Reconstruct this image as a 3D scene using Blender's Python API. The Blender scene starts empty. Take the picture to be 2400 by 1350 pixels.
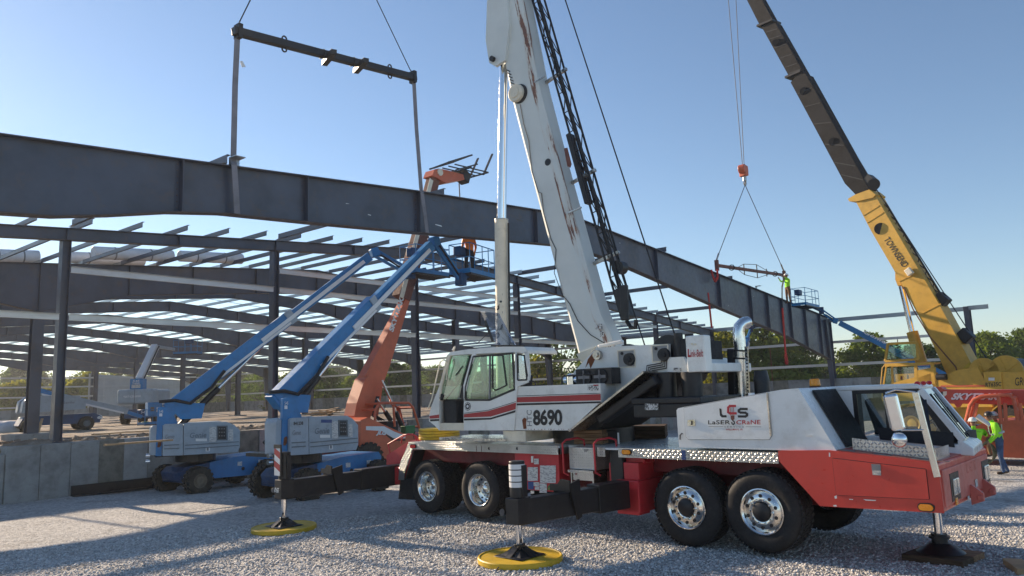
import bpy, math, random
import numpy as np
from mathutils import Vector, Matrix
R_ = math.radians
scn = bpy.context.scene
COL = scn.collection
random.seed(7)

# ------------------------------------------------------------------ camera
FOC = 1733.0
CAMH = 2.4
CR = Matrix(((0.62787558, -0.08724985, -0.77340786), (-0.7774936, -0.11591698, -0.61811565), (-0.0357206, 0.98941938, -0.14061765)))
cam = bpy.data.objects.new('camera', bpy.data.cameras.new('camera'))
COL.objects.link(cam)
cam.data.sensor_width = 36.0
cam.data.lens = 36.0 * FOC / 2400.0
cam.data.clip_start = 0.1
cam.data.clip_end = 4000
cam.matrix_world = Matrix.Translation((0, 0, CAMH)) @ CR.to_4x4()
scn.camera = cam

# ------------------------------------------------------------------ sky, sun, exposure
SUN_AZ, SUN_EL = 88.0, 21.0
w = bpy.data.worlds.new('World'); scn.world = w; w.use_nodes = True
nt = w.node_tree; bg = nt.nodes['Background']
sky = nt.nodes.new('ShaderNodeTexSky'); sky.sky_type = 'NISHITA'; sky.sun_disc = False
sky.sun_elevation = R_(SUN_EL); sky.sun_rotation = R_(90 - SUN_AZ)
sky.air_density = 1.0; sky.dust_density = 0.12; sky.ozone_density = 2.6; sky.altitude = 200
nt.links.new(sky.outputs[0], bg.inputs[0]); bg.inputs[1].default_value = 0.092
sl = bpy.data.lights.new('sun', 'SUN'); sl.energy = 5.0; sl.angle = R_(0.55); sl.color = (1.0, 0.80, 0.58)
so = bpy.data.objects.new('sun', sl); COL.objects.link(so)
sd = Vector((math.cos(R_(SUN_AZ)) * math.cos(R_(SUN_EL)), math.sin(R_(SUN_AZ)) * math.cos(R_(SUN_EL)), math.sin(R_(SUN_EL))))
so.rotation_euler = sd.to_track_quat('Z', 'Y').to_euler(); so.location = (0, 30, 60)
scn.view_settings.view_transform = 'Standard'; scn.view_settings.look = 'None'
scn.view_settings.gamma = 1.0; scn.view_settings.use_curve_mapping = False
scn.view_settings.exposure = 0.8
try:
    scn.cycles.max_bounces = 8; scn.cycles.transparent_max_bounces = 24; scn.cycles.caustics_reflective = False; scn.cycles.caustics_refractive = False
except Exception: pass

# ------------------------------------------------------------------ unprojection onto real planes, used to read sizes off the photograph
def ray(x, y): return CR @ Vector(((x - 1200) / FOC, (675 - y) / FOC, -1.0))
class Frame:
    def __init__(s, org=(0, 0, 0), yaw=0.0):
        s.o = Vector(org); s.yaw = R_(yaw); s.M = Matrix.Rotation(s.yaw, 3, 'Z'); s.T = s.M.transposed()
        s.c = s.T @ (Vector((0, 0, CAMH)) - s.o)
    def px(s, x, y, ax, val):
        v = s.T @ ray(x, y); i = 'xyz'.index(ax); t = (val - s.c[i]) / v[i]
        return s.c + v * t
    def w(s, p): return s.o + s.M @ Vector(p)
W0 = Frame()

# ------------------------------------------------------------------ materials
MATS = {}
def N(nt, t, **k):
    n = nt.nodes.new(t)
    for a, b in k.items():
        if a.startswith('i_'): n.inputs[a[2:].replace('_', ' ')].default_value = b
        else: setattr(n, a, b)
    return n
def base(name):
    m = bpy.data.materials.new(name); m.use_nodes = True; MATS[name] = m
    return m, m.node_tree, m.node_tree.nodes['Principled BSDF']
def rgba(c): return (c[0], c[1], c[2], 1.0)
def ramp(nt, fac, stops):
    r = N(nt, 'ShaderNodeValToRGB'); e = r.color_ramp.elements
    while len(e) < len(stops): e.new(0.5)
    for q, (p, c) in zip(e, stops): q.position = p; q.color = rgba(c) if not isinstance(c, (int, float)) else (c, c, c, 1)
    nt.links.new(fac, r.inputs[0]); return r
def coords(nt, scale=(1, 1, 1), kind='Object'):
    tc = N(nt, 'ShaderNodeTexCoord'); mp = N(nt, 'ShaderNodeMapping'); mp.inputs['Scale'].default_value = scale
    nt.links.new(tc.outputs[kind], mp.inputs[0]); return mp.outputs[0]
def noise(nt, vec, scale, detail=4, rough=0.55):
    n = N(nt, 'ShaderNodeTexNoise'); n.inputs['Scale'].default_value = scale; n.inputs['Detail'].default_value = detail; n.inputs['Roughness'].default_value = rough
    nt.links.new(vec, n.inputs['Vector']); return n.outputs['Fac']
def mixc(nt, fac, a, b, mode='MIX'):
    m = N(nt, 'ShaderNodeMix', data_type='RGBA', blend_type=mode)
    for s, v in ((0, fac), (6, a), (7, b)):
        if hasattr(v, 'is_linked'): nt.links.new(v, m.inputs[s])
        elif s == 0: m.inputs[0].default_value = v
        else: m.inputs[s].default_value = rgba(v)
    return m.outputs[2]
def bumpn(nt, h, bsdf, strength=0.3, dist=0.02):
    b = N(nt, 'ShaderNodeBump'); b.inputs['Strength'].default_value = strength; b.inputs['Distance'].default_value = dist
    nt.links.new(h, b.inputs['Height']); nt.links.new(b.outputs[0], bsdf.inputs['Normal'])
def paint(name, col, rough=0.4, metal=0.0, var=0.18, scale=2.2, dirt=None, dirt_amt=0.55, spec=0.5, coat=0.0, bump=0.04, stretch=(1, 1, 1)):
    m, nt, b = base(name)
    v = coords(nt, stretch)
    f1 = noise(nt, v, scale, 6, 0.6)
    d = tuple(c * (1 - var * 1.6) for c in col); l = tuple(min(1, c * (1 + var)) for c in col)
    r = ramp(nt, f1, [(0.3, d), (0.5, col), (0.72, l)]); out = r.outputs[0]
    if dirt:
        f2 = noise(nt, v, scale * 3.3, 8, 0.7); rr = ramp(nt, f2, [(0.52, 0.0), (0.72, dirt_amt)])
        out = mixc(nt, rr.outputs[0], out, dirt)
    nt.links.new(out, b.inputs['Base Color'])
    f3 = noise(nt, v, scale * 7, 4); rr = ramp(nt, f3, [(0.3, max(0.03, rough - 0.09)), (0.7, min(1, rough + 0.12))])
    nt.links.new(rr.outputs[0], b.inputs['Roughness'])
    b.inputs['Metallic'].default_value = metal; b.inputs['Specular IOR Level'].default_value = spec; b.inputs['Coat Weight'].default_value = coat; b.inputs['Coat Roughness'].default_value = 0.15
    if bump: bumpn(nt, f3, b, bump, 0.01)
    return m
def glass(name, tint=(0.75, 0.9, 0.85), gl=0.12):
    m, nt, b = base(name); nt.nodes.remove(b); o = nt.nodes['Material Output']
    t = N(nt, 'ShaderNodeBsdfTransparent'); t.inputs[0].default_value = rgba(tint)
    g = N(nt, 'ShaderNodeBsdfGlossy'); g.inputs['Roughness'].default_value = 0.03; g.inputs[0].default_value = (0.9, 0.95, 1, 1)
    fr = N(nt, 'ShaderNodeLayerWeight'); fr.inputs[0].default_value = 0.25
    mu = N(nt, 'ShaderNodeMath', operation='MULTIPLY_ADD'); nt.links.new(fr.outputs['Fresnel'], mu.inputs[0]); mu.inputs[1].default_value = 0.9; mu.inputs[2].default_value = gl
    x = N(nt, 'ShaderNodeMixShader'); nt.links.new(mu.outputs[0], x.inputs[0]); nt.links.new(t.outputs[0], x.inputs[1]); nt.links.new(g.outputs[0], x.inputs[2])
    nt.links.new(x.outputs[0], o.inputs[0]); return m
def emit(name, col, s):
    m, nt, b = base(name); b.inputs['Base Color'].default_value = rgba(col); b.inputs['Emission Color'].default_value = rgba(col); b.inputs['Emission Strength'].default_value = s; return m

paint('primer_steel', (0.058, 0.070, 0.104), 0.40, 0.0, 0.26, 0.7, (0.105, 0.074, 0.055), 0.6, 0.6)
paint('steel_edge', (0.07, 0.06, 0.062), 0.5, 0.0, 0.2, 1.5, (0.12, 0.07, 0.05), 0.6)
paint('galvanized', (0.36, 0.39, 0.42), 0.34, 0.85, 0.15, 3.0)
paint('galv_girt', (0.66, 0.66, 0.64), 0.4, 0.55, 0.15, 2.0, (0.45, 0.38, 0.32), 0.3)
paint('concrete_mid', (0.30, 0.30, 0.29), 0.9, 0, 0.25, 1.6, (0.2, 0.19, 0.17), 0.6, 0.2, bump=0.25)
paint('concrete_light', (0.38, 0.385, 0.38), 0.9, 0, 0.2, 1.9, (0.27, 0.26, 0.24), 0.6, 0.2, bump=0.25)
paint('concrete_dark', (0.22, 0.21, 0.18), 0.9, 0, 0.3, 2.3, (0.14, 0.13, 0.10), 0.6, 0.2, bump=0.25)
paint('concrete_pink', (0.36, 0.32, 0.31), 0.9, 0, 0.2, 1.7, (0.27, 0.24, 0.22), 0.6, 0.2, bump=0.25)
paint('white_paint', (0.80, 0.81, 0.78), 0.38, 0, 0.09, 1.2, (0.46, 0.44, 0.38), 0.35, 0.5, 0.2)
paint('cream_paint', (0.78, 0.72, 0.58), 0.42, 0, 0.10, 1.8, (0.40, 0.33, 0.24), 0.4)
paint('hood_white', (0.80, 0.82, 0.82), 0.30, 0, 0.07, 0.8, (0.50, 0.48, 0.43), 0.42, 0.5, 0.3)
paint('crane_red', (0.60, 0.05, 0.035), 0.36, 0, 0.10, 1.6, (0.46, 0.055, 0.04), 0.4, 0.5, 0.25)
paint('pale_red', (0.60, 0.16, 0.13), 0.48, 0, 0.15, 1.4, (0.38, 0.07, 0.06), 0.5)  # paler than crane_red; used on bumper plate, top plate and tow lugs
paint('dark_red', (0.17, 0.012, 0.018), 0.5, 0, 0.25, 1.6, (0.05, 0.012, 0.012), 0.6)
paint('box_red', (0.55, 0.03, 0.04), 0.42, 0, 0.12, 2.0, (0.22, 0.02, 0.02), 0.4)
paint('stripe_red', (0.40, 0.03, 0.035), 0.4, 0, 0.06)
paint('black_paint', (0.012, 0.012, 0.015), 0.42, 0, 0.3, 2.0, (0.05, 0.045, 0.04), 0.35)
paint('rubber', (0.018, 0.018, 0.02), 0.72, 0, 0.3, 5.0, (0.07, 0.065, 0.06), 0.45, 0.35, bump=0.2)
paint('rubber_dirty', (0.045, 0.04, 0.034), 0.85, 0, 0.3, 4.0, (0.16, 0.13, 0.095), 0.6, 0.3, bump=0.3)
paint('chrome', (0.83, 0.84, 0.86), 0.07, 1.0, 0.03, 2.0, bump=0)
paint('polished_alloy', (0.78, 0.77, 0.74), 0.16, 1.0, 0.06, 3.0, bump=0.02)
paint('tarnished_steel', (0.52, 0.48, 0.43), 0.3, 1.0, 0.25, 5.0, (0.2, 0.12, 0.07), 0.6)
paint('lift_blue', (0.02, 0.185, 0.44), 0.38, 0, 0.14, 1.4, (0.03, 0.08, 0.16), 0.4)
paint('lift_blue_dark', (0.01, 0.055, 0.15), 0.5, 0, 0.25, 1.6, (0.06, 0.06, 0.06), 0.5)
paint('lift_grey', (0.34, 0.40, 0.46), 0.45, 0, 0.10, 1.5, (0.17, 0.19, 0.2), 0.5)
paint('lift_grey_dark', (0.12, 0.145, 0.17), 0.5, 0, 0.1, 1.5)
paint('tele_orange', (0.60, 0.125, 0.055), 0.42, 0, 0.12, 1.3, (0.42, 0.10, 0.05), 0.45)
paint('tele_red', (0.52, 0.085, 0.055), 0.42, 0, 0.10, 1.3, (0.38, 0.06, 0.04), 0.4)
paint('crane_yellow', (0.62, 0.36, 0.05), 0.45, 0, 0.12, 1.2, (0.36, 0.21, 0.05), 0.45)
paint('pad_yellow', (0.62, 0.40, 0.02), 0.5, 0, 0.12, 4.0, (0.38, 0.26, 0.06), 0.5)
paint('wood', (0.27, 0.155, 0.085), 0.8, 0, 0.35, 5, (0.06, 0.04, 0.025), 0.5, 0.2, bump=0.25, stretch=(0.4, 3, 6))
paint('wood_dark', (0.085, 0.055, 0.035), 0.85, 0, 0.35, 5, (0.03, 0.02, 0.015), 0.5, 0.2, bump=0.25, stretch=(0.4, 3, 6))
paint('lumber', (0.42, 0.27, 0.14), 0.8, 0, 0.25, 3)
paint('rope', (0.03, 0.03, 0.033), 0.6, 0.3)
paint('sling_grey', (0.22, 0.22, 0.25), 0.8, 0, 0.15)
paint('sling_red', (0.45, 0.02, 0.015), 0.75, 0, 0.2)
paint('rusty_brown', (0.16, 0.06, 0.045), 0.7, 0, 0.3, 3)
paint('safety_orange', (0.85, 0.20, 0.02), 0.5)
paint('hivis', (0.36, 0.86, 0.03), 0.8, 0, 0.1, 4)
paint('reflective', (0.55, 0.57, 0.56), 0.5)
paint('denim', (0.06, 0.10, 0.19), 0.9, 0, 0.3, 8)
paint('brown_pants', (0.17, 0.095, 0.045), 0.9, 0, 0.25, 8)
paint('dark_cloth', (0.03, 0.032, 0.04), 0.9, 0, 0.3, 6)
paint('skin', (0.36, 0.18, 0.11), 0.6, 0, 0.08)
paint('helmet_white', (0.74, 0.74, 0.72), 0.35, 0, 0.04)
paint('helmet_black', (0.02, 0.018, 0.018), 0.35, 0, 0.1)
paint('leather', (0.07, 0.045, 0.03), 0.8, 0, 0.2)
paint('rope_tan', (0.22, 0.19, 0.11), 0.9, 0, 0.3, 8)
paint('plastic_sheet', (0.66, 0.66, 0.64), 0.5, 0, 0.10, 0.5, (0.5, 0.47, 0.43), 0.3)
paint('insulation', (0.66, 0.66, 0.68), 0.55, 0, 0.10, 2)
paint('label_white', (0.72, 0.73, 0.72), 0.5, 0, 0.03)
paint('ink_black', (0.012, 0.012, 0.016), 0.45, 0, 0.1)
paint('ink_blue', (0.03, 0.07, 0.22), 0.5)
paint('ink_red', (0.42, 0.025, 0.04), 0.45, 0, 0.05)
paint('ink_green', (0.03, 0.16, 0.05), 0.5)
paint('ink_grey', (0.2, 0.2, 0.21), 0.5)
paint('faint_grey', (0.15, 0.18, 0.21), 0.5)
paint('vinyl_white', (0.74, 0.75, 0.76), 0.45, 0, 0.04)
paint('tape_orange', (0.55, 0.2, 0.13), 0.55, 0, 0.25, 6, (0.3, 0.25, 0.2), 0.4)
paint('tape_grey', (0.23, 0.22, 0.2), 0.6, 0, 0.25, 6)
paint('hose', (0.015, 0.015, 0.017), 0.5)
paint('seat_tan', (0.36, 0.31, 0.2), 0.8)
paint('boom_charcoal', (0.013, 0.014, 0.018), 0.75, 0, 0.3, 1.2, spec=0.2)
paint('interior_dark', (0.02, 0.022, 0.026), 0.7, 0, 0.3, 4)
paint('lens_amber', (0.85, 0.30, 0.02), 0.2, 0, 0.05)
paint('lens_red', (0.6, 0.02, 0.02), 0.2, 0, 0.05)
paint('headlamp', (0.75, 0.74, 0.68), 0.08, 0.6, 0.1, 12)
paint('rust', (0.20, 0.065, 0.025), 0.85, 0, 0.35, 6, (0.10, 0.03, 0.02), 0.6)
glass('glass_green', (0.62, 0.86, 0.74), 0.05)
glass('glass_clear', (0.80, 0.88, 0.87), 0.07)
glass('glass_blue', (0.42, 0.66, 0.86), 0.32)
glass('glass_vinyl', (0.72, 0.78, 0.88), 0.16)

def diamond_plate():
    m, nt, b = base('diamond_plate'); L = nt.links
    tc = N(nt, 'ShaderNodeTexCoord'); sp = N(nt, 'ShaderNodeSeparateXYZ'); L.new(tc.outputs['Object'], sp.inputs[0])
    def mth(op, a, c=None, d=None):
        n = N(nt, 'ShaderNodeMath', operation=op)
        for i, v in enumerate((a, c, d)):
            if v is None: continue
            if hasattr(v, 'is_linked'): L.new(v, n.inputs[i])
            else: n.inputs[i].default_value = v
        return n.outputs[0]
    K = 22.0
    u = mth('MULTIPLY', sp.outputs[0], K); v = mth('MULTIPLY', mth('ADD', sp.outputs[1], sp.outputs[2]), K)
    par = mth('MODULO', mth('ADD', mth('ADD', mth('FLOOR', u), mth('FLOOR', v)), 4000), 2.0)
    a = mth('SUBTRACT', mth('FRACT', u), 0.5); c = mth('SUBTRACT', mth('FRACT', v), 0.5)
    s = mth('MULTIPLY', mth('ADD', a, c), 0.7071); d = mth('MULTIPLY', mth('SUBTRACT', a, c), 0.7071)
    def sel(x, y): return mth('ADD', mth('MULTIPLY', x, par), mth('MULTIPLY', y, mth('SUBTRACT', 1.0, par)))
    p = sel(s, d); q = sel(d, s)
    e = mth('SUBTRACT', 1.0, mth('ADD', mth('POWER', mth('DIVIDE', p, 0.52), 2.0), mth('POWER', mth('DIVIDE', q, 0.17), 2.0)))
    h = mth('MAXIMUM', e, 0.0)
    bumpn(nt, h, b, 0.9, 0.012)
    f = noise(nt, tc.outputs['Object'], 1.7, 6)
    r = ramp(nt, f, [(0.3, (0.40, 0.39, 0.37)), (0.7, (0.66, 0.66, 0.66))]); L.new(r.outputs[0], b.inputs['Base Color'])
    b.inputs['Metallic'].default_value = 0.92; rr = ramp(nt, f, [(0.3, 0.42), (0.7, 0.27)]); L.new(rr.outputs[0], b.inputs['Roughness'])
diamond_plate()

def rusty_boom():
    m, nt, b = base('boom_white'); L = nt.links
    tc = N(nt, 'ShaderNodeTexCoord')
    au = N(nt, 'ShaderNodeAttribute', attribute_name='across'); av = N(nt, 'ShaderNodeAttribute', attribute_name='along'); cx = N(nt, 'ShaderNodeCombineXYZ')
    L.new(au.outputs['Fac'], cx.inputs[0]); L.new(av.outputs['Fac'], cx.inputs[1])
    mp = N(nt, 'ShaderNodeMapping'); mp.inputs['Scale'].default_value = (7.0, 0.42, 1.0); L.new(cx.outputs[0], mp.inputs[0])
    f = noise(nt, mp.outputs[0], 1.5, 9, 0.66)
    at = N(nt, 'ShaderNodeAttribute', attribute_name='wear')
    ad = N(nt, 'ShaderNodeMath', operation='ADD'); L.new(f, ad.inputs[0]); L.new(at.outputs['Fac'], ad.inputs[1])
    msk = ramp(nt, ad.outputs[0], [(0.99, 0.0), (1.16, 0.9)])
    f2 = noise(nt, tc.outputs['Object'], 1.1, 6); wh = ramp(nt, f2, [(0.3, (0.62, 0.65, 0.62)), (0.7, (0.74, 0.77, 0.74))])
    f3 = noise(nt, tc.outputs['Object'], 9, 5); ru = ramp(nt, f3, [(0.3, (0.09, 0.025, 0.02)), (0.55, (0.22, 0.07, 0.03)), (0.75, (0.40, 0.19, 0.07))])
    ms2 = ramp(nt, ad.outputs[0], [(0.90, 0.0), (1.0, 0.42)])
    c1 = mixc(nt, ms2.outputs[0], wh.outputs[0], (0.55, 0.42, 0.30)); c2 = mixc(nt, msk.outputs[0], c1, ru.outputs[0])
    L.new(c2, b.inputs['Base Color']); b.inputs['Roughness'].default_value = 0.42
rusty_boom()

def printed(name, paper, ink, sx=14, sy=60, thr=0.52):
    m, nt, b = base(name); v = coords(nt, (sx, sx, sy)); f = noise(nt, v, 1.0, 3, 0.8); r = ramp(nt, f, [(thr, paper), (thr + 0.05, ink)]); nt.links.new(r.outputs[0], b.inputs['Base Color']); b.inputs['Roughness'].default_value = 0.55
printed('printed_sheet', (0.62, 0.62, 0.60), (0.28, 0.28, 0.29))
printed('warning_label', (0.66, 0.66, 0.64), (0.03, 0.03, 0.035), 24, 30, 0.5)

def gravel_mat():
    m, nt, b = base('gravel'); L = nt.links
    tc = N(nt, 'ShaderNodeTexCoord')
    vo = N(nt, 'ShaderNodeTexVoronoi'); vo.inputs['Scale'].default_value = 17; L.new(tc.outputs['Object'], vo.inputs['Vector'])
    vo2 = N(nt, 'ShaderNodeTexVoronoi'); vo2.inputs['Scale'].default_value = 31; L.new(tc.outputs['Object'], vo2.inputs['Vector'])
    sp = N(nt, 'ShaderNodeSeparateColor'); L.new(vo.outputs['Color'], sp.inputs[0])
    r = ramp(nt, sp.outputs[0], [(0.0, (0.38, 0.37, 0.36)), (0.4, (0.56, 0.55, 0.535)), (0.8, (0.66, 0.645, 0.62)), (1.0, (0.76, 0.745, 0.72))])
    c = r.outputs[0]
    fl_ = noise(nt, tc.outputs['Object'], 0.23, 5, 0.6); tl_ = ramp(nt, fl_, [(0.35, (0.80, 0.79, 0.78)), (0.62, (1.0, 1.0, 1.0))]); c = mixc(nt, 1.0, c, tl_.outputs[0], 'MULTIPLY')
    f = noise(nt, tc.outputs['Object'], 0.55, 6, 0.62); d = ramp(nt, f, [(0.565, 0.0), (0.69, 0.6)])
    f4 = noise(nt, tc.outputs['Object'], 6, 6, 0.7); so_ = ramp(nt, f4, [(0.3, (0.10, 0.075, 0.055)), (0.7, (0.24, 0.19, 0.145))])
    c2 = mixc(nt, d.outputs[0], c, so_.outputs[0]); L.new(c2, b.inputs['Base Color'])
    b.inputs['Roughness'].default_value = 0.92; b.inputs['Specular IOR Level'].default_value = 0.25
    mm = N(nt, 'ShaderNodeMath', operation='ADD'); L.new(vo.outputs['Distance'], mm.inputs[0]); L.new(vo2.outputs['Distance'], mm.inputs[1])
    iv = N(nt, 'ShaderNodeMath', operation='MULTIPLY'); L.new(mm.outputs[0], iv.inputs[0]); iv.inputs[1].default_value = -1
    bumpn(nt, iv.outputs[0], b, 0.9, 0.05)
gravel_mat()
def stone_mat():
    m, nt, b = base('stone'); tc = N(nt, 'ShaderNodeTexCoord'); L = nt.links
    wn = N(nt, 'ShaderNodeAttribute', attribute_name='tone')
    r = ramp(nt, wn.outputs['Fac'], [(0.0, (0.36, 0.35, 0.34)), (0.5, (0.60, 0.59, 0.57)), (1.0, (0.80, 0.785, 0.76))])
    f = noise(nt, tc.outputs['Object'], 30, 3); k = ramp(nt, f, [(0.3, 0.75), (0.7, 1.1)]); c = mixc(nt, 1.0, r.outputs[0], k.outputs[0], 'MULTIPLY')
    L.new(c, b.inputs['Base Color']); b.inputs['Roughness'].default_value = 0.9
stone_mat()
def soil_mat():
    m, nt, b = base('soil'); tc = N(nt, 'ShaderNodeTexCoord'); L = nt.links
    f = noise(nt, tc.outputs['Object'], 0.35, 8, 0.68); r = ramp(nt, f, [(0.32, (0.13, 0.075, 0.045)), (0.46, (0.30, 0.22, 0.15)), (0.60, (0.37, 0.32, 0.26)), (0.72, (0.20, 0.12, 0.075))])
    f2 = noise(nt, tc.outputs['Object'], 7, 6, 0.7); k = ramp(nt, f2, [(0.3, 0.6), (0.7, 1.15)]); c = mixc(nt, 1.0, r.outputs[0], k.outputs[0], 'MULTIPLY'); L.new(c, b.inputs['Base Color'])
    b.inputs['Roughness'].default_value = 0.95; bumpn(nt, f2, b, 0.8, 0.08)
soil_mat()
def grass_mat():
    m, nt, b = base('field_grass'); tc = N(nt, 'ShaderNodeTexCoord'); L = nt.links
    f = noise(nt, tc.outputs['Object'], 0.08, 8, 0.7); r = ramp(nt, f, [(0.3, (0.07, 0.10, 0.025)), (0.7, (0.22, 0.22, 0.07))]); L.new(r.outputs[0], b.inputs['Base Color']); b.inputs['Roughness'].default_value = 0.95
grass_mat()
def leaf_mat(name, lo, hi, tr):
    m, nt, b = base(name); L = nt.links; nt.nodes.remove(b); o = nt.nodes['Material Output']
    tc = N(nt, 'ShaderNodeTexCoord'); f = noise(nt, tc.outputs['Object'], 0.9, 5, 0.7)
    at = N(nt, 'ShaderNodeAttribute', attribute_name='tone'); ad = N(nt, 'ShaderNodeMath', operation='MULTIPLY_ADD'); L.new(at.outputs['Fac'], ad.inputs[0]); ad.inputs[1].default_value = 0.5; L.new(f, ad.inputs[2])
    r = ramp(nt, ad.outputs[0], [(0.4, lo), (1.05, hi)])
    d = N(nt, 'ShaderNodeBsdfDiffuse'); t = N(nt, 'ShaderNodeBsdfTranslucent'); L.new(r.outputs[0], d.inputs[0])
    tm = mixc(nt, 1.0, r.outputs[0], tr, 'MULTIPLY'); L.new(tm, t.inputs[0])
    x = N(nt, 'ShaderNodeMixShader'); x.inputs[0].default_value = 0.42; L.new(d.outputs[0], x.inputs[1]); L.new(t.outputs[0], x.inputs[2]); L.new(x.outputs[0], o.inputs[0])
leaf_mat('leaf_dark', (0.035, 0.06, 0.018), (0.11, 0.155, 0.045), (1.5, 1.6, 0.6))
leaf_mat('leaf_mid', (0.05, 0.085, 0.02), (0.16, 0.205, 0.055), (1.6, 1.6, 0.55))
leaf_mat('leaf_yellow', (0.08, 0.11, 0.02), (0.24, 0.24, 0.05), (1.7, 1.55, 0.5))
paint('bark', (0.085, 0.06, 0.042), 0.95, 0, 0.35, 3, bump=0.4)

# ------------------------------------------------------------------ mesh building
def rotm(yaw=0, pitch=0, roll=0): return Matrix.Rotation(R_(yaw), 3, 'Z') @ Matrix.Rotation(R_(pitch), 3, 'Y') @ Matrix.Rotation(R_(roll), 3, 'X')
class MB:
    def __init__(s): s.v = []; s.f = []; s.m = []
    def add(s, vs, fs, mi=0):
        o = len(s.v); s.v += [tuple(v) for v in vs]; s.f += [tuple(i + o for i in f) for f in fs]; s.m += [mi] * len(fs); return s
    def box(s, c, d, R=None, mi=0):
        c = Vector(c); vs = []
        for x in (-.5, .5):
            for y in (-.5, .5):
                for z in (-.5, .5):
                    p = Vector((x * d[0], y * d[1], z * d[2])); vs.append(c + (R @ p if R else p))
        return s.add(vs, [(0, 1, 3, 2), (4, 6, 7, 5), (0, 4, 5, 1), (2, 3, 7, 6), (0, 2, 6, 4), (1, 5, 7, 3)], mi)
    def b2(s, a, b, mi=0): return s.box([(a[i] + b[i]) / 2 for i in range(3)], [abs(b[i] - a[i]) for i in range(3)], None, mi)
    def bar(s, p, q, wd, ht, up=(0, 0, 1), mi=0):
        p = Vector(p); q = Vector(q); x = (q - p); L = x.length; x.normalize(); u = Vector(up)
        y = u.cross(x)
        if y.length < 1e-4: y = Vector((0, 1, 0)).cross(x)
        y.normalize(); z = x.cross(y); R = Matrix((x, y, z)).transposed()
        return s.box((p + q) / 2, (L, wd, ht), R, mi)
    def prism(s, pts, a, b, ax='y', mi=0, mc=None):
        n = len(pts)
        def P(u, v, t): return {'y': (u, t, v), 'x': (t, u, v), 'z': (u, v, t)}[ax]
        vs = [P(u, v, a) for u, v in pts] + [P(u, v, b) for u, v in pts]
        fs = [(i, (i + 1) % n, n + (i + 1) % n, n + i) for i in range(n)]
        s.add(vs, fs, mi); return s.add(vs, [tuple(range(n))[::-1], tuple(range(n, 2 * n))], mi if mc is None else mc)
    def cyl(s, p, q, r, r2=None, n=14, caps=True, mi=0):
        p = Vector(p); q = Vector(q); r2 = r if r2 is None else r2; x = (q - p).normalized(); a = x.orthogonal().normalized(); b = x.cross(a)
        vs = []
        for k in range(n):
            t = 2 * math.pi * k / n; d = a * math.cos(t) + b * math.sin(t); vs += [p + d * r, q + d * r2]
        fs = [(2 * k, 2 * ((k + 1) % n), 2 * ((k + 1) % n) + 1, 2 * k + 1) for k in range(n)]
        if caps: fs += [tuple(2 * k for k in range(n))[::-1], tuple(2 * k + 1 for k in range(n))]
        return s.add(vs, fs, mi)
    def tube(s, pts, r, n=8, mi=0, closed=False):
        P = [Vector(p) for p in pts]; m = len(P); rs = r if isinstance(r, (list, tuple)) else [r] * m; vs = []; a = None
        for i in range(m):
            if closed: d = P[(i + 1) % m] - P[i - 1]
            else: d = P[min(i + 1, m - 1)] - P[max(i - 1, 0)]
            d.normalize()
            a = d.orthogonal().normalized() if a is None else (a - d * a.dot(d)).normalized()
            b = d.cross(a)
            for k in range(n):
                t = 2 * math.pi * k / n; vs.append(P[i] + (a * math.cos(t) + b * math.sin(t)) * rs[i])
        fs = []
        for i in range(m if closed else m - 1):
            j = (i + 1) % m
            for k in range(n): fs.append((i * n + k, i * n + (k + 1) % n, j * n + (k + 1) % n, j * n + k))
        if not closed: fs += [tuple(range(n))[::-1], tuple(range((m - 1) * n, m * n))]
        return s.add(vs, fs, mi)
    def rev(s, prof, c, axis=(0, 1, 0), n=32, mi=0, closed=False):
        x = Vector(axis).normalized(); a = x.orthogonal().normalized(); b = x.cross(a); c = Vector(c); vs = []; m = len(prof)
        for r, t in prof:
            for k in range(n):
                g = 2 * math.pi * k / n; vs.append(c + x * t + (a * math.cos(g) + b * math.sin(g)) * r)
        fs = []
        for i in range(m if closed else m - 1):
            j = (i + 1) % m
            for k in range(n): fs.append((i * n + k, i * n + (k + 1) % n, j * n + (k + 1) % n, j * n + k))
        return s.add(vs, fs, mi)
    def sph(s, c, r, nu=12, nv=8, mi=0, half=False):
        c = Vector(c); r = (r, r, r) if not isinstance(r, (tuple, list)) else r; vs = []; lo = 0 if half else -math.pi / 2
        for i in range(nv + 1):
            t = lo + (math.pi / 2 - lo) * i / nv
            for k in range(nu):
                g = 2 * math.pi * k / nu; vs.append(c + Vector((r[0] * math.cos(t) * math.cos(g), r[1] * math.cos(t) * math.sin(g), r[2] * math.sin(t))))
        fs = [(i * nu + k, i * nu + (k + 1) % nu, (i + 1) * nu + (k + 1) % nu, (i + 1) * nu + k) for i in range(nv) for k in range(nu)]
        return s.add(vs, fs, mi)
    def plate(s, pts, th, mi=0):
        P = [Vector(p) for p in pts]; nrm = Vector((0, 0, 0)); n = len(P)
        for i in range(n): nrm += P[i].cross(P[(i + 1) % n])
        nrm.normalize(); vs = [p - nrm * th / 2 for p in P] + [p + nrm * th / 2 for p in P]
        return s.add(vs, [tuple(range(n))[::-1], tuple(range(n, 2 * n))] + [(i, (i + 1) % n, n + (i + 1) % n, n + i) for i in range(n)], mi)
    def mesh(s, name, smooth=40):
        me = bpy.data.meshes.new(name); me.from_pydata(s.v, [], s.f)
        me.polygons.foreach_set('material_index', s.m)
        if smooth: me.polygons.foreach_set('use_smooth', [True] * len(s.f))
        me.update()
        import bmesh
        bm = bmesh.new(); bm.from_mesh(me); bmesh.ops.recalc_face_normals(bm, faces=bm.faces); bm.to_mesh(me); bm.free()
        if smooth: me.set_sharp_from_angle(angle=R_(smooth))
        return me
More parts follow.
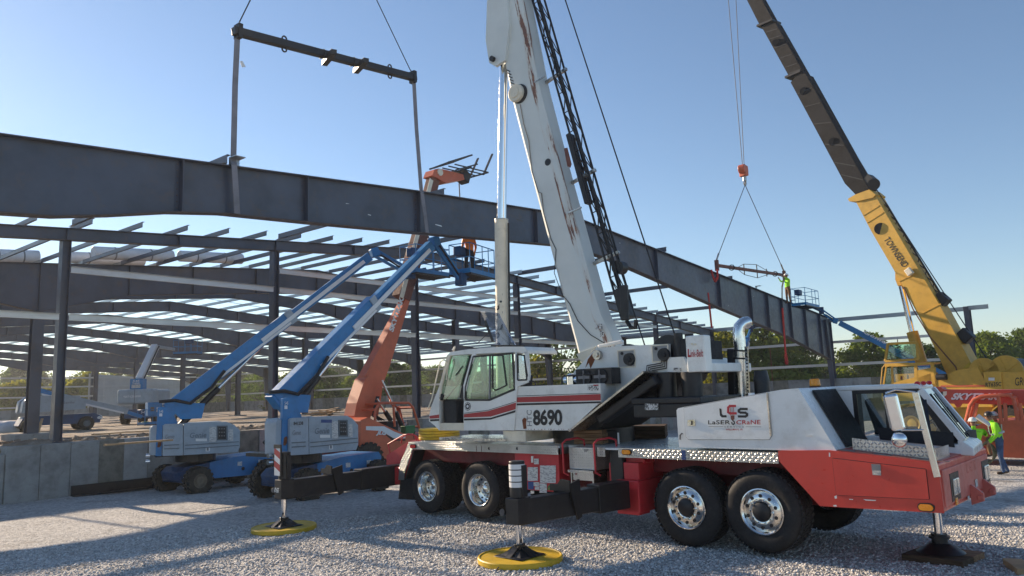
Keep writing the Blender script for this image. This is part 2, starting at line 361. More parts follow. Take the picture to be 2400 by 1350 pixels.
    def build(s, name, mat, parent=None, smooth=40, bevel=0.0, seg=2):
        o = bpy.data.objects.new(name, s.mesh(name, smooth)); COL.objects.link(o)
        for mm in ([mat] if isinstance(mat, str) else mat): o.data.materials.append(MATS[mm])
        if parent is not None: o.parent = parent
        if bevel:
            bv = o.modifiers.new('edge', 'BEVEL'); bv.width = bevel; bv.segments = seg; bv.limit_method = 'ANGLE'; bv.angle_limit = R_(40); bv.harden_normals = False
        return o
def tag(o, label, cat=None, group=None, kind=None):
    if label: o['label'] = label
    if cat: o['category'] = cat
    if group: o['group'] = group
    if kind: o['kind'] = kind
    return o
def thing(name, loc, yaw, label, cat, group=None):
    e = bpy.data.objects.new(name, None); COL.objects.link(e); e.empty_display_size = 0.2
    e.location = loc; e.rotation_euler = (0, 0, R_(yaw)); return tag(e, label, cat, group)
def inst(name, me, parent, loc=(0, 0, 0), rot=None, scale=(1, 1, 1), mat=None):
    o = bpy.data.objects.new(name, me); COL.objects.link(o); o.parent = parent
    M = Matrix.Translation(loc)
    if rot is not None: M = M @ rot.to_4x4()
    o.matrix_local = M @ Matrix.Diagonal((scale[0], scale[1], scale[2], 1)); return o
def copy_tree(o, parent=None):
    c = o.copy(); COL.objects.link(c); c.parent = parent
    for ch in o.children: copy_tree(ch, c)
    return c
def unit(name, mat):
    me = MB().box((0, 0, 0), (1, 1, 1)).mesh(name, 0); me.materials.append(MATS[mat]); return me
_txt = {}
def text_mesh(s, shear=0.0, bold=0.0, ext=0.0, spacing=1.0):
    k = (s, shear, bold, ext, spacing)
    if k in _txt: return _txt[k]
    cu = bpy.data.curves.new('t', 'FONT'); cu.body = s; cu.shear = shear; cu.offset = bold; cu.extrude = ext; cu.resolution_u = 3; cu.space_character = spacing
    o = bpy.data.objects.new('t', cu); COL.objects.link(o); dg = bpy.context.evaluated_depsgraph_get()
    me = bpy.data.meshes.new_from_object(o.evaluated_get(dg)); bpy.data.objects.remove(o)
    vs = [v.co.copy() for v in me.vertices]; fs = [tuple(p.vertices) for p in me.polygons]; bpy.data.meshes.remove(me)
    x0 = min(v.x for v in vs); x1 = max(v.x for v in vs); y0 = min(v.y for v in vs); y1 = max(v.y for v in vs)
    _txt[k] = ([((v.x - x0) / (x1 - x0), (v.y - y0) / (y1 - y0), v.z) for v in vs], fs); return _txt[k]
def letters(parent, s, bl, br, tl, mat, shear=0.0, bold=0.0, proud=0.004, name='lettering', spacing=1.0):
    """flat lettering spanning bl->br and bl->tl, lifted off its surface towards the reader"""
    vs, fs = text_mesh(s, shear, bold, 0.0, spacing); bl = Vector(bl); u = Vector(br) - bl; v = Vector(tl) - bl; n = u.cross(v).normalized() * proud
    return MB().add([bl + u * a + v * b + n for a, b, c in vs], fs).build(name, mat, parent, smooth=0)
def patch(parent, name, pts, mat, th=0.006, proud=0.004):
    P = [Vector(p) for p in pts]; n = Vector((0, 0, 0))
    for i in range(len(P)): n += P[i].cross(P[(i + 1) % len(P)])
    n.normalize(); return MB().plate([p + n * proud for p in P], th).build(name, mat, parent, smooth=0)
# ================================================================== ground
def gz(x, y):
    def cl(t): return max(0.0, min(1.0, t))
    return -0.40 * cl((x - 9.0) / 17.0) ** 1.2 - 0.26 * cl((y - 8.0) / 17.0) - 0.02 * cl((4 - x) / 8)
def vnoise(x, y):
    return (math.sin(x * 0.83 + 1.3 * math.sin(y * 0.41)) + math.sin(y * 1.07 + 1.1 * math.sin(x * 0.57 + 2)) + 0.6 * math.sin(x * 2.3 + y * 1.9) + 0.35 * math.sin(x * 4.1 - y * 3.3 + 1)) / 2.95
def grid(xs, ys, zf):
    nx, ny = len(xs), len(ys); vs = [(x, y, zf(x, y)) for y in ys for x in xs]
    fs = [(j * nx + i, j * nx + i + 1, (j + 1) * nx + i + 1, (j + 1) * nx + i) for j in range(ny - 1) for i in range(nx - 1)]
    return MB().add(vs, fs)
def flin(a, b, n): return [a + (b - a) * i / n for i in range(n + 1)]
# far land: one sheet out to the horizon, then the gravel yard and the building fill on top
far = MB()
far.add([(-3000, -3000, -0.9), (3000, -3000, -0.9), (3000, 3000, -0.9), (-3000, 3000, -0.9)], [(0, 1, 2, 3)])
tag(far.build('ground', 'field_grass', smooth=0), None, kind='structure')
def yard_z(x, y): return gz(x, y) + 0.025 * vnoise(x * 1.1, y * 1.1) + (0.05 * max(0, vnoise(x * 0.9 + 5, y * 1.2)) if y > 13 else 0)
xs = [-400, -120, -40] + flin(-20, 32, 130) + [36, 42, 50, 58.6]; ys = [-400, -120, -40] + flin(-20, 25.7, 114)
g = grid(xs, ys, yard_z).build('gravel_yard', 'gravel'); tag(g, None, kind='structure')
gx = grid(flin(58.6, 120, 12), [-400, -100] + flin(-40, 140, 20), lambda x, y: -0.5 - 0.2 * min(1, (x - 58.6) / 20)).build('verge', 'field_grass'); tag(gx, None, kind='structure')

# stones of the gravel bed: real pebbles where single stones can be made out
def stones(n, seed):
    rg = np.random.default_rng(seed)
    ux = rg.random(n); uy = rg.random(n)
    ang = R_(38.6) + (ux - 0.5) * R_(78); dist = 4.2 + 12.5 * uy ** 1.15
    X = dist * np.cos(ang); Y = dist * np.sin(ang)
    keep = (Y < 25.2); X, Y = X[keep], Y[keep]; m = len(X)
    Z = np.array([yard_z(a, b) for a, b in zip(X, Y)])
    t = np.array([(1, 0, 0), (0, 1, 0), (-1, 0, 0), (0, -1, 0), (0, 0, 1.0), (0, 0, -1.0)])
    t = np.array([(1, .2, .1), (.1, 1, -.15), (-1, .1, .2), (-.2, -1, -.1), (.45, .3, .9), (-.4, -.35, .85), (0, 0, -.8)])
    F = np.array([(0, 1, 4), (1, 2, 5), (1, 5, 4), (2, 3, 5), (3, 0, 4), (3, 4, 5), (1, 0, 6), (2, 1, 6), (3, 2, 6), (0, 3, 6)])
    s = (0.009 + 0.016 * rg.random(m) ** 2.0)[:, None] * np.stack([1 + .6 * rg.random(m), .75 + .4 * rg.random(m), .55 + .4 * rg.random(m)], 1)
    a = rg.random(m) * 6.283; ca, sa = np.cos(a), np.sin(a)
    P = t[None] * s[:, None, :] * (1 + 0.25 * (rg.random((m, 7, 3)) - .5))
    Q = np.empty_like(P); Q[..., 0] = P[..., 0] * ca[:, None] - P[..., 1] * sa[:, None]; Q[..., 1] = P[..., 0] * sa[:, None] + P[..., 1] * ca[:, None]; Q[..., 2] = P[..., 2]
    Q += np.stack([X, Y, Z + s[:, 2] * 0.35], 1)[:, None, :]
    V = Q.reshape(-1, 3); FF = (F[None] + (np.arange(m) * 7)[:, None, None]).reshape(-1, 3)
    me = bpy.data.meshes.new('gravel_stones'); me.vertices.add(len(V)); me.vertices.foreach_set('co', V.ravel().astype(np.float32))
    me.loops.add(FF.size); me.loops.foreach_set('vertex_index', FF.ravel().astype(np.int32)); me.polygons.add(len(FF))
    me.polygons.foreach_set('loop_start', np.arange(0, FF.size, 3, dtype=np.int32)); me.update(calc_edges=True)
    at = me.attributes.new('tone', 'FLOAT', 'POINT'); at.data.foreach_set('value', np.repeat(rg.random(m), 7).astype(np.float32))
    me.materials.append(MATS['stone']); o = bpy.data.objects.new('gravel_stones', me); COL.objects.link(o)
    return tag(o, 'loose pale crushed stone lying over the whole yard', 'gravel', kind='stuff')
stones(120000, 3)

# ================================================================== building: fill, concrete walls
YF = [25.8, 34.2, 42.6, 51.0, 60.9, 70.8, 80.7, 90.6, 100.5, 110.4]; XI = 36.5
XS = 59.0; XR = 25.2; YN = 16.4; YNN = 7.2
FLOOR = 1.22
fl = grid(flin(-6, 59.3, 65), flin(26.1, 111, 85), lambda x, y: FLOOR + 0.07 * vnoise(x * .7, y * .9) + (0.14 * max(0, vnoise(x * 1.3 + 2, y * .6)) if y < 29 else 0.03 * vnoise(x * 2.3, y * 2.1)))
tag(fl.build('building_floor', 'soil'), None, kind='structure')

cw = thing('concrete_wall', (0, 25.8, 0), 0, 'grey board-formed concrete foundation wall below the nearest steel posts', 'wall')
PX = [9.3, 17.0, 24.75, 32.7, 40.8, 49.1]
x = -8.0; k = 0; rr = random.Random(5)
while x < 58.5:
    wd = rr.choice([0.78, 0.84, 0.9, 0.8])
    inpier = any(abs(x + wd / 2 - p) < 1.15 for p in PX)
    top = 1.37 if inpier or x > 9 else 1.16
    yf = -0.42 if inpier else -0.36
    mat = rr.choice(['concrete_mid', 'concrete_light', 'concrete_dark', 'concrete_mid', 'concrete_light']) if x < 14.5 else rr.choice(['concrete_pink', 'concrete_mid', 'concrete_dark', 'concrete_pink'])
    MB().b2((x + 0.007, yf - rr.random() * 0.012, -0.9), (x + wd - 0.007, 0.28, top)).build('panel', mat, cw, 0, 0.008, 1)
    x += wd; k += 1
for k in range(9): MB().cyl((5.2 + k * 0.42, 0.0, 1.1), (5.2 + k * 0.42, 0.0, 1.30), 0.012, n=6).build('rebar', 'rust', cw)
sa = thing('steel_angle', (9.6, 25.30, -0.3), -1.5, 'long black steel member lying on the gravel against the wall', 'steel beam')
MB().b2((0, -0.04, 0.03), (5.6, 0.0, 0.36)).b2((0, -0.28, 0.03), (5.6, -0.04, 0.07)).build('flange', 'black_paint', sa, 0)

sw = thing('side_concrete_wall', (XS, 60, 0), 0, 'long concrete wall along the far side of the building', 'wall')
yy = 3.0
while yy < 111:
    wd = 1.2; MB().b2((-0.1, yy - 60 + 0.008, -1), (0.25, yy - 60 + wd - 0.008, 2.62)).build('panel', rr.choice(['concrete_mid', 'concrete_light', 'concrete_mid', 'concrete_dark']), sw, 0); yy += wd
ew = thing('end_concrete_wall', (25, 110.7, 0), 0, 'low concrete wall closing the far end of the building', 'wall')
xx = -10.0
while xx < 34: MB().b2((xx + 0.01, 0, 0), (xx + 1.49, 0.3, 2.5)).build('panel', rr.choice(['concrete_light', 'concrete_mid', 'concrete_light']), ew, 0); xx += 1.5

# ================================================================== steel frame
bld = thing('steel_building_frame', (XR, 25.8, 0), 0, 'dark steel building skeleton with open roof behind the crane', 'building')
BO = Vector((XR, 25.8, 0))
U_ST = unit('stiffener', 'primer_steel')
def zt(x): return 9.62 - (0.085 * (XR - x) if x < XR else 0.0775 * (x - XR))
def poly(x, pts):
    for (a, b), (c, d) in zip(pts, pts[1:]):
        if x <= c: return b + (d - b) * (x - a) / (c - a)
    return pts[-1][1]
def rafter(parent, org, Y, top, bot, fw=0.28, ft=0.022, name='rafter', stiff=None, mat=('primer_steel', 'steel_edge')):
    """welded I-section: tapered web, two flanges"""
    m = MB(); T = [(a - org[0], b - org[2]) for a, b in top]; B = [(a - org[0], b - org[2]) for a, b in bot]; y = Y - org[1]
    xs_ = sorted(set([p[0] for p in T] + [p[0] for p in B])); xs_ = [q for q in xs_ if T[0][0] <= q <= T[-1][0]]
    for a, b in zip(xs_, xs_[1:]):
        ta, tb, ba, bb = poly(a, T), poly(b, T), poly(a, B), poly(b, B)
        m.add([(a, y - .008, ba), (b, y - .008, bb), (b, y - .008, tb), (a, y - .008, ta), (a, y + .008, ba), (b, y + .008, bb), (b, y + .008, tb), (a, y + .008, ta)], [(0, 1, 2, 3), (7, 6, 5, 4)])
    for L_, sg in ((T, 1), (B, -1)):
        for (a, b), (c, d) in zip(L_, L_[1:]):
            vs = []
            for (p, q) in ((a, b), (c, d)):
                for yy_ in (-fw / 2, fw / 2): vs += [(p, y + yy_, q), (p, y + yy_, q - sg * ft)]
            m.add(vs, [(0, 4, 6, 2), (1, 3, 7, 5), (0, 1, 5, 4), (2, 6, 7, 3), (0, 2, 3, 1), (4, 5, 7, 6)], 1 if sg < 0 else 0)
    o = m.build(name, list(mat), parent, 0)
    for xq in (stiff or []):
        q = xq - org[0]; a, b = poly(q, B), poly(q, T)
        for sg in (-1, 1):
            inst('stiffener', U_ST, o, (q, y + sg * (fw / 4 + 0.004), (a + b) / 2), None, (0.02, fw / 2 - 0.012, b - a - 2 * ft - 0.002))
    return o
# nearest frame: light end-wall rake beam on posts
f1top = [(-8, zt(-8) - .1)] + [(-2, zt(-2) - .08), (XR, 9.56), (XS, 7.02)]; f1bot = [(-8, zt(-8) - .5), (-2, zt(-2) - .46), (XR, 9.12), (40, 7.95), (XS, 6.4)]
rafter(bld, BO, YF[0], f1top, f1bot, 0.26, 0.018, 'rake_beam', PX + [13, 21, 28.5, 36.5, 45, 53, 3, 6])
def hpost(parent, org, x, y, z0, z1, wd=0.30, dp=0.30, name='post', ax='x'):
    m = MB(); X, Y = x - org[0], y - org[1]; a, b = z0 - org[2], z1 - org[2]
    if ax == 'x':
        m.b2((X - wd / 2, Y - dp / 2, a), (X - wd / 2 + .018, Y + dp / 2, b)); m.b2((X + wd / 2 - .018, Y - dp / 2, a), (X + wd / 2, Y + dp / 2, b)); m.b2((X - wd / 2 + .018, Y - .008, a), (X + wd / 2 - .018, Y + .008, b))
    else:
        m.b2((X - wd / 2, Y - dp / 2, a), (X + wd / 2, Y - dp / 2 + .018, b)); m.b2((X - wd / 2, Y + dp / 2 - .018, a), (X + wd / 2, Y + dp / 2, b)); m.b2((X - .008, Y - dp / 2 + .018, a), (X + .008, Y + dp / 2 - .018, b))
    m.b2((X - wd / 2 - .04, Y - dp / 2 - .04, a - .001), (X + wd / 2 + .04, Y + dp / 2 + .04, a + .025))
    return m.build(name, 'primer_steel', parent, 0)
for p in PX: hpost(bld, BO, p, YF[0] + .03, 1.38, poly(p, f1bot), 0.26, 0.30)
def tapcol(Y, zb, ztp, name='column', w0=0.34, w1=0.95, fl=.26):
    m = MB(); X = XS - BO[0]; y = Y - BO[1]
    m.b2((X + .0, y - fl / 2, zb), (X + .02, y + fl / 2, ztp))
    vs = [(X - w0, y - .008, zb), (X - .001, y - .008, zb), (X - .001, y - .008, ztp), (X - w1, y - .008, ztp), (X - w0, y + .008, zb), (X - .001, y + .008, zb), (X - .001, y + .008, ztp), (X - w1, y + .008, ztp)]
    m.add(vs, [(0, 1, 2, 3), (7, 6, 5, 4)])
    m.bar((X - w0 - .01, y, zb), (X - w1 - .01, y, ztp), fl, .02, (1, 0, 0))
    return m.build(name, 'primer_steel', bld, 0)
tapcol(YF[0], 0.3, 6.9, w0=.34, w1=.38); tapcol(YN - .05, 0.0, 7.0, w0=.4, w1=1.25, fl=.3); tapcol(YNN, 0.0, 7.1, w0=.6, w1=1.0, fl=.32)
for i, Y in enumerate(YF[1:], 1):
    top = [(-6, zt(-6)), (XR, 9.64), (XS - .02, 7.05)]
    bot = [(-6, 6.2), (8.0, 7.05), (11.4, 6.4), (15, 7.38), (21.4, 8.0), (XR, 8.29), (34.2, 7.67), (39, 7.17), (46, 6.7), (54, 5.9), (XS - .02, 5.2)]
    if i > 1: bot = [(-6, zt(-6) - .68), (XR, 8.95), (32, 8.4), (XI, 7.42), (39.8, 7.62), (42.6, 7.54), (46, 7.33), (53.2, 6.75), (56.5, 6.3), (XS - .02, 5.4)]
    st = ([4, 8, 11.4, 15, 18, 21.4, XR, 28, 30.4, 33, XI, 39, 42, 45, 48, 51, 54, 57]) if i < 7 else [XR, 31, XI, 42, 48, 54]
    rafter(bld, BO, Y, top, bot, 0.26, 0.02, 'rafter', st)
    tapcol(Y, 0.5, 7.0)
    hpost(bld, BO, XI, Y, FLOOR + .1, poly(XI, bot), 0.36, 0.34, 'column', 'y')
    pc = MB(); pc.b2((XI - .55 - BO[0], Y - .55 - BO[1], FLOOR - .4), (XI + .55 - BO[0], Y + .55 - BO[1], FLOOR + .12)); pc.build('footing', 'concrete_mid', bld, 0, .01)
    if i == 1:
        hpost(bld, BO, 11.4, Y, FLOOR + .25, 6.4, 0.42, 0.36, 'column', 'y')
        pc = MB(); pc.b2((11.4 - .8 - BO[0], Y - .8 - BO[1], FLOOR - .4), (11.4 + .8 - BO[0], Y + .8 - BO[1], FLOOR + .26)); pc.build('footing', 'concrete_mid', bld, 0, .01)
    # flange braces beside the haunch
    if i < 7:
        for sx in (-1.3, 1.3):
            b_ = MB().bar((XI + sx - BO[0], Y - BO[1], 7.75), (XI + sx * 1.05 - BO[0], Y - BO[1] + 1.0, zt(XI) + .1), .06, .06); b_.build('flange_brace', 'galvanized', bld, 0)
# purlins: Z-sections on top of the rafters
def zsec(name, mat, h=0.20, f=0.075, t=0.006):
    m = MB(); m.b2((-t / 2, 0, 0), (t / 2, 1, h)); m.b2((0, 0, h - t), (f, 1, h)); m.b2((-f, 0, 0), (0, 1, t)); me = m.mesh(name, 0); me.materials.append(MATS[mat]); return me
PUR = zsec('purlin', 'galvanized'); PURD = zsec('purlin', 'primer_steel')
XP = [24.26 - 1.6 * k for k in range(14)] + [26.14 + 1.6 * k for k in range(21)]
XP = sorted(p for p in XP if p > 3); n_ = 0; rest = MB()
for i in range(len(YF) - 1):
    for p in XP:
        y0 = YF[i] - (0.55 if i == 0 else 0); y1 = YF[i + 1] + (0.3 if i else 0.1)
        if p < 0.20 * YF[i] + 1: continue
        off = zt(p) - (0.02 if i else 0.0) + .02
        if n_ < 290:
            inst('purlin', PURD if (i == 0 and p < 30) else PUR, bld, (p - BO[0] + (0.004 if i % 2 else 0), y0 - BO[1], off), None, (1, y1 - y0, 1)); n_ += 1
        else:
            rest.b2((p - .003 - BO[0], y0 - BO[1], off), (p + .003 - BO[0], y1 - BO[1], off + .2)); rest.b2((p - BO[0], y0 - BO[1], off + .194), (p + .075 - BO[0], y1 - BO[1], off + .2))
r_ = rest.build('far_purlins', 'galvanized', bld, 0); r_['kind'] = 'stuff'
for p in PX[:1] + PX[1:]:   # struts run out to the rafter being landed
    inst('purlin', PURD, bld, (p + .15 - BO[0], YN - BO[1] + .02, zt(p) + .0), None, (1.3, YF[0] - YN - .02, 1.2))
# sag bridging between purlins
for i in range(1, 5):
    for fr in (0.33, 0.66):
        y = YF[i] + (YF[i + 1] - YF[i]) * fr
        for a, b in ((XR, 58), (12, XR)):
            MB().bar((a - BO[0], y - BO[1], zt(a) + .1), (b - BO[0], y - BO[1], zt(b) + .1), .04, .03).build('bridging', 'galvanized', bld, 0)
# wall girts
GIRT = zsec('girt', 'galv_girt', 0.2, 0.08)
RZ = Matrix.Rotation(R_(-90), 3, 'Z')
cols = [-4] + PX + [XS]
for a, b in zip(cols, cols[1:]):
    for z in (7.52, 6.74, 5.2):
        if z + .3 > min(poly(a, f1bot), poly(b, f1bot)) or (z > 7 and a < 5): continue
        inst('girt', GIRT, bld, (a - BO[0] + .14, -.14, z), RZ, (1, b - a - .28, 1))
ys_ = [YNN, YN] + YF
for a, b in zip(ys_, ys_[1:]):
    for z in (5.25, 3.55):
        inst('girt', GIRT, bld, (XS - BO[0] + .12, a - BO[1], z), None, (1, b - a, 1))
    if a > 30: inst('girt', GIRT, bld, (XS - BO[0] + .12, a - BO[1], 6.4), None, (1, b - a, 1))
    inst('eave_strut', PUR, bld, (XS - BO[0] - .05, a - BO[1], 6.86 if a < 26 else 7.06), None, (1.6, b - a, 1.5))
inst('eave_strut', PUR, bld, (XS - BO[0] - .05, YNN - 1.2 - BO[1], 6.90), None, (1.6, 1.2, 1.5))
for a in ((YNN + YN) / 2, (YN + YF[0]) / 2, YF[0] + 4.2, YF[0] + 12): MB().b2((XS - BO[0] + .22, a - BO[1], 2.5), (XS - BO[0] + .27, a - BO[1] + .05, 5.3)).build('sag_rod', 'rust', bld, 0)
# end wall: posts, girts, plastic-faced sheeting
for p in (2, 9, 16, 23, 30, 44, 51): hpost(bld, BO, p, 110.5, 1.2, poly(p, bot), .28, .28)
for z in (2.7, 4.0, 5.3, 6.5): inst('girt', GIRT, bld, (-6 - BO[0], 110.3 - BO[1], z), RZ, (1, XS + 6, 1))
sh0 = W0.px(207, 900, 'y', 110.8)[0]
sht = MB(); n = 15
for k in range(n):
    a = sh0 + (XS - sh0) * k / n; b = sh0 + (XS - sh0) * (k + 1) / n
    MB().prism([(a + .012 - BO[0], 0.6), (b - .012 - BO[0], 0.6), (b - .012 - BO[0], zt(b) - 1.0), (a + .012 - BO[0], zt(a) - 1.0)], 110.72 - BO[1], 110.78 - BO[1]).build('wall_sheet', 'plastic_sheet', bld, 0)

# ================================================================== rafter hanging from the two cranes
F0T = [(4.0, 7.70), (8.26, 8.08), (15.82, 8.79), (24.3, 9.44), (XS - .1, 7.22)]
F0B = [(4.0, 6.12), (5.65, 6.27), (6.75, 6.48), (8.0, 6.76), (9.3, 6.95), (11.9, 7.13), (15.87, 7.44), (24.2, 8.12), (27.4, 7.95), (31.2, 7.5), (38.4, 6.62), (49.0, 5.45), (XS - .9, 4.05), (XS - .1, 3.9)]
lr = thing('lifted_rafter', (24.3, YN, 0), 0, 'long dark grey steel rafter hanging from slings across the picture', 'steel beam')
ro = rafter(lr, (24.3, YN, 0), YN, F0T, F0B, 0.34, 0.024, 'beam', [8.26, 11.7, 15.87, 22, 31.5, 38.7, 43.2, 46.0, 48.6, 50.2, 53.2, 56.5])
for p in (9.62, 44.5, 50.8): MB().b2((p - 24.3 - .14, -.02, poly(p, F0T) - .0), (p - 24.3 + .14, 0, poly(p, F0T) + .22)).b2((p - 24.3 - .14, -.3, poly(p, F0T) + .20), (p - 24.3 + .14, 0.0, poly(p, F0T) + .22)).build('purlin_clip', 'galvanized', lr, 0)

bl_ = MB()
for p in (8.26, 15.87, 31.5, 38.7, 46.0):
    za, zb_ = poly(p, F0B), poly(p, F0T); n_b = 8
    for k in range(n_b):
        z_ = za + .12 + (zb_ - za - .24) * k / (n_b - 1)
        for sx in (-.07, .07): bl_.cyl((p - 24.3 + sx, -.03, z_), (p - 24.3 + sx, -.008, z_), .02, n=6)
bo_ = bl_.build('splice_bolts', 'steel_edge', lr, 0); bo_['kind'] = 'stuff'
for p in (8.26, 15.87, 31.5, 38.7, 46.0): MB().b2((p - 24.3 - .12, -.016, poly(p, F0B) + .03), (p - 24.3 - .012, -.0085, poly(p, F0T) - .03)).build('splice_plate', 'primer_steel', lr, 0)
for k in range(26):
    p = random.Random(k).uniform(5, 54); q = random.Random(k + 99); z_ = poly(p, F0B) + q.uniform(.15, .85) * (poly(p, F0T) - poly(p, F0B)); a_ = q.uniform(.05, .5); MB().plate([(p - 24.3, -.0095, z_), (p - 24.3 + a_, -.0095, z_ + q.uniform(-.03, .03)), (p - 24.3 + a_ * .9, -.0095, z_ + .02), (p - 24.3 + .1 * a_, -.0095, z_ + .025)], .001).build('scuff', 'steel_edge' if k % 3 else 'galv_girt', lr, 0)
# ================================================================== truck crane
CF = Frame((12.245, 7.99, 0), -94.6); UF = Frame((12.24, 8.0, 0), -91.0)
TC = thing('truck_crane', CF.o, -94.6, 'white and red truck crane standing on outriggers in the foreground', 'crane')
UREL = Matrix.Rotation(R_(3.6), 4, 'Z')      # upper works are slewed a little off the carrier axis
NS = -1.29; DZ = 1.43
def cp(pts, y=NS): return [(lambda v: (v[0], v[2]))(CF.px(a, b, 'y', y)) for a, b in pts]
def up(pts, y): return [(lambda v: (v[0], v[2]))(UF.px(a, b, 'y', y)) for a, b in pts]
def c3(a, b, y): return CF.px(a, b, 'y', y)
def u3(a, b, y): return UF.px(a, b, 'y', y)
def z7(pts): return [(x / 5.193 + 990, y / 5.193 + 780) for x, y in pts]
def shift(mb):    # upper-works mesh into the carrier's own frame
    off = CF.T @ (UF.o - CF.o)
    mb.v = [tuple(UREL @ Vector(v) + off) for v in mb.v]; return mb
# ---- deck
xa, xb, xc, xd = c3(957, 1038, NS)[0], c3(1308, 1045, NS)[0], c3(1399, 1046, NS)[0], c3(1823, 1055, NS)[0]
dk = MB().b2((xa, NS + .006, DZ - .03), (xb, 1.28, DZ)).b2((xc, NS + .006, DZ - .03), (xd + .8, 1.28, DZ)).b2((xb, NS + .28, DZ - .032), (xc, 1.28, DZ - .002)).build('deck', 'hood_white', TC, 0)
for a, b in ((xa, c3(1116, 1040, NS)[0]), (c3(1117, 1040, NS)[0], c3(1128, 1040, NS)[0]), (c3(1129, 1040, NS)[0], xb), (xc, c3(1418, 1046, NS)[0]), (c3(1448, 1046, NS)[0], xd)):
    MB().b2((a + .003, NS - .004, DZ - .145), (b - .003, NS + .006, DZ + .004)).b2((a + .003, NS + .006, DZ + .001), (b - .003, NS + .05, DZ + .006)).build('edge_trim', 'diamond_plate', dk, 0)
MB().b2((xa + .05, NS + .3, DZ + .002), (xb - 2.2, 0.4, DZ + .008)).build('tread_plate', 'diamond_plate', dk, 0)
MB().b2((c3(1597, 1050, NS)[0], NS - .007, DZ - .144), (c3(1606, 1050, NS)[0], NS - .003, DZ)).build('protective_film', 'ink_blue', dk, 0)
MB().b2((xb - .0, NS + .05, DZ - .14), (xb + .006, NS + .5, DZ)).build('edge_trim', 'diamond_plate', dk, 0)
# ---- chassis
MB().b2((-4.9, -.48, .62), (5.0, .48, DZ - .04)).b2((-4.3, -.95, 1.0), (-.9, .95, DZ - .05)).b2((1.9, -.8, 1.02), (5.0, .95, DZ - .05)).build('chassis_frame', 'dark_red', TC, 0, .02)
MB().cyl((-1.81, -1.0, .55), (-1.81, 1.0, .55), .09).cyl((-3.38, -1.0, .55), (-3.38, 1.0, .55), .09).cyl((2.77, -1, .57), (2.77, 1, .57), .09).cyl((3.99, -1, .6), (3.99, 1, .6), .09).sph((-1.81, 0, .55), .24).sph((-3.38, 0, .55), .24).build('axle', 'black_paint', TC)
for y0, y1 in ((-.62, -.5), (.5, .62)): MB().prism([(-3.6, .5), (-1.6, .5), (-2.3, .8), (-2.9, .8)], y0, y1).build('suspension_beam', 'black_paint', TC, 0)
# red equipment box with service sheets
bx = MB().b2((c3(1200, 1063, NS)[0], -1.22, .62), (c3(1303, 1070, NS)[0], -.5, DZ - .15)).build('equipment_box', 'box_red', TC, 0, .012)
def pq(x0, y0, x1, y1, y=-1.226): return [c3(x0, y1, y), c3(x1, y1, y), c3(x1, y0, y), c3(x0, y0, y)]
for q in ((1237, 1095, 1261, 1127), (1266, 1091, 1303, 1132), (1265, 1133, 1282, 1155), (1252, 1075, 1263, 1088), (1251, 1130, 1264, 1139), (1254, 1140, 1264, 1148), (1244, 1150, 1252, 1157)): patch(bx, 'service_sheet', pq(*q), 'printed_sheet', .004)
patch(bx, 'service_sheet', pq(1238, 1129, 1251, 1147), 'ink_blue', .004); patch(bx, 'document_tube', pq(1246, 1069, 1250, 1084), 'label_white', .02)
patch(bx, 'emblem', [c3(a, b, -1.228) for a, b in ((1283, 1148), (1303, 1150), (1301, 1139), (1292, 1134), (1285, 1139))], 'ink_green', .004)
letters(bx, 'CALC', c3(1286, 1148, -1.234), c3(1302, 1149, -1.234), c3(1286, 1143, -1.234), 'pad_yellow', 0, .01)
# boarding steps and grab rails
sx0, sx1 = c3(1331, 1043, NS)[0], c3(1392, 1044, NS)[0]
st = MB().b2((sx0, NS + .02, 1.05), (sx1, NS + .45, DZ - .004)).build('step_box', 'diamond_plate', TC, 0, .008)
MB().b2((sx0, NS - .06, 1.0), (sx1, NS + .42, 1.045)).build('step', 'polished_alloy', st, 0)
MB().b2((sx0, NS + .04, .62), (sx0 + .025, NS + .42, 1.0)).b2((sx1 - .1, NS + .04, .82), (sx1 - .07, NS + .42, 1.0)).b2((sx0 + .03, NS + .06, .86), (sx1 - .1, NS + .1, 1.0)).build('bracket', 'polished_alloy', st, 0)
letters(st, 'BP', c3(1369, 1059, NS + .01), c3(1379, 1059, NS + .01), c3(1369, 1053, NS + .01), 'ink_grey', 0, .02)
for a, b in ((1322, 1334), (1396, 1412)):
    P0 = c3(a, 1108, NS - .1); P1 = c3(a - 4, 1040, NS - .1)
    MB().tube([P0 + Vector((.06, .06, -.05)), P0, P0 + (P1 - P0) * .5, P1, P1 + Vector((.03, .06, .06)), P1 + Vector((.1, .3, .08)), P1 + Vector((.15, .42, .04)), P1 + Vector((.15, .44, -.12))], .018).build('grab_rail', 'box_red', TC)
MB().b2((c3(1420, 1050, NS)[0], -1.2, .75), (c3(1450, 1050, NS)[0], -.5, DZ - .04)).b2((1.15, -.9, .6), (1.6, -.5, 1.3)).build('tank', 'black_paint', TC, 0, .02)
def lamp(x0, y0, x1, y1, mat, y=NS - .006):
    a, b = c3(x0, y1, y), c3(x1, y0, y); c = (a + b) / 2; wd, ht = abs(b[0] - a[0]), abs(b[2] - a[2])
    m = MB(); 
    def pill(w_, h_, y0_, y1_, mi):
        pts = []
        for k in range(16):
            t = 2 * math.pi * k / 16; pts.append((c[0] + (w_ / 2 - h_ / 2) * (1 if math.cos(t) > 0 else -1) + h_ / 2 * math.cos(t), c[2] + h_ / 2 * math.sin(t)))
        m.prism(pts, y0_, y1_, 'y', mi)
    pill(wd * 1.14, ht * 1.25, y - .012, y, 0); pill(wd * .95, ht * .9, y - .03, y - .012, 1); return m.build('marker_lamp', ['black_paint', mat], TC)
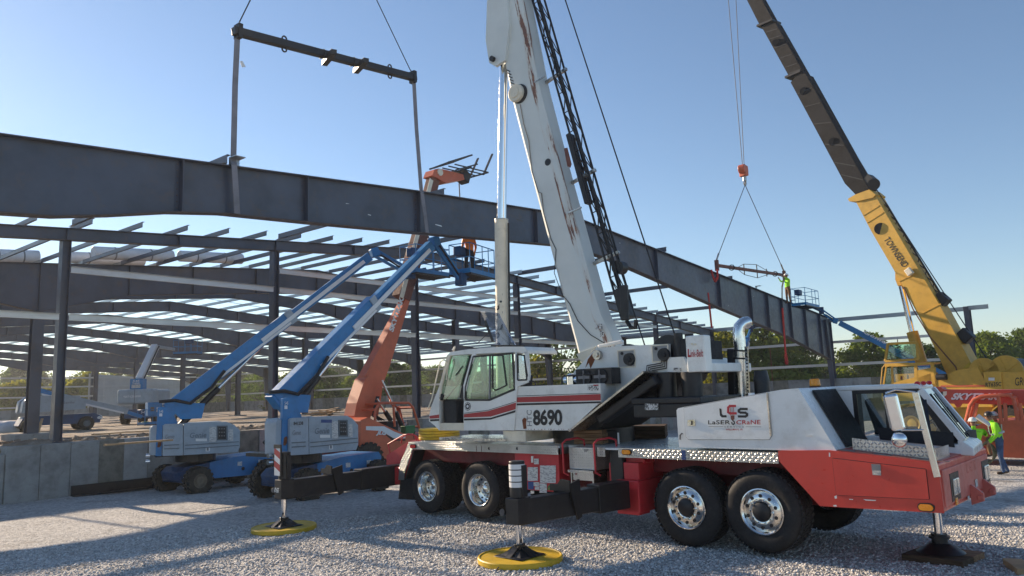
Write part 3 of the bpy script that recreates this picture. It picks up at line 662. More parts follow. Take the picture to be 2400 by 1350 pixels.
lamp(1459, 1054, 1479, 1065, 'lens_amber'); lamp(963, 1042, 975, 1050, 'lens_red'); lamp(2154, 1182, 2188, 1196, 'lens_amber')
for a, b in ((1147, 1051), (1213, 1051)): MB().cyl(c3(a, b, NS - .006), c3(a, b, NS - .002), .03, n=16).build('hole', 'ink_black', dk)
# ---- rear end
rp = cp([(957, 1040), (966, 1054), (948, 1108), (946, 1125), (934, 1125), (936, 1090)])
MB().prism(rp, NS - .004, NS + .02).build('mudguard_trim', 'diamond_plate', TC, 0)
m = MB(); q0 = cp([(966, 1056), (946, 1125)]); m.bar((q0[0][0] + .02, NS + .5, q0[0][1]), (q0[1][0] + .02, NS + .5, q0[1][1]), .95, .03, (1, 0, 0)).build('mudguard', 'black_paint', TC, 0)
q1 = cp([(937, 1122), (932, 1170), (968, 1172), (966, 1122)]); MB().prism(q1, NS + .02, NS + .05).build('mud_flap', 'rubber', TC, 0)
m = MB().prism([(-4.0, DZ), (-4.35, DZ), (-5.2, DZ - .35), (-5.2, .75), (-4.25, .75)], -.95, .95); rb = m.build('rear_box', 'box_red', TC, 0, .015)
patch(rb, 'label', [(-5.08, -.8, DZ - .30), (-5.08, -.35, DZ - .30), (-4.5, -.35, DZ - .055), (-4.5, -.8, DZ - .055)], 'printed_sheet', .004, .006)
for y in (-.9, -.2): MB().tube([(-5.12, y, DZ - .32), (-5.2, y, DZ - .1), (-4.6, y, DZ + .12), (-4.25, y, DZ + .14), (-4.15, y, DZ)], .018).build('grab_rail', 'box_red', rb)
MB().tube([(-4.45, -1.1, DZ - .05), (-4.4, -1.12, DZ + .08), (-4.2, -1.1, DZ + .16), (-4.0, -1.05, DZ + .12), (-3.95, -1, DZ)], .016).build('grab_rail', 'box_red', rb)
MB().b2((-4.95, NS + .02, .5), (-4.35, -.9, .88)).build('outrigger_housing', 'box_red', TC, 0, .015)
# ---- wheels: lathe-turned tyre with tread lugs, dished alloy rim
def wheel(x, y, z, r, wd, dual=False, side=-1):
    e = MB()
    pr = [(r * .545, -wd / 2 * .86), (r * .60, -wd / 2), (r * .84, -wd / 2 * 1.04), (r * .95, -wd / 2 * .93), (r * .985, -wd / 2 * .80), (r, -wd / 2 * .55), (r, wd / 2 * .55), (r * .985, wd / 2 * .80), (r * .95, wd / 2 * .93), (r * .84, wd / 2 * 1.04), (r * .60, wd / 2), (r * .545, wd / 2 * .86)]
    e.rev(pr, (x, y, z), (0, 1, 0), 40)
    n = 44
    for k in range(n):
        a0 = 2 * math.pi * k / n
        for j, (yo, off) in enumerate(((-.34, 0), (-.11, .5), (.11, 0), (.34, .5))):
            a = a0 + off * 2 * math.pi / n; R = Matrix.Rotation(-a, 3, 'Y') @ Matrix.Rotation(R_(18 if j % 2 else -18), 3, 'X')
            e.box((x + math.cos(a) * (r + .004), y + yo * wd, z + math.sin(a) * (r + .004)), (.022, wd * .19, 2 * math.pi * r / n * .74), R)
    t = bpy.data.objects.new('wheel', e.mesh('wheel', 45)); COL.objects.link(t); t.data.materials.append(MATS['rubber']); t.parent = TC
    s = side; h = wd / 2
    rm = MB()
    if dual and s < 0:   # deep-dish dual rim
        rm.rev([(r * .575, s * h * .95), (r * .585, s * h * 1.02), (r * .56, s * h * 1.03), (r * .52, s * h * .9), (r * .50, s * h * .2), (r * .46, s * -h * .4), (r * .32, s * -h * .62), (r * .16, s * -h * .6), (r * .15, s * -h * .1), (r * .09, s * h * .02), (0.001, s * h * .03)], (x, y, z), (0, 1, 0), 36)
        for k in range(10):
            a = 2 * math.pi * k / 10; rm.cyl((x + math.cos(a) * r * .25, y + s * -h * .62, z + math.sin(a) * r * .25), (x + math.cos(a) * r * .25, y + s * -h * .35, z + math.sin(a) * r * .25), .016, n=6)
        hole_r, hy = .40, s * -h * .50
    else:
        rm.rev([(r * .55, s * h * .95), (r * .565, s * h * 1.02), (r * .54, s * h * 1.04), (r * .50, s * h * .96), (r * .47, s * h * .82), (r * .44, s * h * .86), (r * .40, s * h * .98), (r * .25, s * h * 1.02), (r * .22, s * h * .96), (r * .21, s * h * .7)], (x, y, z), (0, 1, 0), 36)
        for k in range(10):
            a = 2 * math.pi * k / 10; c_ = Vector((x + math.cos(a) * r * .29, y + s * h * .98, z + math.sin(a) * r * .29)); rm.cyl(c_, c_ + Vector((0, s * .05, 0)), .02, .012, n=6)
        hole_r, hy = .385, s * h * .985
    rm.build('rim', 'polished_alloy', t, 50)
    hb = MB()
    for k in range(10):
        a = 2 * math.pi * (k + .5) / 10; c_ = Vector((x + math.cos(a) * r * hole_r, y + hy, z + math.sin(a) * r * hole_r)); hb.cyl(c_, c_ + Vector((0, s * .008, 0)), .026 if not dual else .02, n=12)
    if not dual: hb.rev([(r * .23, s * h * .9), (r * .225, s * h * 1.1), (r * .14, s * h * 1.2), (0.001, s * h * 1.22)], (x, y, z), (0, 1, 0), 20)
    hb.build('hub', 'black_paint', t, 45); return t
RF, RRr = .575, .53
for sd_ in (-1, 1):
    wheel(2.77, sd_ * 1.06, .565, RF, .43, False, sd_); wheel(3.99, sd_ * 1.06, .60, RF, .43, False, sd_)
    for xx_, zz_ in ((-1.81, .545), (-3.38, .525)):
        wheel(xx_, sd_ * 1.14, zz_, RRr, .27, True, sd_); wheel(xx_, sd_ * .80, zz_, RRr, .27, True, sd_)
# ---- front body and bumper
fp = cp([(1824, 1056), (1943, 1055), (2198, 1086), (2214, 1203), (1922, 1186), (1826, 1080)])
fb = MB().prism(fp, NS - .008, 1.29).build('front_body', 'crane_red', TC, 0, .035, 3)
XF = fp[3][0] + .004
MB().b2((XF - .03, -1.22, fp[3][1] + .06), (XF + .006, 1.22, fp[2][1] - .09)).build('bumper_plate', 'pale_red', fb, 0, .01)
MB().plate([(fp[1][0], NS + .03, fp[1][1] + .006), (fp[2][0] - .02, NS + .03, fp[2][1] + .008), (fp[2][0] - .02, 1.25, fp[2][1] + .008), (fp[1][0], 1.25, fp[1][1] + .006)], .006).build('top_plate', 'pale_red', fb, 0)  # paler red paints the sky reflection onto the sloping top
dd = cp([(1951, 1074), (2170, 1100), (2178, 1170), (1961, 1160)], NS - .01)
MB().prism([dd[3], dd[2], dd[1], dd[0]], NS - .022, NS - .008).build('locker_door', 'crane_red', fb, 0, .006)
hh = cp([(2043, 1087), (2065, 1089), (2066, 1114), (2046, 1113)], NS - .02)
lt = MB().prism(hh, NS - .034, NS - .02).build('latch', 'polished_alloy', fb, 0, .006); hx = sum(p[0] for p in hh) / 4; hz = sum(p[1] for p in hh) / 4
MB().b2((hx - .055, NS - .04, hz - .01), (hx + .055, NS - .034, hz + .07)).build('latch_paddle', 'ink_grey', lt, 0)
for q in (((2023, 1170), (2054, 1172), (2052, 1174), (2030, 1173)), ((1990, 1169), (2000, 1170), (1999, 1171.5), (1991, 1171)), ((1953, 1184), (1960, 1183), (1962, 1187), (1954, 1187)), ((1956, 1163), (1961, 1161), (1962, 1168), (1957, 1169)), ((1943, 1060), (1946, 1062), (1946, 1071), (1943, 1070))): patch(fb, 'paint_chip', [c3(a, b, NS - .012) for a, b in q][::-1], 'label_white', .002)
for a, b in (((2188, 1187), .018),): MB().cyl(c3(*a, NS - .014), c3(*a, NS - .008), b, n=10).build('bolt_hole', 'ink_black', fb)
def fx(a, b, x): return CF.px(a, b, 'x', x)
for yc in (-.72, 1.0):
    z0 = 1.03; MB().b2((XF + .004, yc - .21, z0 - .17), (XF + .012, yc + .21, z0 + .17)).build('lamp_bezel', 'black_paint', fb, 0)
    h_ = MB().b2((XF + .006, yc - .13, z0 - .10), (XF + .035, yc + .13, z0 + .10)).build('headlight', 'headlamp', fb, 0, .012); MB().b2((XF + .034, yc - .005, z0 - .09), (XF + .038, yc + .005, z0 + .09)).build('lens_rib', 'ink_grey', h_, 0)
    m_ = MB().b2((XF + .004, yc - .02 - .06 * (1 if yc < 0 else -1), .80), (XF + .02, yc + .08 - .06 * (1 if yc < 0 else -1), .89)).build('indicator', 'lens_amber', fb, 0, .012)
for yc in (.05, .75):
    MB().prism([(XF, .96), (XF + .03, .96), (XF + .15, .86), (XF + .15, .76), (XF, .70)], yc - .03, yc + .03).cyl((XF + .11, yc - .045, .80), (XF + .11, yc + .045, .80), .04).build('tow_lug', 'pale_red', fb, 30, .01)
patch(fb, 'label', [(XF + .01, .3, .90), (XF + .01, .42, .90), (XF + .01, .42, 1.0), (XF + .01, .3, 1.0)], 'printed_sheet', .003)
patch(fb, 'label', [(XF + .01, -.2, .80), (XF + .01, -.1, .80), (XF + .01, -.1, .84), (XF + .01, -.2, .84)], 'printed_sheet', .003)
letters(fb, 'L C S', (XF + .008, -.05, 1.12), (XF + .008, .45, 1.12), (XF + .008, -.05, 1.25), 'crane_red', 0, 0, .002)
for a_, b_ in zip(dd, dd[1:] + dd[:1]): MB().bar((a_[0], NS - .010, a_[1]), (b_[0], NS - .010, b_[1]), .006, .012).build('door_seam', 'ink_black', fb, 0)
# anti-slip tape squares along the step
for k in range(9):
    a = fp[0][0] + .15 + k * .22; b = a + .2
    def zz(x): return poly(x, [fp[0], fp[1], fp[2]])
    MB().plate([(a, NS + .04, zz(a) + .014), (b, NS + .04, zz(b) + .014), (b, NS + .16, zz(b) + .014), (a, NS + .16, zz(a) + .014)], .004).build('antislip_tape', 'tape_grey' if k % 2 else 'tape_orange', fb, 0)
# ---- engine hood
hp = cp([(1590, 1042), (1584.5, 962), (1588, 957), (1603, 954), (1798, 919), (1830, 913.5), (1870, 910), (1960, 1048)])
HZ = DZ + .01
hp = [(a, max(b, HZ) if b > 1.6 else HZ + .03) for a, b in hp]
hd = MB().prism(hp, NS + .012, 0.06).build('engine_hood', 'hood_white', TC, 0, .03, 3)
dp = cp([(1603, 956), (1797, 921), (1807, 1022), (1803, 1030), (1613, 1030), (1607, 1022)]); [MB().bar((a_[0], NS + .009, a_[1]), (b_[0], NS + .009, b_[1]), .006, .014).build('door_seam', 'ink_grey', hd, 0) for a_, b_ in zip(dp, dp[1:] + dp[:1])]; hdoor = MB().prism(dp, NS - .002, NS + .012).build('hood_door', 'hood_white', hd, 0, .006)
MB().prism([(a, b) for a, b in cp([(1612, 984), (1630, 983.5), (1630.5, 998.5), (1612.5, 998)])], NS - .012, NS - .002).build('latch', 'polished_alloy', hdoor, 0, .004)
MB().prism([(a, b) for a, b in cp([(1621, 986), (1624, 986), (1624, 996), (1621, 996)])], NS - .018, NS - .012).build('latch_slot', 'ink_black', hdoor, 0)
MB().cyl(c3(1798, 920, NS - .004), c3(1807, 1022, NS - .004), .014, n=8).build('hinge', 'tarnished_steel', hdoor)
MB().prism(cp([(1893, 1018.5), (1905, 1018.5), (1905, 1023), (1893, 1023)], NS), NS - .004, NS + .014).build('hole_plate', 'label_white', hd, 0)
MB().tube([c3(1594, 1030, NS - .01), c3(1594, 1020, NS - .02), c3(1598, 1016, NS - .03), c3(1600, 1017, NS - .02)], .01, 6).build('latch_strap', 'ink_black', hd)
gx0, gx1 = hp[6], hp[7]
nrm = Vector((-(gx1[1] - gx0[1]), 0, (gx1[0] - gx0[0]))).normalized()
if nrm.x < 0: nrm = -nrm
def gp(t, y, o=0.0): return Vector((gx0[0] + (gx1[0] - gx0[0]) * t, y, gx0[1] + (gx1[1] - gx0[1]) * t)) + nrm * o
gr = MB().plate([gp(.06, NS + .37, .03), gp(.06, -.06, .03), gp(.97, -.06, .03), gp(.97, NS + .37, .03)], .02).build('grille', 'interior_dark', hd, 0)
for k in range(22):
    yq = NS + .39 + k * (.82 / 22); MB().bar(gp(.08, yq, .045), gp(.98, yq, .045), .014, .02, tuple(nrm)).build('louver', 'black_paint', gr, 0)
MB().cyl((hp[5][0] + .12, -.35, hp[5][1]), (hp[5][0] + .12, -.35, hp[5][1] + .03), .085, n=20).build('beacon_base', 'black_paint', TC)
MB().cyl((hp[5][0] + .12, -.35, hp[5][1] + .03), (hp[5][0] + .12, -.35, hp[5][1] + .14), .08, .07, n=20).build('beacon', 'lens_amber', TC, 40, .015)
for a, z_ in ((1603, 2.15), (1706, 2.27)): MB().cyl((c3(a, 950, NS)[0] + .05, -.6, z_ - .12), (c3(a, 950, NS)[0] + .05, -.6, z_), .05, n=12).build('cap', 'hood_white', hd)
# company lettering on the hood door
Y_ = NS - .006
def z5(x, y): return c3(1560 + x / 5.4545, 880 + y / 5.4545, Y_)
def hood_poly(pts, mat): patch(hdoor, 'emblem', [z5(a, b) for a, b in pts][::-1], mat, .002, .002)
hood_poly([(688, 420), (714, 425), (720, 490), (735, 508), (778, 508), (782, 536), (720, 536), (695, 512)], 'ink_black')
def stroke(pts, wd, mat):
    P = [z5(a, b) for a, b in pts]; m = MB()
    for i, (p, q) in enumerate(zip(P, P[1:])):
        e = (q - p).normalized() * (wd * .35 if True else 0); m.bar(p - e, q + e, .003 + i * .0006, wd, (0, 0, 1))
    return m.build('emblem', mat, hdoor, 0)
stroke([(1040, 428), (960, 428), (934, 445), (934, 462), (958, 474), (1020, 476), (1042, 492), (1040, 512), (1020, 524), (934, 524)], .032, 'ink_black')
stroke([(890, 390), (822, 390), (800, 410), (800, 470), (826, 485), (898, 484)], .034, 'ink_red')
for a in (828, 848, 868): stroke([(a, 410), (a + 4, 515)], .006, 'ink_red' if a != 848 else 'ink_grey')
hood_poly([(832, 512), (880, 512), (880, 555), (862, 575), (845, 572), (834, 550)], 'rusty_brown')
stroke([(858, 575), (878, 592), (880, 612), (866, 626), (850, 618), (846, 600)], .016, 'ink_black')
letters(hdoor, 'LaSER', z5(545, 625), z5(828, 625), z5(545, 572), 'ink_black', 0, .012, .004, spacing=1.05)
letters(hdoor, 'CRaNE', z5(905, 626), z5(1215, 624), z5(905, 571), 'ink_red', 0, .012, .004, spacing=1.05)
letters(hdoor, 'SERVICE', z5(752, 666), z5(1005, 666), z5(752, 646), 'ink_grey', 0, .004, .004, spacing=1.5)
letters(hdoor, 'WELLMAN, IA.', z5(770, 706), z5(992, 704), z5(770, 680), 'ink_red', 0, .01, .004)
stroke([(550, 652), (735, 653)], .006, 'ink_grey'); stroke([(1025, 656), (1220, 657)], .006, 'ink_grey')
# ---- driver's cab (half width, far side of the hood)
CY = -.06
def cabp(pts): return [(lambda v: (v[0], v[2]))(CF.px(a, b, 'y', CY)) for a, b in pts]
def z6(x, y): return (1950 + x / 5.624, 880 + y / 5.624)
prof = cabp([(1950, 907), z6(1130, 150), z6(1165, 178), z6(1770, 880), z6(1930, 960), z6(1925, 1010), (2040, 1048), (1960, 1040)])
cabm = MB()
xr_, xfz = prof[0][0], prof[3][0]; zr = 2.325
roof = [(xr_ - .05, zr), (prof[1][0], zr), (prof[2][0], zr - .05)]
rp_ = [(xr_ - .05, zr - .07), (prof[1][0], zr - .07), (prof[2][0], zr - .09), (prof[2][0], zr - .05), (prof[1][0], zr), (xr_ - .05, zr)]
cabm.add([(a, CY, b) for a, b in rp_] + [(a - (.16 if a > 5.5 else 0), 1.25, b) for a, b in rp_], [(i, (i + 1) % 6, 6 + (i + 1) % 6, 6 + i) for i in range(6)] + [tuple(range(6))[::-1], tuple(range(6, 12))])
cab = cabm.build('driver_cab', 'hood_white', TC, 0, .03, 3)
wsb = (6.34, 1.55); FS = .16; wst = (prof[2][0] - .01, zr - .08)
bp_ = [(4.9, DZ - .02), (wsb[0] + .12, DZ - .08), (wsb[0] + .12, 1.45), (wsb[0], 1.55), (wsb[0] - .06, 1.55), (wsb[0] - .06, 1.50), (5.35, 1.60), (5.1, 1.60)]
nb = len(bp_); MB().add([(a, CY, b) for a, b in bp_] + [(a - (FS if a > 6 else 0), 1.24, b) for a, b in bp_], [(i, (i + 1) % nb, nb + (i + 1) % nb, nb + i) for i in range(nb)] + [tuple(range(nb))[::-1], tuple(range(nb, 2 * nb))]).build('cab_body', 'hood_white', cab, 0, .015)
MB().prism([(5.3, 1.55), (wsb[0] - .1, 1.46), (wsb[0] - .1, 1.66), (5.28, 1.72)], CY - .012, CY - .002).build('door_sill', 'interior_dark', cab, 0)
for y in (CY + .03, 1.21): MB().bar((wst[0] - (FS if y > 1 else 0), y, wst[1]), (wsb[0] - (FS if y > 1 else 0), y, wsb[1]), .06, .09, (1, 0, 0)).build('pillar', 'hood_white', cab, 0, .01)
MB().prism([(4.62, zr - .07), (4.97, zr - .07), (4.97, 1.55), (4.62, 1.55)], CY, CY + .05).build('rear_quarter', 'hood_white', cab, 0)
MB().b2((4.97, CY + .002, 1.55), (5.03, CY + .04, zr - .12)).build('window_frame', 'black_paint', cab, 0)
MB().b2((xr_ + .1, CY + .004, zr - .12), (prof[1][0], CY + .04, zr - .07)).b2((5.40, CY + .006, 1.60), (5.44, CY + .04, zr - .1)).build('window_frame', 'black_paint', cab, 0)
MB().bar((prof[1][0] - .02, CY + .02, zr - .1), (wsb[0] - .14, CY + .02, 1.58), .03, .10, (1, 0, 0)).build('window_frame', 'black_paint', cab, 0)
MB().plate([(wst[0] + .012, CY + .07, wst[1]), (wst[0] + .012 - FS, 1.18, wst[1]), (wsb[0] + .012 - FS, 1.18, wsb[1]), (wsb[0] + .012, CY + .07, wsb[1])], .01).build('windshield', 'glass_blue', cab, 0)
MB().prism([(5.03, zr - .12), (prof[1][0] - .06, zr - .12), (wsb[0] - .2, 1.62), (5.03, 1.66)], CY + .018, CY + .024).build('side_window', 'glass_clear', cab, 0)
MB().b2((xr_ - .06, CY + .06, 1.5), (xr_ - .02, .5, zr - .1)).b2((xr_ - .06, .95, 1.5), (xr_ - .02, 1.22, zr - .1)).build('rear_wall', 'interior_dark', cab, 0)
MB().b2((5.3, CY + .1, DZ + .01), (6.2, 1.2, DZ + .03)).b2((5.95, CY + .15, 1.5), (6.25, 1.2, 1.62)).build('dashboard', 'interior_dark', cab, 0)
MB().box((5.35, .55, 1.62), (.5, .5, .14)).box((5.12, .55, 1.86), (.14, .46, .55), rotm(0, -14)).build('seat', 'dark_cloth', cab, 0, .05, 3)
MB().box((5.34, .18, 1.62), (.14, .1, .16)).build('armrest', 'seat_tan', cab, 0, .03)
MB().rev([(.19, -.012), (.205, 0), (.19, .012), (.175, 0)], (5.85, .55, 1.78), (-.5, 0, .85), 20, closed=True).bar((5.85, .55, 1.78), (6.0, .55, 1.58), .04, .04).build('steering_wheel', 'black_paint', cab)
for k in range(3): MB().sph((prof[2][0] - .06, .05 + k * .3, zr + .006), (.04, .05, .03), 10, 6).build('clearance_lamp', 'lens_red', cab)
def wsp(t, y, o=.03): return Vector((wst[0] + (wsb[0] - wst[0]) * t + o - FS * (y - CY) / 1.24, y, wst[1] + (wsb[1] - wst[1]) * t + o * .6))
for a in (.12, .62):
    wp = MB().bar(wsp(1.0, a), wsp(.42, a + .16), .010, .014).build('wiper_arm', 'black_paint', cab, 0); MB().bar(wsp(.72, a + .02, .025), wsp(.12, a + .24, .025), .009, .016).build('wiper_blade', 'black_paint', wp, 0)
tp_ = [c3(1981, 1024, NS + .2), c3(2192, 1058, NS + .2)]
MB().plate([(5.27, NS + .2, 1.49), (6.22, NS + .2, 1.39), (6.22, NS + .2, 1.53), (5.27, NS + .2, 1.64)], .012).plate([(5.27, NS + .2, 1.63), (6.22, NS + .2, 1.525), (6.22, NS + .26, 1.525), (5.27, NS + .26, 1.63)], .008).build('step_guard', 'diamond_plate', cab, 0)
MB().plate([(6.27, NS + .16, 1.36), (6.27, NS + .78, 1.36), (6.27, NS + .78, 1.53), (6.27, NS + .16, 1.53)], .012).build('step_guard', 'polished_alloy', cab, 0)
MB().bar((6.2, NS + .3, 1.4), (5.95, -.12, 2.1), .05, .02).build('grab_strap', 'black_paint', cab, 0)
# mirror on its post
P0, P1 = Vector((6.31, NS - .03, 1.20)), Vector((6.17, NS - .03, 2.23))
mi = MB().bar(P0, P1, .03, .075, (1, 0, 0)).build('mirror_post', 'polished_alloy', TC, 0, .006)
MB().tube([P1, P1 + Vector((-.2, -.08, .04)), P1 + Vector((-.32, -.1, .0))], .012).build('mirror_arm', 'polished_alloy', mi)
MB().tube([P0 + (P1 - P0) * .55, P0 + (P1 - P0) * .55 + Vector((-.25, -.1, 0))], .012).build('mirror_arm', 'polished_alloy', mi)
mc = Vector((5.93, NS - .12, 1.99)); Rm = rotm(12, -7)
MB().box(mc, (.165, .10, .46), Rm).build('mirror', 'chrome', mi, 0, .035, 3); MB().box(mc + Vector((-.086, 0, 0)), (.012, .08, .4), Rm).build('mirror_glass', 'glass_blue', mi, 0)
MB().sph((5.95, NS - .12, 1.65), (.095, .06, .095), 16, 10).build('spot_mirror', 'chrome', mi)
# ---- outriggers
def outrigger(xb_, xe, ye, zb0, far=False):
    s = 1 if far else -1
    p = Vector((xb_, s * .5, .70)); q = Vector((xe, s * ye, .70))
    o = MB().bar(p, q, .22, .36).build('outrigger_beam', 'black_paint', TC, 0, .012)
    d = (q - p).normalized()
    MB().bar(p, p + d * (ye * .42), .28, .43).build('beam_sleeve', 'black_paint', o, 0, .012)
    if not far:
        k = p + d * (ye * .58); MB().prism([(k[0] - .2, .90), (k[0] + .19, .90), (k[0] + .19, 1.06), (k[0] + .02, 1.08), (k[0] - .05, 1.0), (k[0] - .2, 1.0)], k[1] - .16, k[1] - .13).prism([(k[1] - .13, 1.0), (k[1] + .13, 1.06), (k[1] + .16, .5), (k[1] + .05, .46)], k[0] + .13, k[0] + .16, 'x').b2((k[0] - .16, k[1] - .13, .6), (k[0] - .13, k[1] + .12, .98)).build('pad_bracket', 'black_paint', o, 0, .008)
        kk = p + d * (ye * .9); MB().cyl(kk + Vector((-.153, 0, .0)), kk + Vector((-.149, 0, 0)), .05, n=16).build('hole', 'ink_grey', o)
    e = Vector((xe, s * (ye - .05), 0)); zg = gz(*CF.w(e)[:2])
    MB().b2((xe - .125, e.y - .14, .535), (xe + .125, e.y + .14, .90)).build('jack_box', 'black_paint', o, 0, .01)
    j = MB().cyl((xe, e.y, .9), (xe, e.y, 1.42), .115, n=20).build('jack_cylinder', 'black_paint', o, 40, .01)
    MB().b2((xe + .115, e.y - .03, .92), (xe + .14, e.y + .06, 1.36)).build('jack_pipe', 'black_paint', j, 0)
    MB().cyl((xe, e.y, .2 + zg), (xe, e.y, .6), .05, n=16).build('jack_rod', 'chrome', o)
    f = MB().prism([(-.27, 0), (.27, 0), (.08, .16), (-.08, .16)], -.05, .05).prism([(-.27, 0), (.27, 0), (.08, .16), (-.08, .16)], -.05, .05, 'x').add([(-.27, -.27, 0), (.27, -.27, 0), (.27, .27, 0), (-.27, .27, 0), (-.24, -.24, .02), (.24, -.24, .02), (.24, .24, .02), (-.24, .24, .02)], [(0, 1, 2, 3), (4, 5, 6, 7), (0, 1, 5, 4), (1, 2, 6, 5), (2, 3, 7, 6), (3, 0, 4, 7)]).add([(-.2, -.2, .02), (.2, -.2, .02), (.2, .2, .02), (-.2, .2, .02), (-.09, -.09, .12), (.09, -.09, .12), (.09, .09, .12), (-.09, .09, .12)], [(4, 5, 6, 7), (0, 1, 5, 4), (1, 2, 6, 5), (2, 3, 7, 6), (3, 0, 4, 7)]).cyl((0, 0, .1), (0, 0, .2), .085)
    f.v = [(a + xe, b + e.y, c * .8 + zg + .095) for a, b, c in f.v]; fo = f.build('float', 'black_paint', o, 40, .006)
    if not far: MB().tube([(xe + .09, e.y - .05, zg + .28), (xe + .13, e.y - .1, zg + .36), (xe + .1, e.y - .12, zg + .24), (xe + .05, e.y - .1, zg + .22)], .009).build('retaining_clip', 'rope', fo)
    return o, j, e, zg
o1, j1, E1, g1 = outrigger(1.72, 1.36, 3.58, 0); o2, j2, E2, g2 = outrigger(-4.65, -4.50, 3.98, 0); o3, j3, E3, g3 = outrigger(1.72, 1.72, 3.5, 0, True); o4, j4, E4, g4 = outrigger(-4.65, -4.6, 3.5, 0, True)
for k in range(4): MB().rev([(.1175, -.035), (.1185, -.035), (.1185, .035), (.1175, .035)], (1.36, E1.y, 1.34 - k * .085), (0, 0, 1), 20, closed=True).build('reflective_band', 'vinyl_white', j1)
pl_ = MB(); xq, yq = -4.50 + .0, E2.y - .14
bd = MB().b2((xq - .12, yq - .012, .98), (xq + .1, yq, 1.50)).build('warning_board', 'vinyl_white', j2, 0)
for k in (0, 1):
    z0 = 1.05 + k * .24; MB().prism([(xq - .12, z0 + .10), (xq + .1, z0), (xq + .1, z0 + .13), (xq - .12, z0 + .22)], yq - .016, yq - .0125).build('red_stripe', 'stripe_red', bd, 0)
MB().b2((xq - .14, yq - .018, 1.5), (xq + .12, yq + .01, 1.57)).b2((xq + .1, yq - .018, .98), (xq + .13, yq + .01, 1.5)).build('board_frame', 'black_paint', bd, 0)
patch(o2, 'warning_label', [(-4.62, E2.y - .146, .66), (-4.44, E2.y - .146, .66), (-4.44, E2.y - .146, .75), (-4.62, E2.y - .146, .75)], 'warning_label', .004)
for x0, yv in ((1.70, NS - .01), ):
    MB().b2((1.50, NS - .02, .42), (1.95, -.5, .92)).b2((1.28, -1.18, .82), (1.6, -.5, 1.18)).b2((1.62, -1.24, .92), (1.92, -.5, 1.2)).prism([(1.30, 1.18), (1.95, 1.18), (1.95, 1.24), (1.6, 1.36), (1.45, 1.36)], -1.1, -.5).build('outrigger_housing', 'box_red', TC, 0, .015)
MB().b2((1.50, NS - .02, -.02 + .40), (1.93, NS + .3, .80)).build('outrigger_housing', 'box_red', TC, 0, .012)
patch(TC, 'warning_label', [(1.6, NS - .026, .66), (1.74, NS - .026, .66), (1.74, NS - .026, .73), (1.6, NS - .026, .73)], 'warning_label', .004)
# front bumper jack
fe = Vector((5.91, 0, 0)); zg5 = gz(*CF.w(fe)[:2])
fj = MB().cyl((5.91, 0, zg5 + .28), (5.91, 0, .9), .055, n=18).build('bumper_jack_rod', 'chrome', TC)
MB().cyl((5.91, 0, zg5 + .10), (5.91, 0, zg5 + .22), .30, .13, n=20).cyl((5.91, 0, zg5 + .22), (5.91, 0, zg5 + .34), .10, n=16).cyl((5.91, 0, zg5 + .28), (5.91, 0, zg5 + .31), .13, n=16).build('bumper_float', 'black_paint', fj, 40)
# ================================================================== crane upper works (cab, boom, winches)
def ub(mb, name, mat, parent=TC, smooth=40, bevel=0.0, seg=2): return shift(mb).build(name, mat, parent, smooth, bevel, seg)
def upatch(parent, name, pts, mat, th=.004, proud=.004):
    P = [Vector(p) for p in pts]; n = Vector((0, 0, 0))
    for i in range(len(P)): n += P[i].cross(P[(i + 1) % len(P)])
    n.normalize(); return ub(MB().plate([p + n * proud for p in P], th), name, mat, parent, 0)
def uletters(parent, s, bl, br, tl, mat, shear=0.0, bold=0.0, proud=0.004, spacing=1.0, name='lettering'):
    vs, fs = text_mesh(s, shear, bold, 0.0, spacing); bl = Vector(bl); u = Vector(br) - bl; v = Vector(tl) - bl; n = u.cross(v).normalized() * proud
    return ub(MB().add([bl + u * a + v * b + n for a, b, c in vs], fs), name, mat, parent, 0)
UN = -1.33
# turntable ring and swing gear
ub(MB().cyl((0.1, 0, DZ - .05), (.1, 0, 1.70), .78, n=36), 'turntable', 'black_paint')
# walkway plate under the cab
ub(MB().b2((-2.75, UN - .02, 1.50), (-1.0, -.4, 1.56)), 'walkway', 'polished_alloy', TC, 0, .005)
ub(MB().b2((-1.1, UN + .05, 1.5), (-.55, -.4, 1.70)), 'cab_mount', 'cream_paint', TC, 0, .01)
# ---- operator's cab
rel = lambda pts, y=UN: up(z7(pts), y)
cabo = ub(MB().prism(rel([(500, 1000), (505, 1188), (1115, 1188), (1150, 690), (820, 830), (505, 830)]), UN, UN + .05), 'operator_cab', 'white_paint', TC, 0, .01)
def cpart(pts, name, mat, y0=UN, y1=UN + .05, bev=.006): return ub(MB().prism(rel(pts), y0, y1), name, mat, cabo, 0, bev)
cpart([(85, 1000), (105, 905), (205, 650), (205, 1190), (150, 1130), (80, 1075)], 'nose_panel', 'white_paint')
cpart([(205, 1100), (500, 1100), (502, 1190), (205, 1190)], 'sill', 'cream_paint', UN + .03, UN + .1)
roofp = [(300, 275), (345, 232), (560, 200), (980, 168), (1235, 168), (1278, 215), (1280, 255), (1140, 235), (600, 258), (345, 275)]
ub(MB().prism(rel(roofp), UN, UN + .92), 'roof', 'white_paint', cabo, 0, .02, 3)
cpart([(205, 650), (300, 275), (345, 272), (235, 650), (212, 830), (203, 830)], 'front_pillar', 'cream_paint', UN, UN + .06)
ub(MB().prism(rel([(205, 650), (300, 275), (345, 272), (235, 650), (212, 830), (203, 830)]), UN + .86, UN + .92), 'front_pillar', 'cream_paint', cabo, 0)
cpart([(605, 258), (655, 258), (590, 420), (545, 650), (505, 830), (500, 640)], 'door_pillar', 'white_paint', UN - .004, UN + .05)
cpart([(545, 275), (605, 258), (505, 640), (495, 830), (425, 790), (470, 560)], 'seal', 'black_paint', UN + .06, UN + .1)
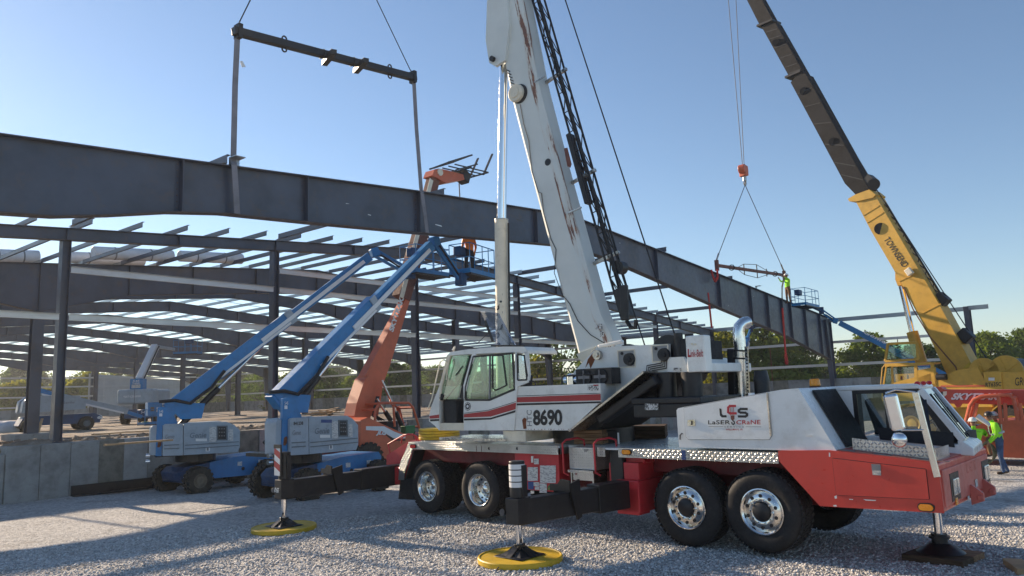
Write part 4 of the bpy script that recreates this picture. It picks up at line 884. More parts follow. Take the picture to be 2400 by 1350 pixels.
cpart([(1128, 236), (1150, 236), (1172, 600), (1160, 650), (1150, 700), (1128, 690)], 'rear_pillar', 'white_paint', UN - .004, UN + .05)
cpart([(1240, 235), (1278, 235), (1300, 500), (1290, 600), (1160, 655), (1160, 585), (1270, 580), (1285, 520)], 'rear_panel', 'white_paint')
cpart([(620, 290), (1095, 250), (1122, 685), (812, 818), (545, 818), (520, 795), (525, 665)], 'door_window', 'glass_green', UN + .012, UN + .018, 0)
def outline(pts, name, mat, wd, y0, y1):
    P = rel(pts); m = MB(); n = len(P)
    for i in range(n):
        a, b = P[i], P[(i + 1) % n]; m.bar((a[0], (y0 + y1) / 2, a[1]), (b[0], (y0 + y1) / 2, b[1]), abs(y1 - y0) - .0003 * i, wd, (0, 0, 1))
    return ub(m, name, mat, cabo, 0)
outline([(620, 290), (1095, 250), (1122, 685), (812, 818), (545, 818), (520, 795), (525, 665)], 'window_seal', 'black_paint', .035, UN - .008, UN + .02)
outline([(850, 280), (975, 275), (1020, 640), (890, 700), (850, 670)], 'window_seal', 'black_paint', .022, UN - .004, UN + .022)
cpart([(810, 280), (828, 280), (824, 815), (806, 815)], 'window_bar', 'ink_grey', UN - .002, UN + .02, 0)
cpart([(1152, 262), (1240, 275), (1272, 572), (1160, 576)], 'quarter_window', 'glass_blue', UN + .01, UN + .016, 0)
outline([(1152, 262), (1240, 275), (1272, 572), (1160, 576)], 'window_seal', 'black_paint', .03, UN - .006, UN + .022)
cpart([(210, 645), (335, 280), (545, 272), (470, 560), (412, 808), (222, 812)], 'side_glass', 'glass_green', UN + .03, UN + .036, 0)
fw_ = rel([(205, 820), (205, 650), (300, 275)])
ub(MB().plate([(fw_[1][0] + .02, UN + .06, fw_[1][1]), (fw_[1][0] + .02, UN + .86, fw_[1][1]), (fw_[2][0] + .02, UN + .86, fw_[2][1]), (fw_[2][0] + .02, UN + .06, fw_[2][1])], .008), 'windshield', 'glass_green', cabo, 0)
ub(MB().plate([(fw_[0][0] - .1, UN + .06, 1.75), (fw_[0][0] - .1, UN + .86, 1.75), (fw_[1][0], UN + .86, fw_[1][1]), (fw_[1][0], UN + .06, fw_[1][1])], .008), 'lower_windshield', 'white_paint', cabo, 0)
f_ = rel([(205, 1188), (1115, 1188), (1160, 650), (1290, 600)])
ub(MB().b2((f_[0][0], UN + .05, f_[0][1]), (f_[2][0], UN + .90, f_[0][1] + .05)), 'floor', 'interior_dark', cabo, 0)
ub(MB().b2((f_[2][0] - .04, UN + .05, f_[0][1] + .05), (f_[2][0], UN + .90, f_[2][1] + .02)).b2((f_[0][0] + .35, UN + .87, f_[0][1] + .05), (f_[2][0] - .05, UN + .9, f_[0][1] + .62)), 'rear_wall', 'interior_dark', cabo, 0)
ub(MB().b2((f_[0][0] + .02, UN + .1, 1.78), (f_[0][0] + .4, UN + .85, 2.32)).b2((-2.0, UN + .12, 1.78), (-1.6, UN + .3, 2.45)), 'console', 'interior_dark', cabo, 0, .03)
ub(MB().box((-1.25, UN + .5, 2.12), (.5, .48, .14)).box((-.95, UN + .5, 2.45), (.14, .46, .62), rotm(0, 10)).box((-.9, UN + .5, 2.85), (.1, .25, .2), rotm(0, 10)), 'seat', 'dark_cloth', cabo, 0, .05, 3)
ub(MB().b2((-2.05, UN + .12, 1.9), (-1.85, UN + .25, 2.1)), 'clipboard', 'label_white', cabo, 0); ub(MB().box((-1.95, UN + .35, 1.98), (.2, .2, .2)), 'bucket', 'ink_green', cabo, 0, .03)
ub(MB().tube([u3(1034, 928, UN + .1), u3(1037, 936, UN + .06), u3(1045, 936, UN + .06), u3(1070, 905, UN + .06), u3(1076, 890, UN + .06)], .012), 'wiper_arm', 'black_paint', cabo); ub(MB().bar(u3(1068, 880, UN + .02), u3(1084, 858, UN + .02), .01, .02), 'wiper_blade', 'black_paint', cabo, 0)
ub(MB().box(u3(1036, 930, UN + .05), (.1, .1, .13), rotm(0, 30)), 'wiper_motor', 'black_paint', cabo, 0, .02)
def stripe(pts, mat, y, tess=True): return ub(MB().prism(up(z7(pts), y), y - .004, y), 'stripe', mat, cabo if y == UN - .002 else sp_, 0)
for pts, mt in (([(505, 990), (800, 953), (1140, 850), (1134, 930), (830, 1020), (505, 1031)], 'stripe_red'), ([(507, 1044), (830, 1035), (1134, 942), (1131, 968), (830, 1056), (507, 1068)], 'ink_black'), ([(506, 976), (800, 940), (1140, 834), (1140, 840), (800, 946), (506, 982)], 'ink_black'), ([(87, 1012), (204, 994), (204, 1040), (88, 1046)], 'stripe_red'), ([(90, 1054), (204, 1049), (204, 1072), (98, 1078)], 'ink_black')): stripe(pts, mt, UN - .002)
bdg = rel([(553, 895)])[0]; ub(MB().cyl((bdg[0], UN - .006, bdg[1]), (bdg[0], UN - .001, bdg[1]), .085, n=8), 'badge', 'ink_black', cabo); ub(MB().rev([(.072, 0), (.06, 0)], (bdg[0], UN - .008, bdg[1]), (0, 1, 0), 20).rev([(.03, 0), (.001, 0)], (bdg[0], UN - .008, bdg[1]), (0, 1, 0), 12), 'badge_print', 'label_white', cabo)
ub(MB().tube([u3(1060, 820, UN + .1), u3(1066, 812, UN + .1), u3(1064, 822, UN + .8), u3(1062, 826, UN + .8)], .015), 'roof_rail', 'white_paint', cabo)
ub(MB().tube([u3(1003, 958, UN - .1), u3(1012, 935, UN - .12), u3(1032, 848, UN - .12), u3(1040, 843, UN - .12), u3(1052, 850, UN - .05), u3(1046, 890, UN - .02)], .014, 6), 'mirror_bracket', 'cream_paint', cabo)
# tilted clear roof hatch
hatch = [u3(1126, 730, UN + .35), u3(1169, 734, UN + .75), u3(1209, 809, UN + .75), u3(1163, 808, UN + .35)]
ub(MB().plate(hatch, .012), 'roof_hatch', 'glass_vinyl', cabo, 0); ub(MB().bar(u3(1137, 752, UN + .3), u3(1155, 800, UN + .3), .02, .05), 'hatch_wiper', 'black_paint', cabo, 0); ub(MB().bar(u3(1160, 766, UN + .55), u3(1117, 806, UN + .2), .012, .012), 'hatch_strut', 'black_paint', cabo, 0); ub(MB().bar(u3(1170, 811, UN + .3), u3(1212, 811, UN + .3), .5, .03), 'hatch_frame', 'black_paint', cabo, 0)
# ---- side machinery panel with stripes and model number
SPY = UN + .03
sp_ = ub(MB().prism(up(z7([(1160, 655), (2165, 615), (2172, 858), (2140, 865), (1790, 1188), (1130, 1186), (1150, 880)]), SPY), SPY, -.7), 'side_panel', 'white_paint', TC, 0, .012)
def sstripe(pts, mt): ub(MB().prism(up(z7(pts), SPY), SPY - .006, SPY - .001), 'stripe', mt, sp_, 0)
sstripe([(1156, 785), (2170, 745), (2172, 822), (1152, 847)], 'stripe_red'); sstripe([(1152, 860), (2172, 834), (2172, 856), (1150, 884)], 'ink_black'); sstripe([(1160, 766), (2165, 732), (2165, 738), (1160, 772)], 'ink_black')
def s7(x, y, yy=SPY - .003): return u3(*z7([(x, y)])[0], yy)
uletters(sp_, '8690', s7(1348, 1132), s7(1705, 1130), s7(1345, 935), 'ink_black', 0, .035, .004, .95)
uletters(sp_, 'HTC', s7(1335, 1135), s7(1330, 940), s7(1275, 1135), 'ink_grey', 0, .0, .004)
for q in ((2010, 632, 2072, 702), (2080, 630, 2145, 700)): upatch(sp_, 'warning_label', [s7(q[0], q[3]), s7(q[2], q[3]), s7(q[2], q[1]), s7(q[0], q[1])], 'warning_label')
upatch(sp_, 'warning_label', [s7(2082, 645), s7(2144, 643), s7(2144, 630), s7(2082, 632)], 'ink_red', .002, .009)
for q in ([(1215, 1060), (1240, 1032), (1268, 1045), (1262, 1110), (1268, 1165), (1232, 1172), (1222, 1110)],): upatch(sp_, 'paint_chip', [s7(a, b, SPY - .002) for a, b in q][::-1], 'rust', .002)
for k in range(14):
    a = 1290 + k * 40 + random.uniform(-12, 12); s_ = random.uniform(4, 15); upatch(sp_, 'paint_chip', [s7(a, 1182 - random.uniform(0, 12), SPY - .002), s7(a + s_, 1180, SPY - .002), s7(a + s_ * .8, 1168, SPY - .002), s7(a + 1, 1172, SPY - .002)], 'rust', .002)
ub(MB().tube([s7(1205, 652, SPY), s7(1205, 605, SPY), s7(1225, 592, SPY), s7(1350, 590, SPY), s7(1375, 605, SPY), s7(1377, 640, SPY)], .014, 6), 'grab_rail', 'black_paint', sp_)
# oil cooler with two fans, chrome filter
oc = ub(MB().b2((.55, -1.15, 2.50), (1.30, -.85, 2.78)), 'oil_cooler', 'black_paint', TC, 0, .01)
for xx_ in (.75, 1.08): ub(MB().cyl((xx_, -1.18, 2.63), (xx_, -1.15, 2.63), .14, n=20), 'fan', 'interior_dark', oc); ub(MB().cyl((xx_, -1.20, 2.63), (xx_, -1.18, 2.63), .04, n=10).bar((xx_ - .12, -1.19, 2.63), (xx_ + .12, -1.19, 2.63), .01, .05).bar((xx_, -1.189, 2.51), (xx_, -1.189, 2.75), .01, .05), 'fan_hub', 'ink_grey', oc)
ub(MB().cyl((.35, -1.0, 2.5), (.35, -1.0, 2.66), .1, n=16).sph((.35, -1.0, 2.66), (.1, .1, .06), 14, 5, half=True).cyl((.2, -1.0, 2.6), (.5, -1.0, 2.6), .06, n=12), 'filter', 'chrome', TC)
ub(MB().tube([(.28, -1.2, 2.5), (.28, -1.2, 2.64), (.34, -1.2, 2.67), (.95, -1.2, 2.68), (1.0, -1.2, 2.68)], .014, 6), 'guard_rail', 'black_paint', oc)
# ---- side frames carrying the boom foot and winches
SFY = -.80
sfp = up([(1346, 870), (1398, 815), (1480, 811), (1566, 806), (1567, 872), (1516, 873), (1340, 1008), (1330, 1008), (1330, 905)], SFY)
sf = ub(MB().prism(sfp, SFY, SFY + .09), 'side_frame', 'white_paint', TC, 0, .012); ub(MB().prism(sfp, .71, .80), 'side_frame', 'white_paint', TC, 0, .012)
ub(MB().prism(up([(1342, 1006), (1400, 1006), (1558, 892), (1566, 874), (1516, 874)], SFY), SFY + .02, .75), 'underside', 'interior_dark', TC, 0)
ub(MB().bar(u3(1352, 1008, SFY - .25), u3(1525, 872, SFY - .25), .5, .035, (0, 0, 1)), 'lower_skin', 'tarnished_steel', TC, 0)
ub(MB().bar(u3(1410, 985, SFY - .2), u3(1545, 890, SFY - .2), .3, .16, (0, 0, 1)), 'swing_motor_cover', 'black_paint', TC, 0, .03)
for k in range(9):
    t = k / 8; p_ = u3(1480 + 55 * t, 925 - 40 * t, SFY - .1); ub(MB().box(p_ + Vector((random.uniform(-.03, .03), 0, random.uniform(-.05, .03))), (.09, .14, .1), rotm(0, 25 + random.uniform(-20, 20))), 'valve', 'black_paint', TC, 0, .015)
ub(MB().prism(up([(1440, 942), (1562, 873), (1566, 806), (1440, 812)], SFY + .1), SFY + .1, .7), 'winch_bay', 'white_paint', TC, 0)
def recess(x0, y0, x1, y1, mx, my):
    a = u3(x0, y1, SFY - .004); b = u3(x1, y0, SFY - .004)
    m = MB(); t = .02
    m.b2((a[0], SFY - .012, a[2]), (b[0], SFY - .002, a[2] + t)).b2((a[0], SFY - .012, b[2] - t), (b[0], SFY - .002, b[2])).b2((a[0], SFY - .0115, a[2] + t), (a[0] + t, SFY - .002, b[2] - t)).b2((b[0] - t, SFY - .0115, a[2] + t), (b[0], SFY - .002, b[2] - t))
    f = ub(m, 'recess_frame', 'cream_paint', sf, 0); ub(MB().b2((a[0] + t, SFY - .003, a[2] + t), (b[0] - t, SFY - .001, b[2] - t)), 'recess_back', 'concrete_light', f, 0)
    c = u3(mx, my, SFY - .02); r = .115
    mo = ub(MB().cyl((c[0], SFY - .003, c[2]), (c[0], SFY - .06, c[2]), r, r * .9, n=24), 'winch_motor', 'black_paint', f); ub(MB().cyl((c[0], SFY - .06, c[2]), (c[0], SFY - .085, c[2]), .05, n=14), 'motor_cap', 'interior_dark', mo); ub(MB().cyl((c[0] - .15, SFY - .003, c[2] + .11), (c[0] - .15, SFY - .02, c[2] + .11), .027, n=12), 'port', 'ink_black', f)
recess(1449, 818, 1488, 863, 1475, 842); recess(1529, 806, 1566, 850, 1556, 831)
bpn = u3(1402, 832, SFY - .02); ub(MB().cyl((bpn[0], SFY - .08, bpn[2]), (bpn[0], SFY, bpn[2]), .085, n=20).cyl((bpn[0], SFY - .11, bpn[2]), (bpn[0], SFY - .08, bpn[2]), .045, n=16), 'boom_pin', 'tarnished_steel', sf)
def rustp(pts): upatch(sf, 'rust_streak', [u3(a, b, SFY - .003) for a, b in pts][::-1], 'rust', .002, .001)
rustp([(1378, 842), (1395, 820), (1399, 826), (1392, 848), (1384, 864), (1380, 850), (1372, 862)])
ub(MB().cyl(u3(1449, 886, SFY - .006), u3(1449, 886, SFY), .035, n=14), 'hole', 'ink_black', sf)
ub(MB().tube([u3(1456, 917, SFY - .06), u3(1462, 910, SFY - .08), u3(1484, 896, SFY - .08), u3(1490, 892, SFY - .06)], .014, 6), 'grab_rail', 'cream_paint', sf)
for k in range(4): ub(MB().tube([u3(1550 + 4 * k, 845, SFY - .03), u3(1550 + 4 * k, 851 + 4 * k, SFY - .03), u3(1516 + 4 * k, 857 + 4 * k, SFY - .03), u3(1515 + 3.2 * k, 876, SFY - .03)], .009, 6), 'hydraulic_line', 'hose', sf)
for xx_, r_ in ((1.35, .30), (2.15, .34)):
    zz_ = u3(1475, 842, SFY)[2] - .02 if xx_ < 2 else u3(1556, 831, SFY)[2] - .0
    ub(MB().cyl((xx_, -.62, zz_), (xx_, .62, zz_), r_ * .8, n=28).cyl((xx_, -.66, zz_), (xx_, -.62, zz_), r_, n=28).cyl((xx_, .62, zz_), (xx_, .66, zz_), r_, n=28), 'winch_drum', 'black_paint', TC)
# rear deck and counterweight
ub(MB().prism(up([(1566, 838), (1603, 836), (1618, 872), (1566, 872)], SFY), SFY - .02, .9), 'rear_deck', 'white_paint', TC, 0, .01)
upatch(TC, 'warning_label', [u3(1579, 869, SFY - .03), u3(1597, 869, SFY - .03), u3(1597, 862, SFY - .03), u3(1579, 862, SFY - .03)], 'warning_label')
for yy_ in (-.7, -.3): ub(MB().cyl((2.38, yy_, 2.86), (2.38, yy_, 3.30), .075, n=16), 'removal_cylinder', 'black_paint', TC)
ub(MB().b2((2.3, -.75, 2.86), (2.52, .7, 3.2)), 'rope_guard', 'interior_dark', TC, 0)
cwx0, cwx1 = u3(1606, 800, -1.0)[0], u3(1650, 800, -1.0)[0]; cwy = max(-.75, UF.px(1666, 800, 'x', cwx1)[1])
cw_ = ub(MB().b2((cwx0, -1.0, 2.63), (cwx1, cwy, 3.22)).b2((cwx0, cwy, 2.63), (cwx1 - .02, .9, 2.78)), 'counterweight', 'white_paint', TC, 0, .02)
def cwp(a, b): return u3(a, b, -1.004)
uletters(cw_, 'L', cwp(1612, 837), cwp(1619, 837), cwp(1612, 818), 'stripe_red', 0, .05, .005)
uletters(cw_, 'ink-Belt', cwp(1619, 837), cwp(1648, 836), cwp(1619, 820), 'stripe_red', 0, .01, .005)
for a, b in ((1622, 806), (1630, 807)): ub(MB().cyl(cwp(a, b), cwp(a, b) + Vector((0, -.02, 0)), .018, n=8), 'bolt', 'cream_paint', cw_)
bw = ub(MB().b2((1.72, -1.2, 1.92), (2.95, .3, 2.14)).b2((1.70, -1.22, 2.14), (2.95, .3, 2.24)), 'lower_counterweight', 'black_paint', TC, 0, .02)
for q in ((1512, 946, 1527, 961), (1527, 946, 1543, 961)): upatch(bw, 'warning_label', [u3(q[0], q[3], -1.226), u3(q[2], q[3], -1.226), u3(q[2], q[1], -1.226), u3(q[0], q[1], -1.226)], 'warning_label')
for xx_, ww_ in ((2.15, .17), (2.62, .17)): ub(MB().cyl((xx_, -.8, 2.24), (xx_, -.8, 2.64), ww_, n=20), 'counterweight_column', 'black_paint', TC)
ub(MB().cyl((3.55, -.2, 2.0), (3.55, -.2, 2.45), .12, n=16).cyl((3.55, -.2, 2.45), (3.55, -.2, 2.62), .13, .1, n=16), 'air_cleaner', 'black_paint', TC)
# ---- boom
BW = .27
BB = [(lambda v: (v[2], v[0]))(u3(a, b, .18)) for a, b in ((1457, 800), (1430, 745), (1335, 400), (1287, 215), (1245, 0))]; BB = [(2.5, BB[0][1] + (BB[0][1] - BB[1][1]) * 1.2)] + BB + [(16, BB[-1][1] - .235 * (16 - BB[-1][0]))]
def bx_(t, side):    # side 0 = front edge, 1 = back edge; t = height
    return poly(t, BA) if side == 0 else poly(t, BB)
BA = [(lambda v: (v[2], v[0]))(u3(a, b, -BW)) for a, b in ((1352, 826), (1330, 745), (1240, 400), (1193, 215), (1152, 0))]; BA = [(2.5, BA[0][1] + .12)] + BA + [(16, BA[-1][1] - .235 * (16 - BA[-1][0]))]
zs = [3.02 + .35 * k for k in range(38)]; ch = .09
m = MB(); ring = []
for z in zs:
    a, b = bx_(z, 0), bx_(z, 1); sl = .23
    def dz(x): return z + (x - (a + b) / 2) * sl
    ring.append([(a + ch, -BW, dz(a + ch)), (a + (b - a) * .72, -BW - .004, dz(a + (b - a) * .72)), (b - ch * 1.6, -BW, dz(b - ch)), (b, -BW + ch, dz(b)), (b, BW - ch, dz(b)), (b - ch, BW, dz(b - ch)), (a + ch, BW, dz(a + ch)), (a, BW - ch, dz(a)), (a, -BW + ch, dz(a))])
nr = len(ring[0]); vs = [p for r in ring for p in r]; fs = [(i * nr + k, i * nr + (k + 1) % nr, (i + 1) * nr + (k + 1) % nr, (i + 1) * nr + k) for i in range(len(ring) - 1) for k in range(nr)] + [tuple(range(nr)), tuple(range((len(ring) - 1) * nr, len(ring) * nr))]
m.add(vs, fs); boom = ub(m, 'boom', 'boom_white', TC, 30)
wear = boom.data.attributes.new('wear', 'FLOAT', 'POINT'); wv = [-.2, -.02, .47, .46, .1, .1, 0, 0, 0]; wear.data.foreach_set('value', [wv[i % nr] - (0.10 if (i // nr) % 9 in (5, 6) else 0) for i in range(len(vs))])
bu_ = [0, .72, .93, 1.05, 1.6, 1.8, 2.6, 2.8, 3.2]; q_ = boom.data.attributes.new('across', 'FLOAT', 'POINT'); q_.data.foreach_set('value', [bu_[i % nr] for i in range(len(vs))]); q_ = boom.data.attributes.new('along', 'FLOAT', 'POINT'); q_.data.foreach_set('value', [zs[i // nr] for i in range(len(vs))])
ub(MB().bar((-2.2, 0, 15.5), (-6.2, 0, 33), .8, .8, (0, 1, 0)), 'inner_boom', 'boom_white', TC, 0, .05)
def bface(a, b): return u3(a, b, -BW - .004)
for a, b, r in ((1284, 380, .075), (1186, 0, .09)): ub(MB().cyl(bface(a, b), bface(a, b) + Vector((0, -.005, 0)), r, n=20), 'hole', 'ink_black', boom)
kb = bface(1213, 220); ub(MB().cyl(kb + Vector((.06, .02, -.02)), kb + Vector((.06, -.02, -.02)), .21, n=28), 'wear_pad_ring', 'black_paint', boom); ub(MB().cyl(kb, kb + Vector((0, -.10, 0)), .20, .19, n=28), 'sheave_cover', 'cream_paint', boom, 40, .015); ub(MB().cyl(kb + Vector((0, -.10, 0)), kb + Vector((0, -.12, 0)), .11, n=24), 'cover_boss', 'cream_paint', boom)
pt = [(1166, 60), (1153, 110), (1140, 95), (1148, 130), (1150, 145), (1165, 158), (1185, 143), (1190, 135), (1176, 90)]
lug = up([(1146, -40), (1141, 95), (1149, 148), (1163, 157), (1186, 142), (1196, 60), (1188, -40)], -.3)
ub(MB().prism(lug, -.34, -.26), 'cylinder_lug', 'boom_white', boom, 0, .01); ub(MB().prism(lug, .26, .34), 'cylinder_lug', 'boom_white', boom, 0, .01)
lp = u3(1156, 139, -.35); ub(MB().cyl((lp[0], -.42, lp[2]), (lp[0], .42, lp[2]), .06, n=14), 'cylinder_pin', 'black_paint', boom)
for k in range(6): ub(MB().box(bface(1193 + k * 2.6, 165 + k * 7.5) + Vector((-.02, .02, 0)), (.12, .06, .02), rotm(0, 35)), 'guide_tab', 'black_paint', boom, 0)
ub(MB().bar(bface(1252, 193), bface(1277, 179), .03, .02), 'bracket', 'tarnished_steel', boom, 0); ub(MB().bar(bface(1332, 499), bface(1362, 486), .04, .03), 'bracket', 'tarnished_steel', boom, 0)
MBv = up([(1322, 348), (1330, 346), (1340, 385), (1337, 393), (1330, 390)], -BW - .006); ub(MB().prism(MBv, -BW - .012, -BW - .005), 'vent', 'rusty_brown', boom, 0)
ub(MB().tube([bface(a, b) + Vector((0, -.012, 0)) for a, b in ((1220, 245), (1228, 290), (1240, 330), (1247, 400), (1262, 450), (1270, 453), (1275, 500), (1292, 560), (1304, 585), (1300, 640), (1318, 690), (1336, 712), (1355, 752), (1385, 785), (1417, 804))], .008, 5), 'cable', 'hose', boom)
for q in ((1395, 762, 1402, 772), (1404, 759, 1413, 772), (1407, 775, 1416, 789)): upatch(boom, 'warning_label', [bface(q[0], q[3]), bface(q[2], q[3]), bface(q[2], q[1]), bface(q[0], q[1])], 'warning_label', .003)
fo = up([(1352, 830), (1398, 812), (1372, 846), (1366, 852)], -BW); ub(MB().prism(fo, -BW - .02, BW), 'boom_foot', 'cream_paint', boom, 0)
ub(MB().bar(u3(1404, 812, -.7), u3(1460, 800, -.7), .1, .06), 'hose_guard', 'white_paint', TC, 0, .02)
# lift cylinder
c0, c1, c2 = Vector((-2.16, 0, 2.2)), Vector(u3(1175, 516, 0)), Vector(u3(1181, 150, 0))
lc = ub(MB().cyl(c0, c1, .150, n=28), 'lift_cylinder', 'cream_paint', TC, 40, .01); ub(MB().cyl(c1, c1 + (c1 - c0).normalized() * .02, .155, n=28), 'gland', 'tarnished_steel', lc); ub(MB().cyl(c1, c2, .105, n=28), 'cylinder_rod', 'chrome', lc); ub(MB().cyl(c1 + Vector((.2, 0, -.1)), c0 + Vector((.2, 0, .3)), .022, n=8), 'hose', 'hose', lc)
ax_ = (c1 - c0).normalized(); yv = Vector((-.15, -1, 0)).normalized()
def cyl_text(s, z0, z1, mat):    # lettering running down the barrel, wrapped on its curve
    vs, fs = text_mesh(s, 0, .02); L = z1 - z0; m = MB(); out = []
    for a, b, c in vs:
        ang = (b - .5) * 1.5; h = z1 - a * L; base_ = c0 + ax_ * ((h - c0.z) / ax_.z); out.append(base_ + Vector((math.sin(ang) * .1535, -math.cos(ang) * .1535, 0)))
    ub(m.add(out, fs), 'lettering', mat, lc, 0)
cyl_text('Link-Belt', u3(1175, 815, 0)[2], u3(1175, 690, 0)[2], 'ink_black')
# stowed lattice jib behind the boom
j0, j1 = u3(1470, 735, .1), u3(1262, 0, .1); jd = (j1 - j0).normalized(); j1 = j1 + jd * 4.0; jn = Vector((-jd.z, 0, jd.x)); jn = -jn if jn.x < 0 else jn
jib = ub(MB().bar(j0 - jd * .1, j0 + jd * .5, .3, .2, tuple(jn)), 'lattice_jib', 'black_paint', TC, 0, .03)
ch_ = [(-.085, -.11), (.085, -.11), (-.085, .11), (.085, .11)]
def jp(t, c): return j0 + jd * t + jn * c[0] + Vector((0, c[1], 0))
LJ = (j1 - j0).length
for c in ch_: ub(MB().cyl(jp(.2, c), jp(LJ, c), .024, n=8), 'chord', 'black_paint', jib)
n = int(LJ / .46)
for k in range(n):
    t0, t1 = .3 + k * .46, .3 + (k + 1) * .46
    for a, b in ((0, 1), (2, 3), (0, 2), (1, 3)):
        a, b = (a, b) if k % 2 else (b, a); ub(MB().cyl(jp(t0, ch_[a]), jp(t1, ch_[b]), .011, n=5), 'lacing', 'black_paint', jib)
    ub(MB().cyl(jp(t0, ch_[0]), jp(t0, ch_[1]), .011, n=5), 'lacing', 'black_paint', jib)
ub(MB().cyl(jp(.9, (.12, -.1)), jp(.9, (.12, .1)), .13, n=20), 'jib_sheave', 'black_paint', jib); ub(MB().bar(jp(-.15, (.0, -.15)), jp(.5, (.18, -.15)), .08, .16), 'jib_foot', 'black_paint', jib, 0, .02); ub(MB().tube([jp(-.15, (.0, -.1)), jp(-.3, (.05, -.1)), jp(-.34, (.14, -.1)), jp(-.2, (.2, -.1))], .04), 'jib_hook', 'black_paint', jib)
ub(MB().bar(jp(2.4, (-.16, 0)), jp(4.0, (-.15, 0)), .2, .1, tuple(jn)), 'jib_carrier', 'black_paint', jib, 0, .02)
for t in (1.2, 3.0, 5.4): ub(MB().bar(jp(t, (-.45, 0)), jp(t, (.2, 0)), .06, .06), 'jib_bracket', 'tarnished_steel', jib, 0)
# hoist ropes
def ext(p, q, k): return p + (q - p) * k
r0, r1 = u3(1585, 795, .0), u3(1325, 0, 0); ub(MB().cyl(r0, ext(r0, r1, 1.6), .014, n=6), 'hoist_rope', 'rope', TC)
r0, r1 = u3(1512, 812, .0), u3(1395, 450, 0); ub(MB().cyl(r0, ext(r0, r1, 3.4), .013, n=6), 'hoist_rope', 'rope', TC)
# ---- exhaust stack
EY = .75
ex = MB().cyl(c3(1740, 930, EY), c3(1735, 822, EY), .135, n=24).build('exhaust_stack', 'polished_alloy', TC)
e0 = c3(1735, 822, EY); EX = [e0, c3(1732.5, 795, EY), c3(1731, 778, EY), c3(1732, 766, EY) + Vector((0, .02, 0)), c3(1735, 759, EY) + Vector((0, .07, 0)), c3(1738, 755, EY) + Vector((0, .14, 0)), c3(1740, 754, EY) + Vector((0, .20, 0))]
MB().tube(EX, .105, 20).build('exhaust_elbow', 'polished_alloy', ex)
for yy_ in (820, 838): MB().cyl(c3(1735, yy_, EY), c3(1735, yy_ + 4, EY), .15, n=24).build('clamp', 'black_paint', ex)
MB().bar(c3(1717, 930, EY - .1), c3(1714, 818, EY - .1), .1, .12, (1, 0, 0)).build('muffler_bracket', 'black_paint', ex, 0, .01)
hsx = MB().bar(c3(1753, 930, EY - .12), c3(1749, 812, EY - .12), .02, .06, (1, 0, 0)).build('heat_shield', 'polished_alloy', ex, 0)
for k in range(14): q = c3(1752.6 - k * .25, 924 - k * 8, EY - .135); MB().cyl(q, q + Vector((0, -.004, 0)), .014, n=8).build('hole', 'ink_black', hsx)
# things riding on the deck
def onz(a, b, z): return CF.w(CF.px(a, b, 'z', z))
def crate(name, p0, p1, dep, h, mat, label, z=DZ + .008):
    a, b = onz(*p0, z), onz(*p1, z); yaw = math.degrees(math.atan2(b.y - a.y, b.x - a.x)); L = (b - a).length
    t = thing(name, a, yaw, label, 'timber mat'); n = max(2, round(h / .07)); hh_ = h / n
    for k in range(n):
        MB().b2((0.0 + .005 * (k % 2), .0, k * hh_ + .002), (L - .004 * (k % 2), dep, (k + 1) * hh_ - .004)).build('plank', mat, t, 0, .006)
    return t
t_ = crate('timber_mat_stack', (1345, 1041), (1413, 1041), .95, .25, 'wood', 'stack of brown timber mats with a white strap on the crane deck')
MB().b2((.85, -.01, .0), (.88, .0, .2)).build('strap', 'label_white', t_, 0); MB().tube([(.3 + .1 * math.cos(k * .9) + .03 * k, .3 + .12 * math.sin(k * .9), .215 + .006 * (k % 3)) for k in range(14)], .012, 5).build('chain', 'rope', t_)
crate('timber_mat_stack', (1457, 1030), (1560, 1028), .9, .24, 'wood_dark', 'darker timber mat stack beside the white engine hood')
t_ = thing('yellow_pad_stack', onz(975, 1030, DZ + .01), -94, 'stack of yellow outrigger pads on the rear of the crane deck', 'outrigger pads')
for k in range(4): MB().cyl((.45 + .01 * (k % 2), .3, .002 + k * .062), (.45 + .01 * (k % 2), .3, .058 + k * .062), .46, n=28).build('pad', 'pad_yellow', t_, 40, .01)
MB().tube([(.2, -.22, .03), (.22, -.26, .12), (.28, -.25, .2)], .01).build('handle', 'rope', t_)
# pads under the outriggers
def round_pad(E, g, r, label, arrow=False):
    wv_ = CF.w((E.x, E.y, g)); t = thing('outrigger_pad', (wv_.x, wv_.y, g + .012), -94.6, label, 'outrigger pad', 'round yellow outrigger pads')
    MB().rev([(.001, 0), (r * .98, 0), (r, .015), (r, .072), (r * .985, .085), (r * .955, .086), (r * .945, .074), (.001, .074)], (0, 0, 0), (0, 0, 1), 56).build('disc', 'pad_yellow', t, 35)
    if arrow:
        for a in (-.12, .12): MB().tube([(.28 + a, -r + .005, .05), (.28 + a, -r - .03, .02), (.31 + a, -r - .02, .01)], .008, 6).build('handle', 'rope', t)
    return t
round_pad(E1, g1, .61, 'round yellow pad under the front outrigger, nearest to the viewer', True); round_pad(E2, g2, .61, 'round yellow pad under the rear outrigger with the striped board')
wm = CF.w(fe); t_ = thing('timber_mat', (wm.x, wm.y, zg5), -101, 'square brown timber mat under the crane front jack', 'timber mat')
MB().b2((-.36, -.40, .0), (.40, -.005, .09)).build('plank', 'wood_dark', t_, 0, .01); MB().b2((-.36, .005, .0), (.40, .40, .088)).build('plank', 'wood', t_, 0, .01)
wb = W0.px(2412, 1352, 'z', -.05); t_ = thing('timber_block', (wb.x, wb.y, wb.z), 20, 'small block of timber lying at the lower right corner', 'timber'); MB().b2((0, -.1, 0), (.6, .12, .09)).build('block', 'lumber', t_, 0, .008)
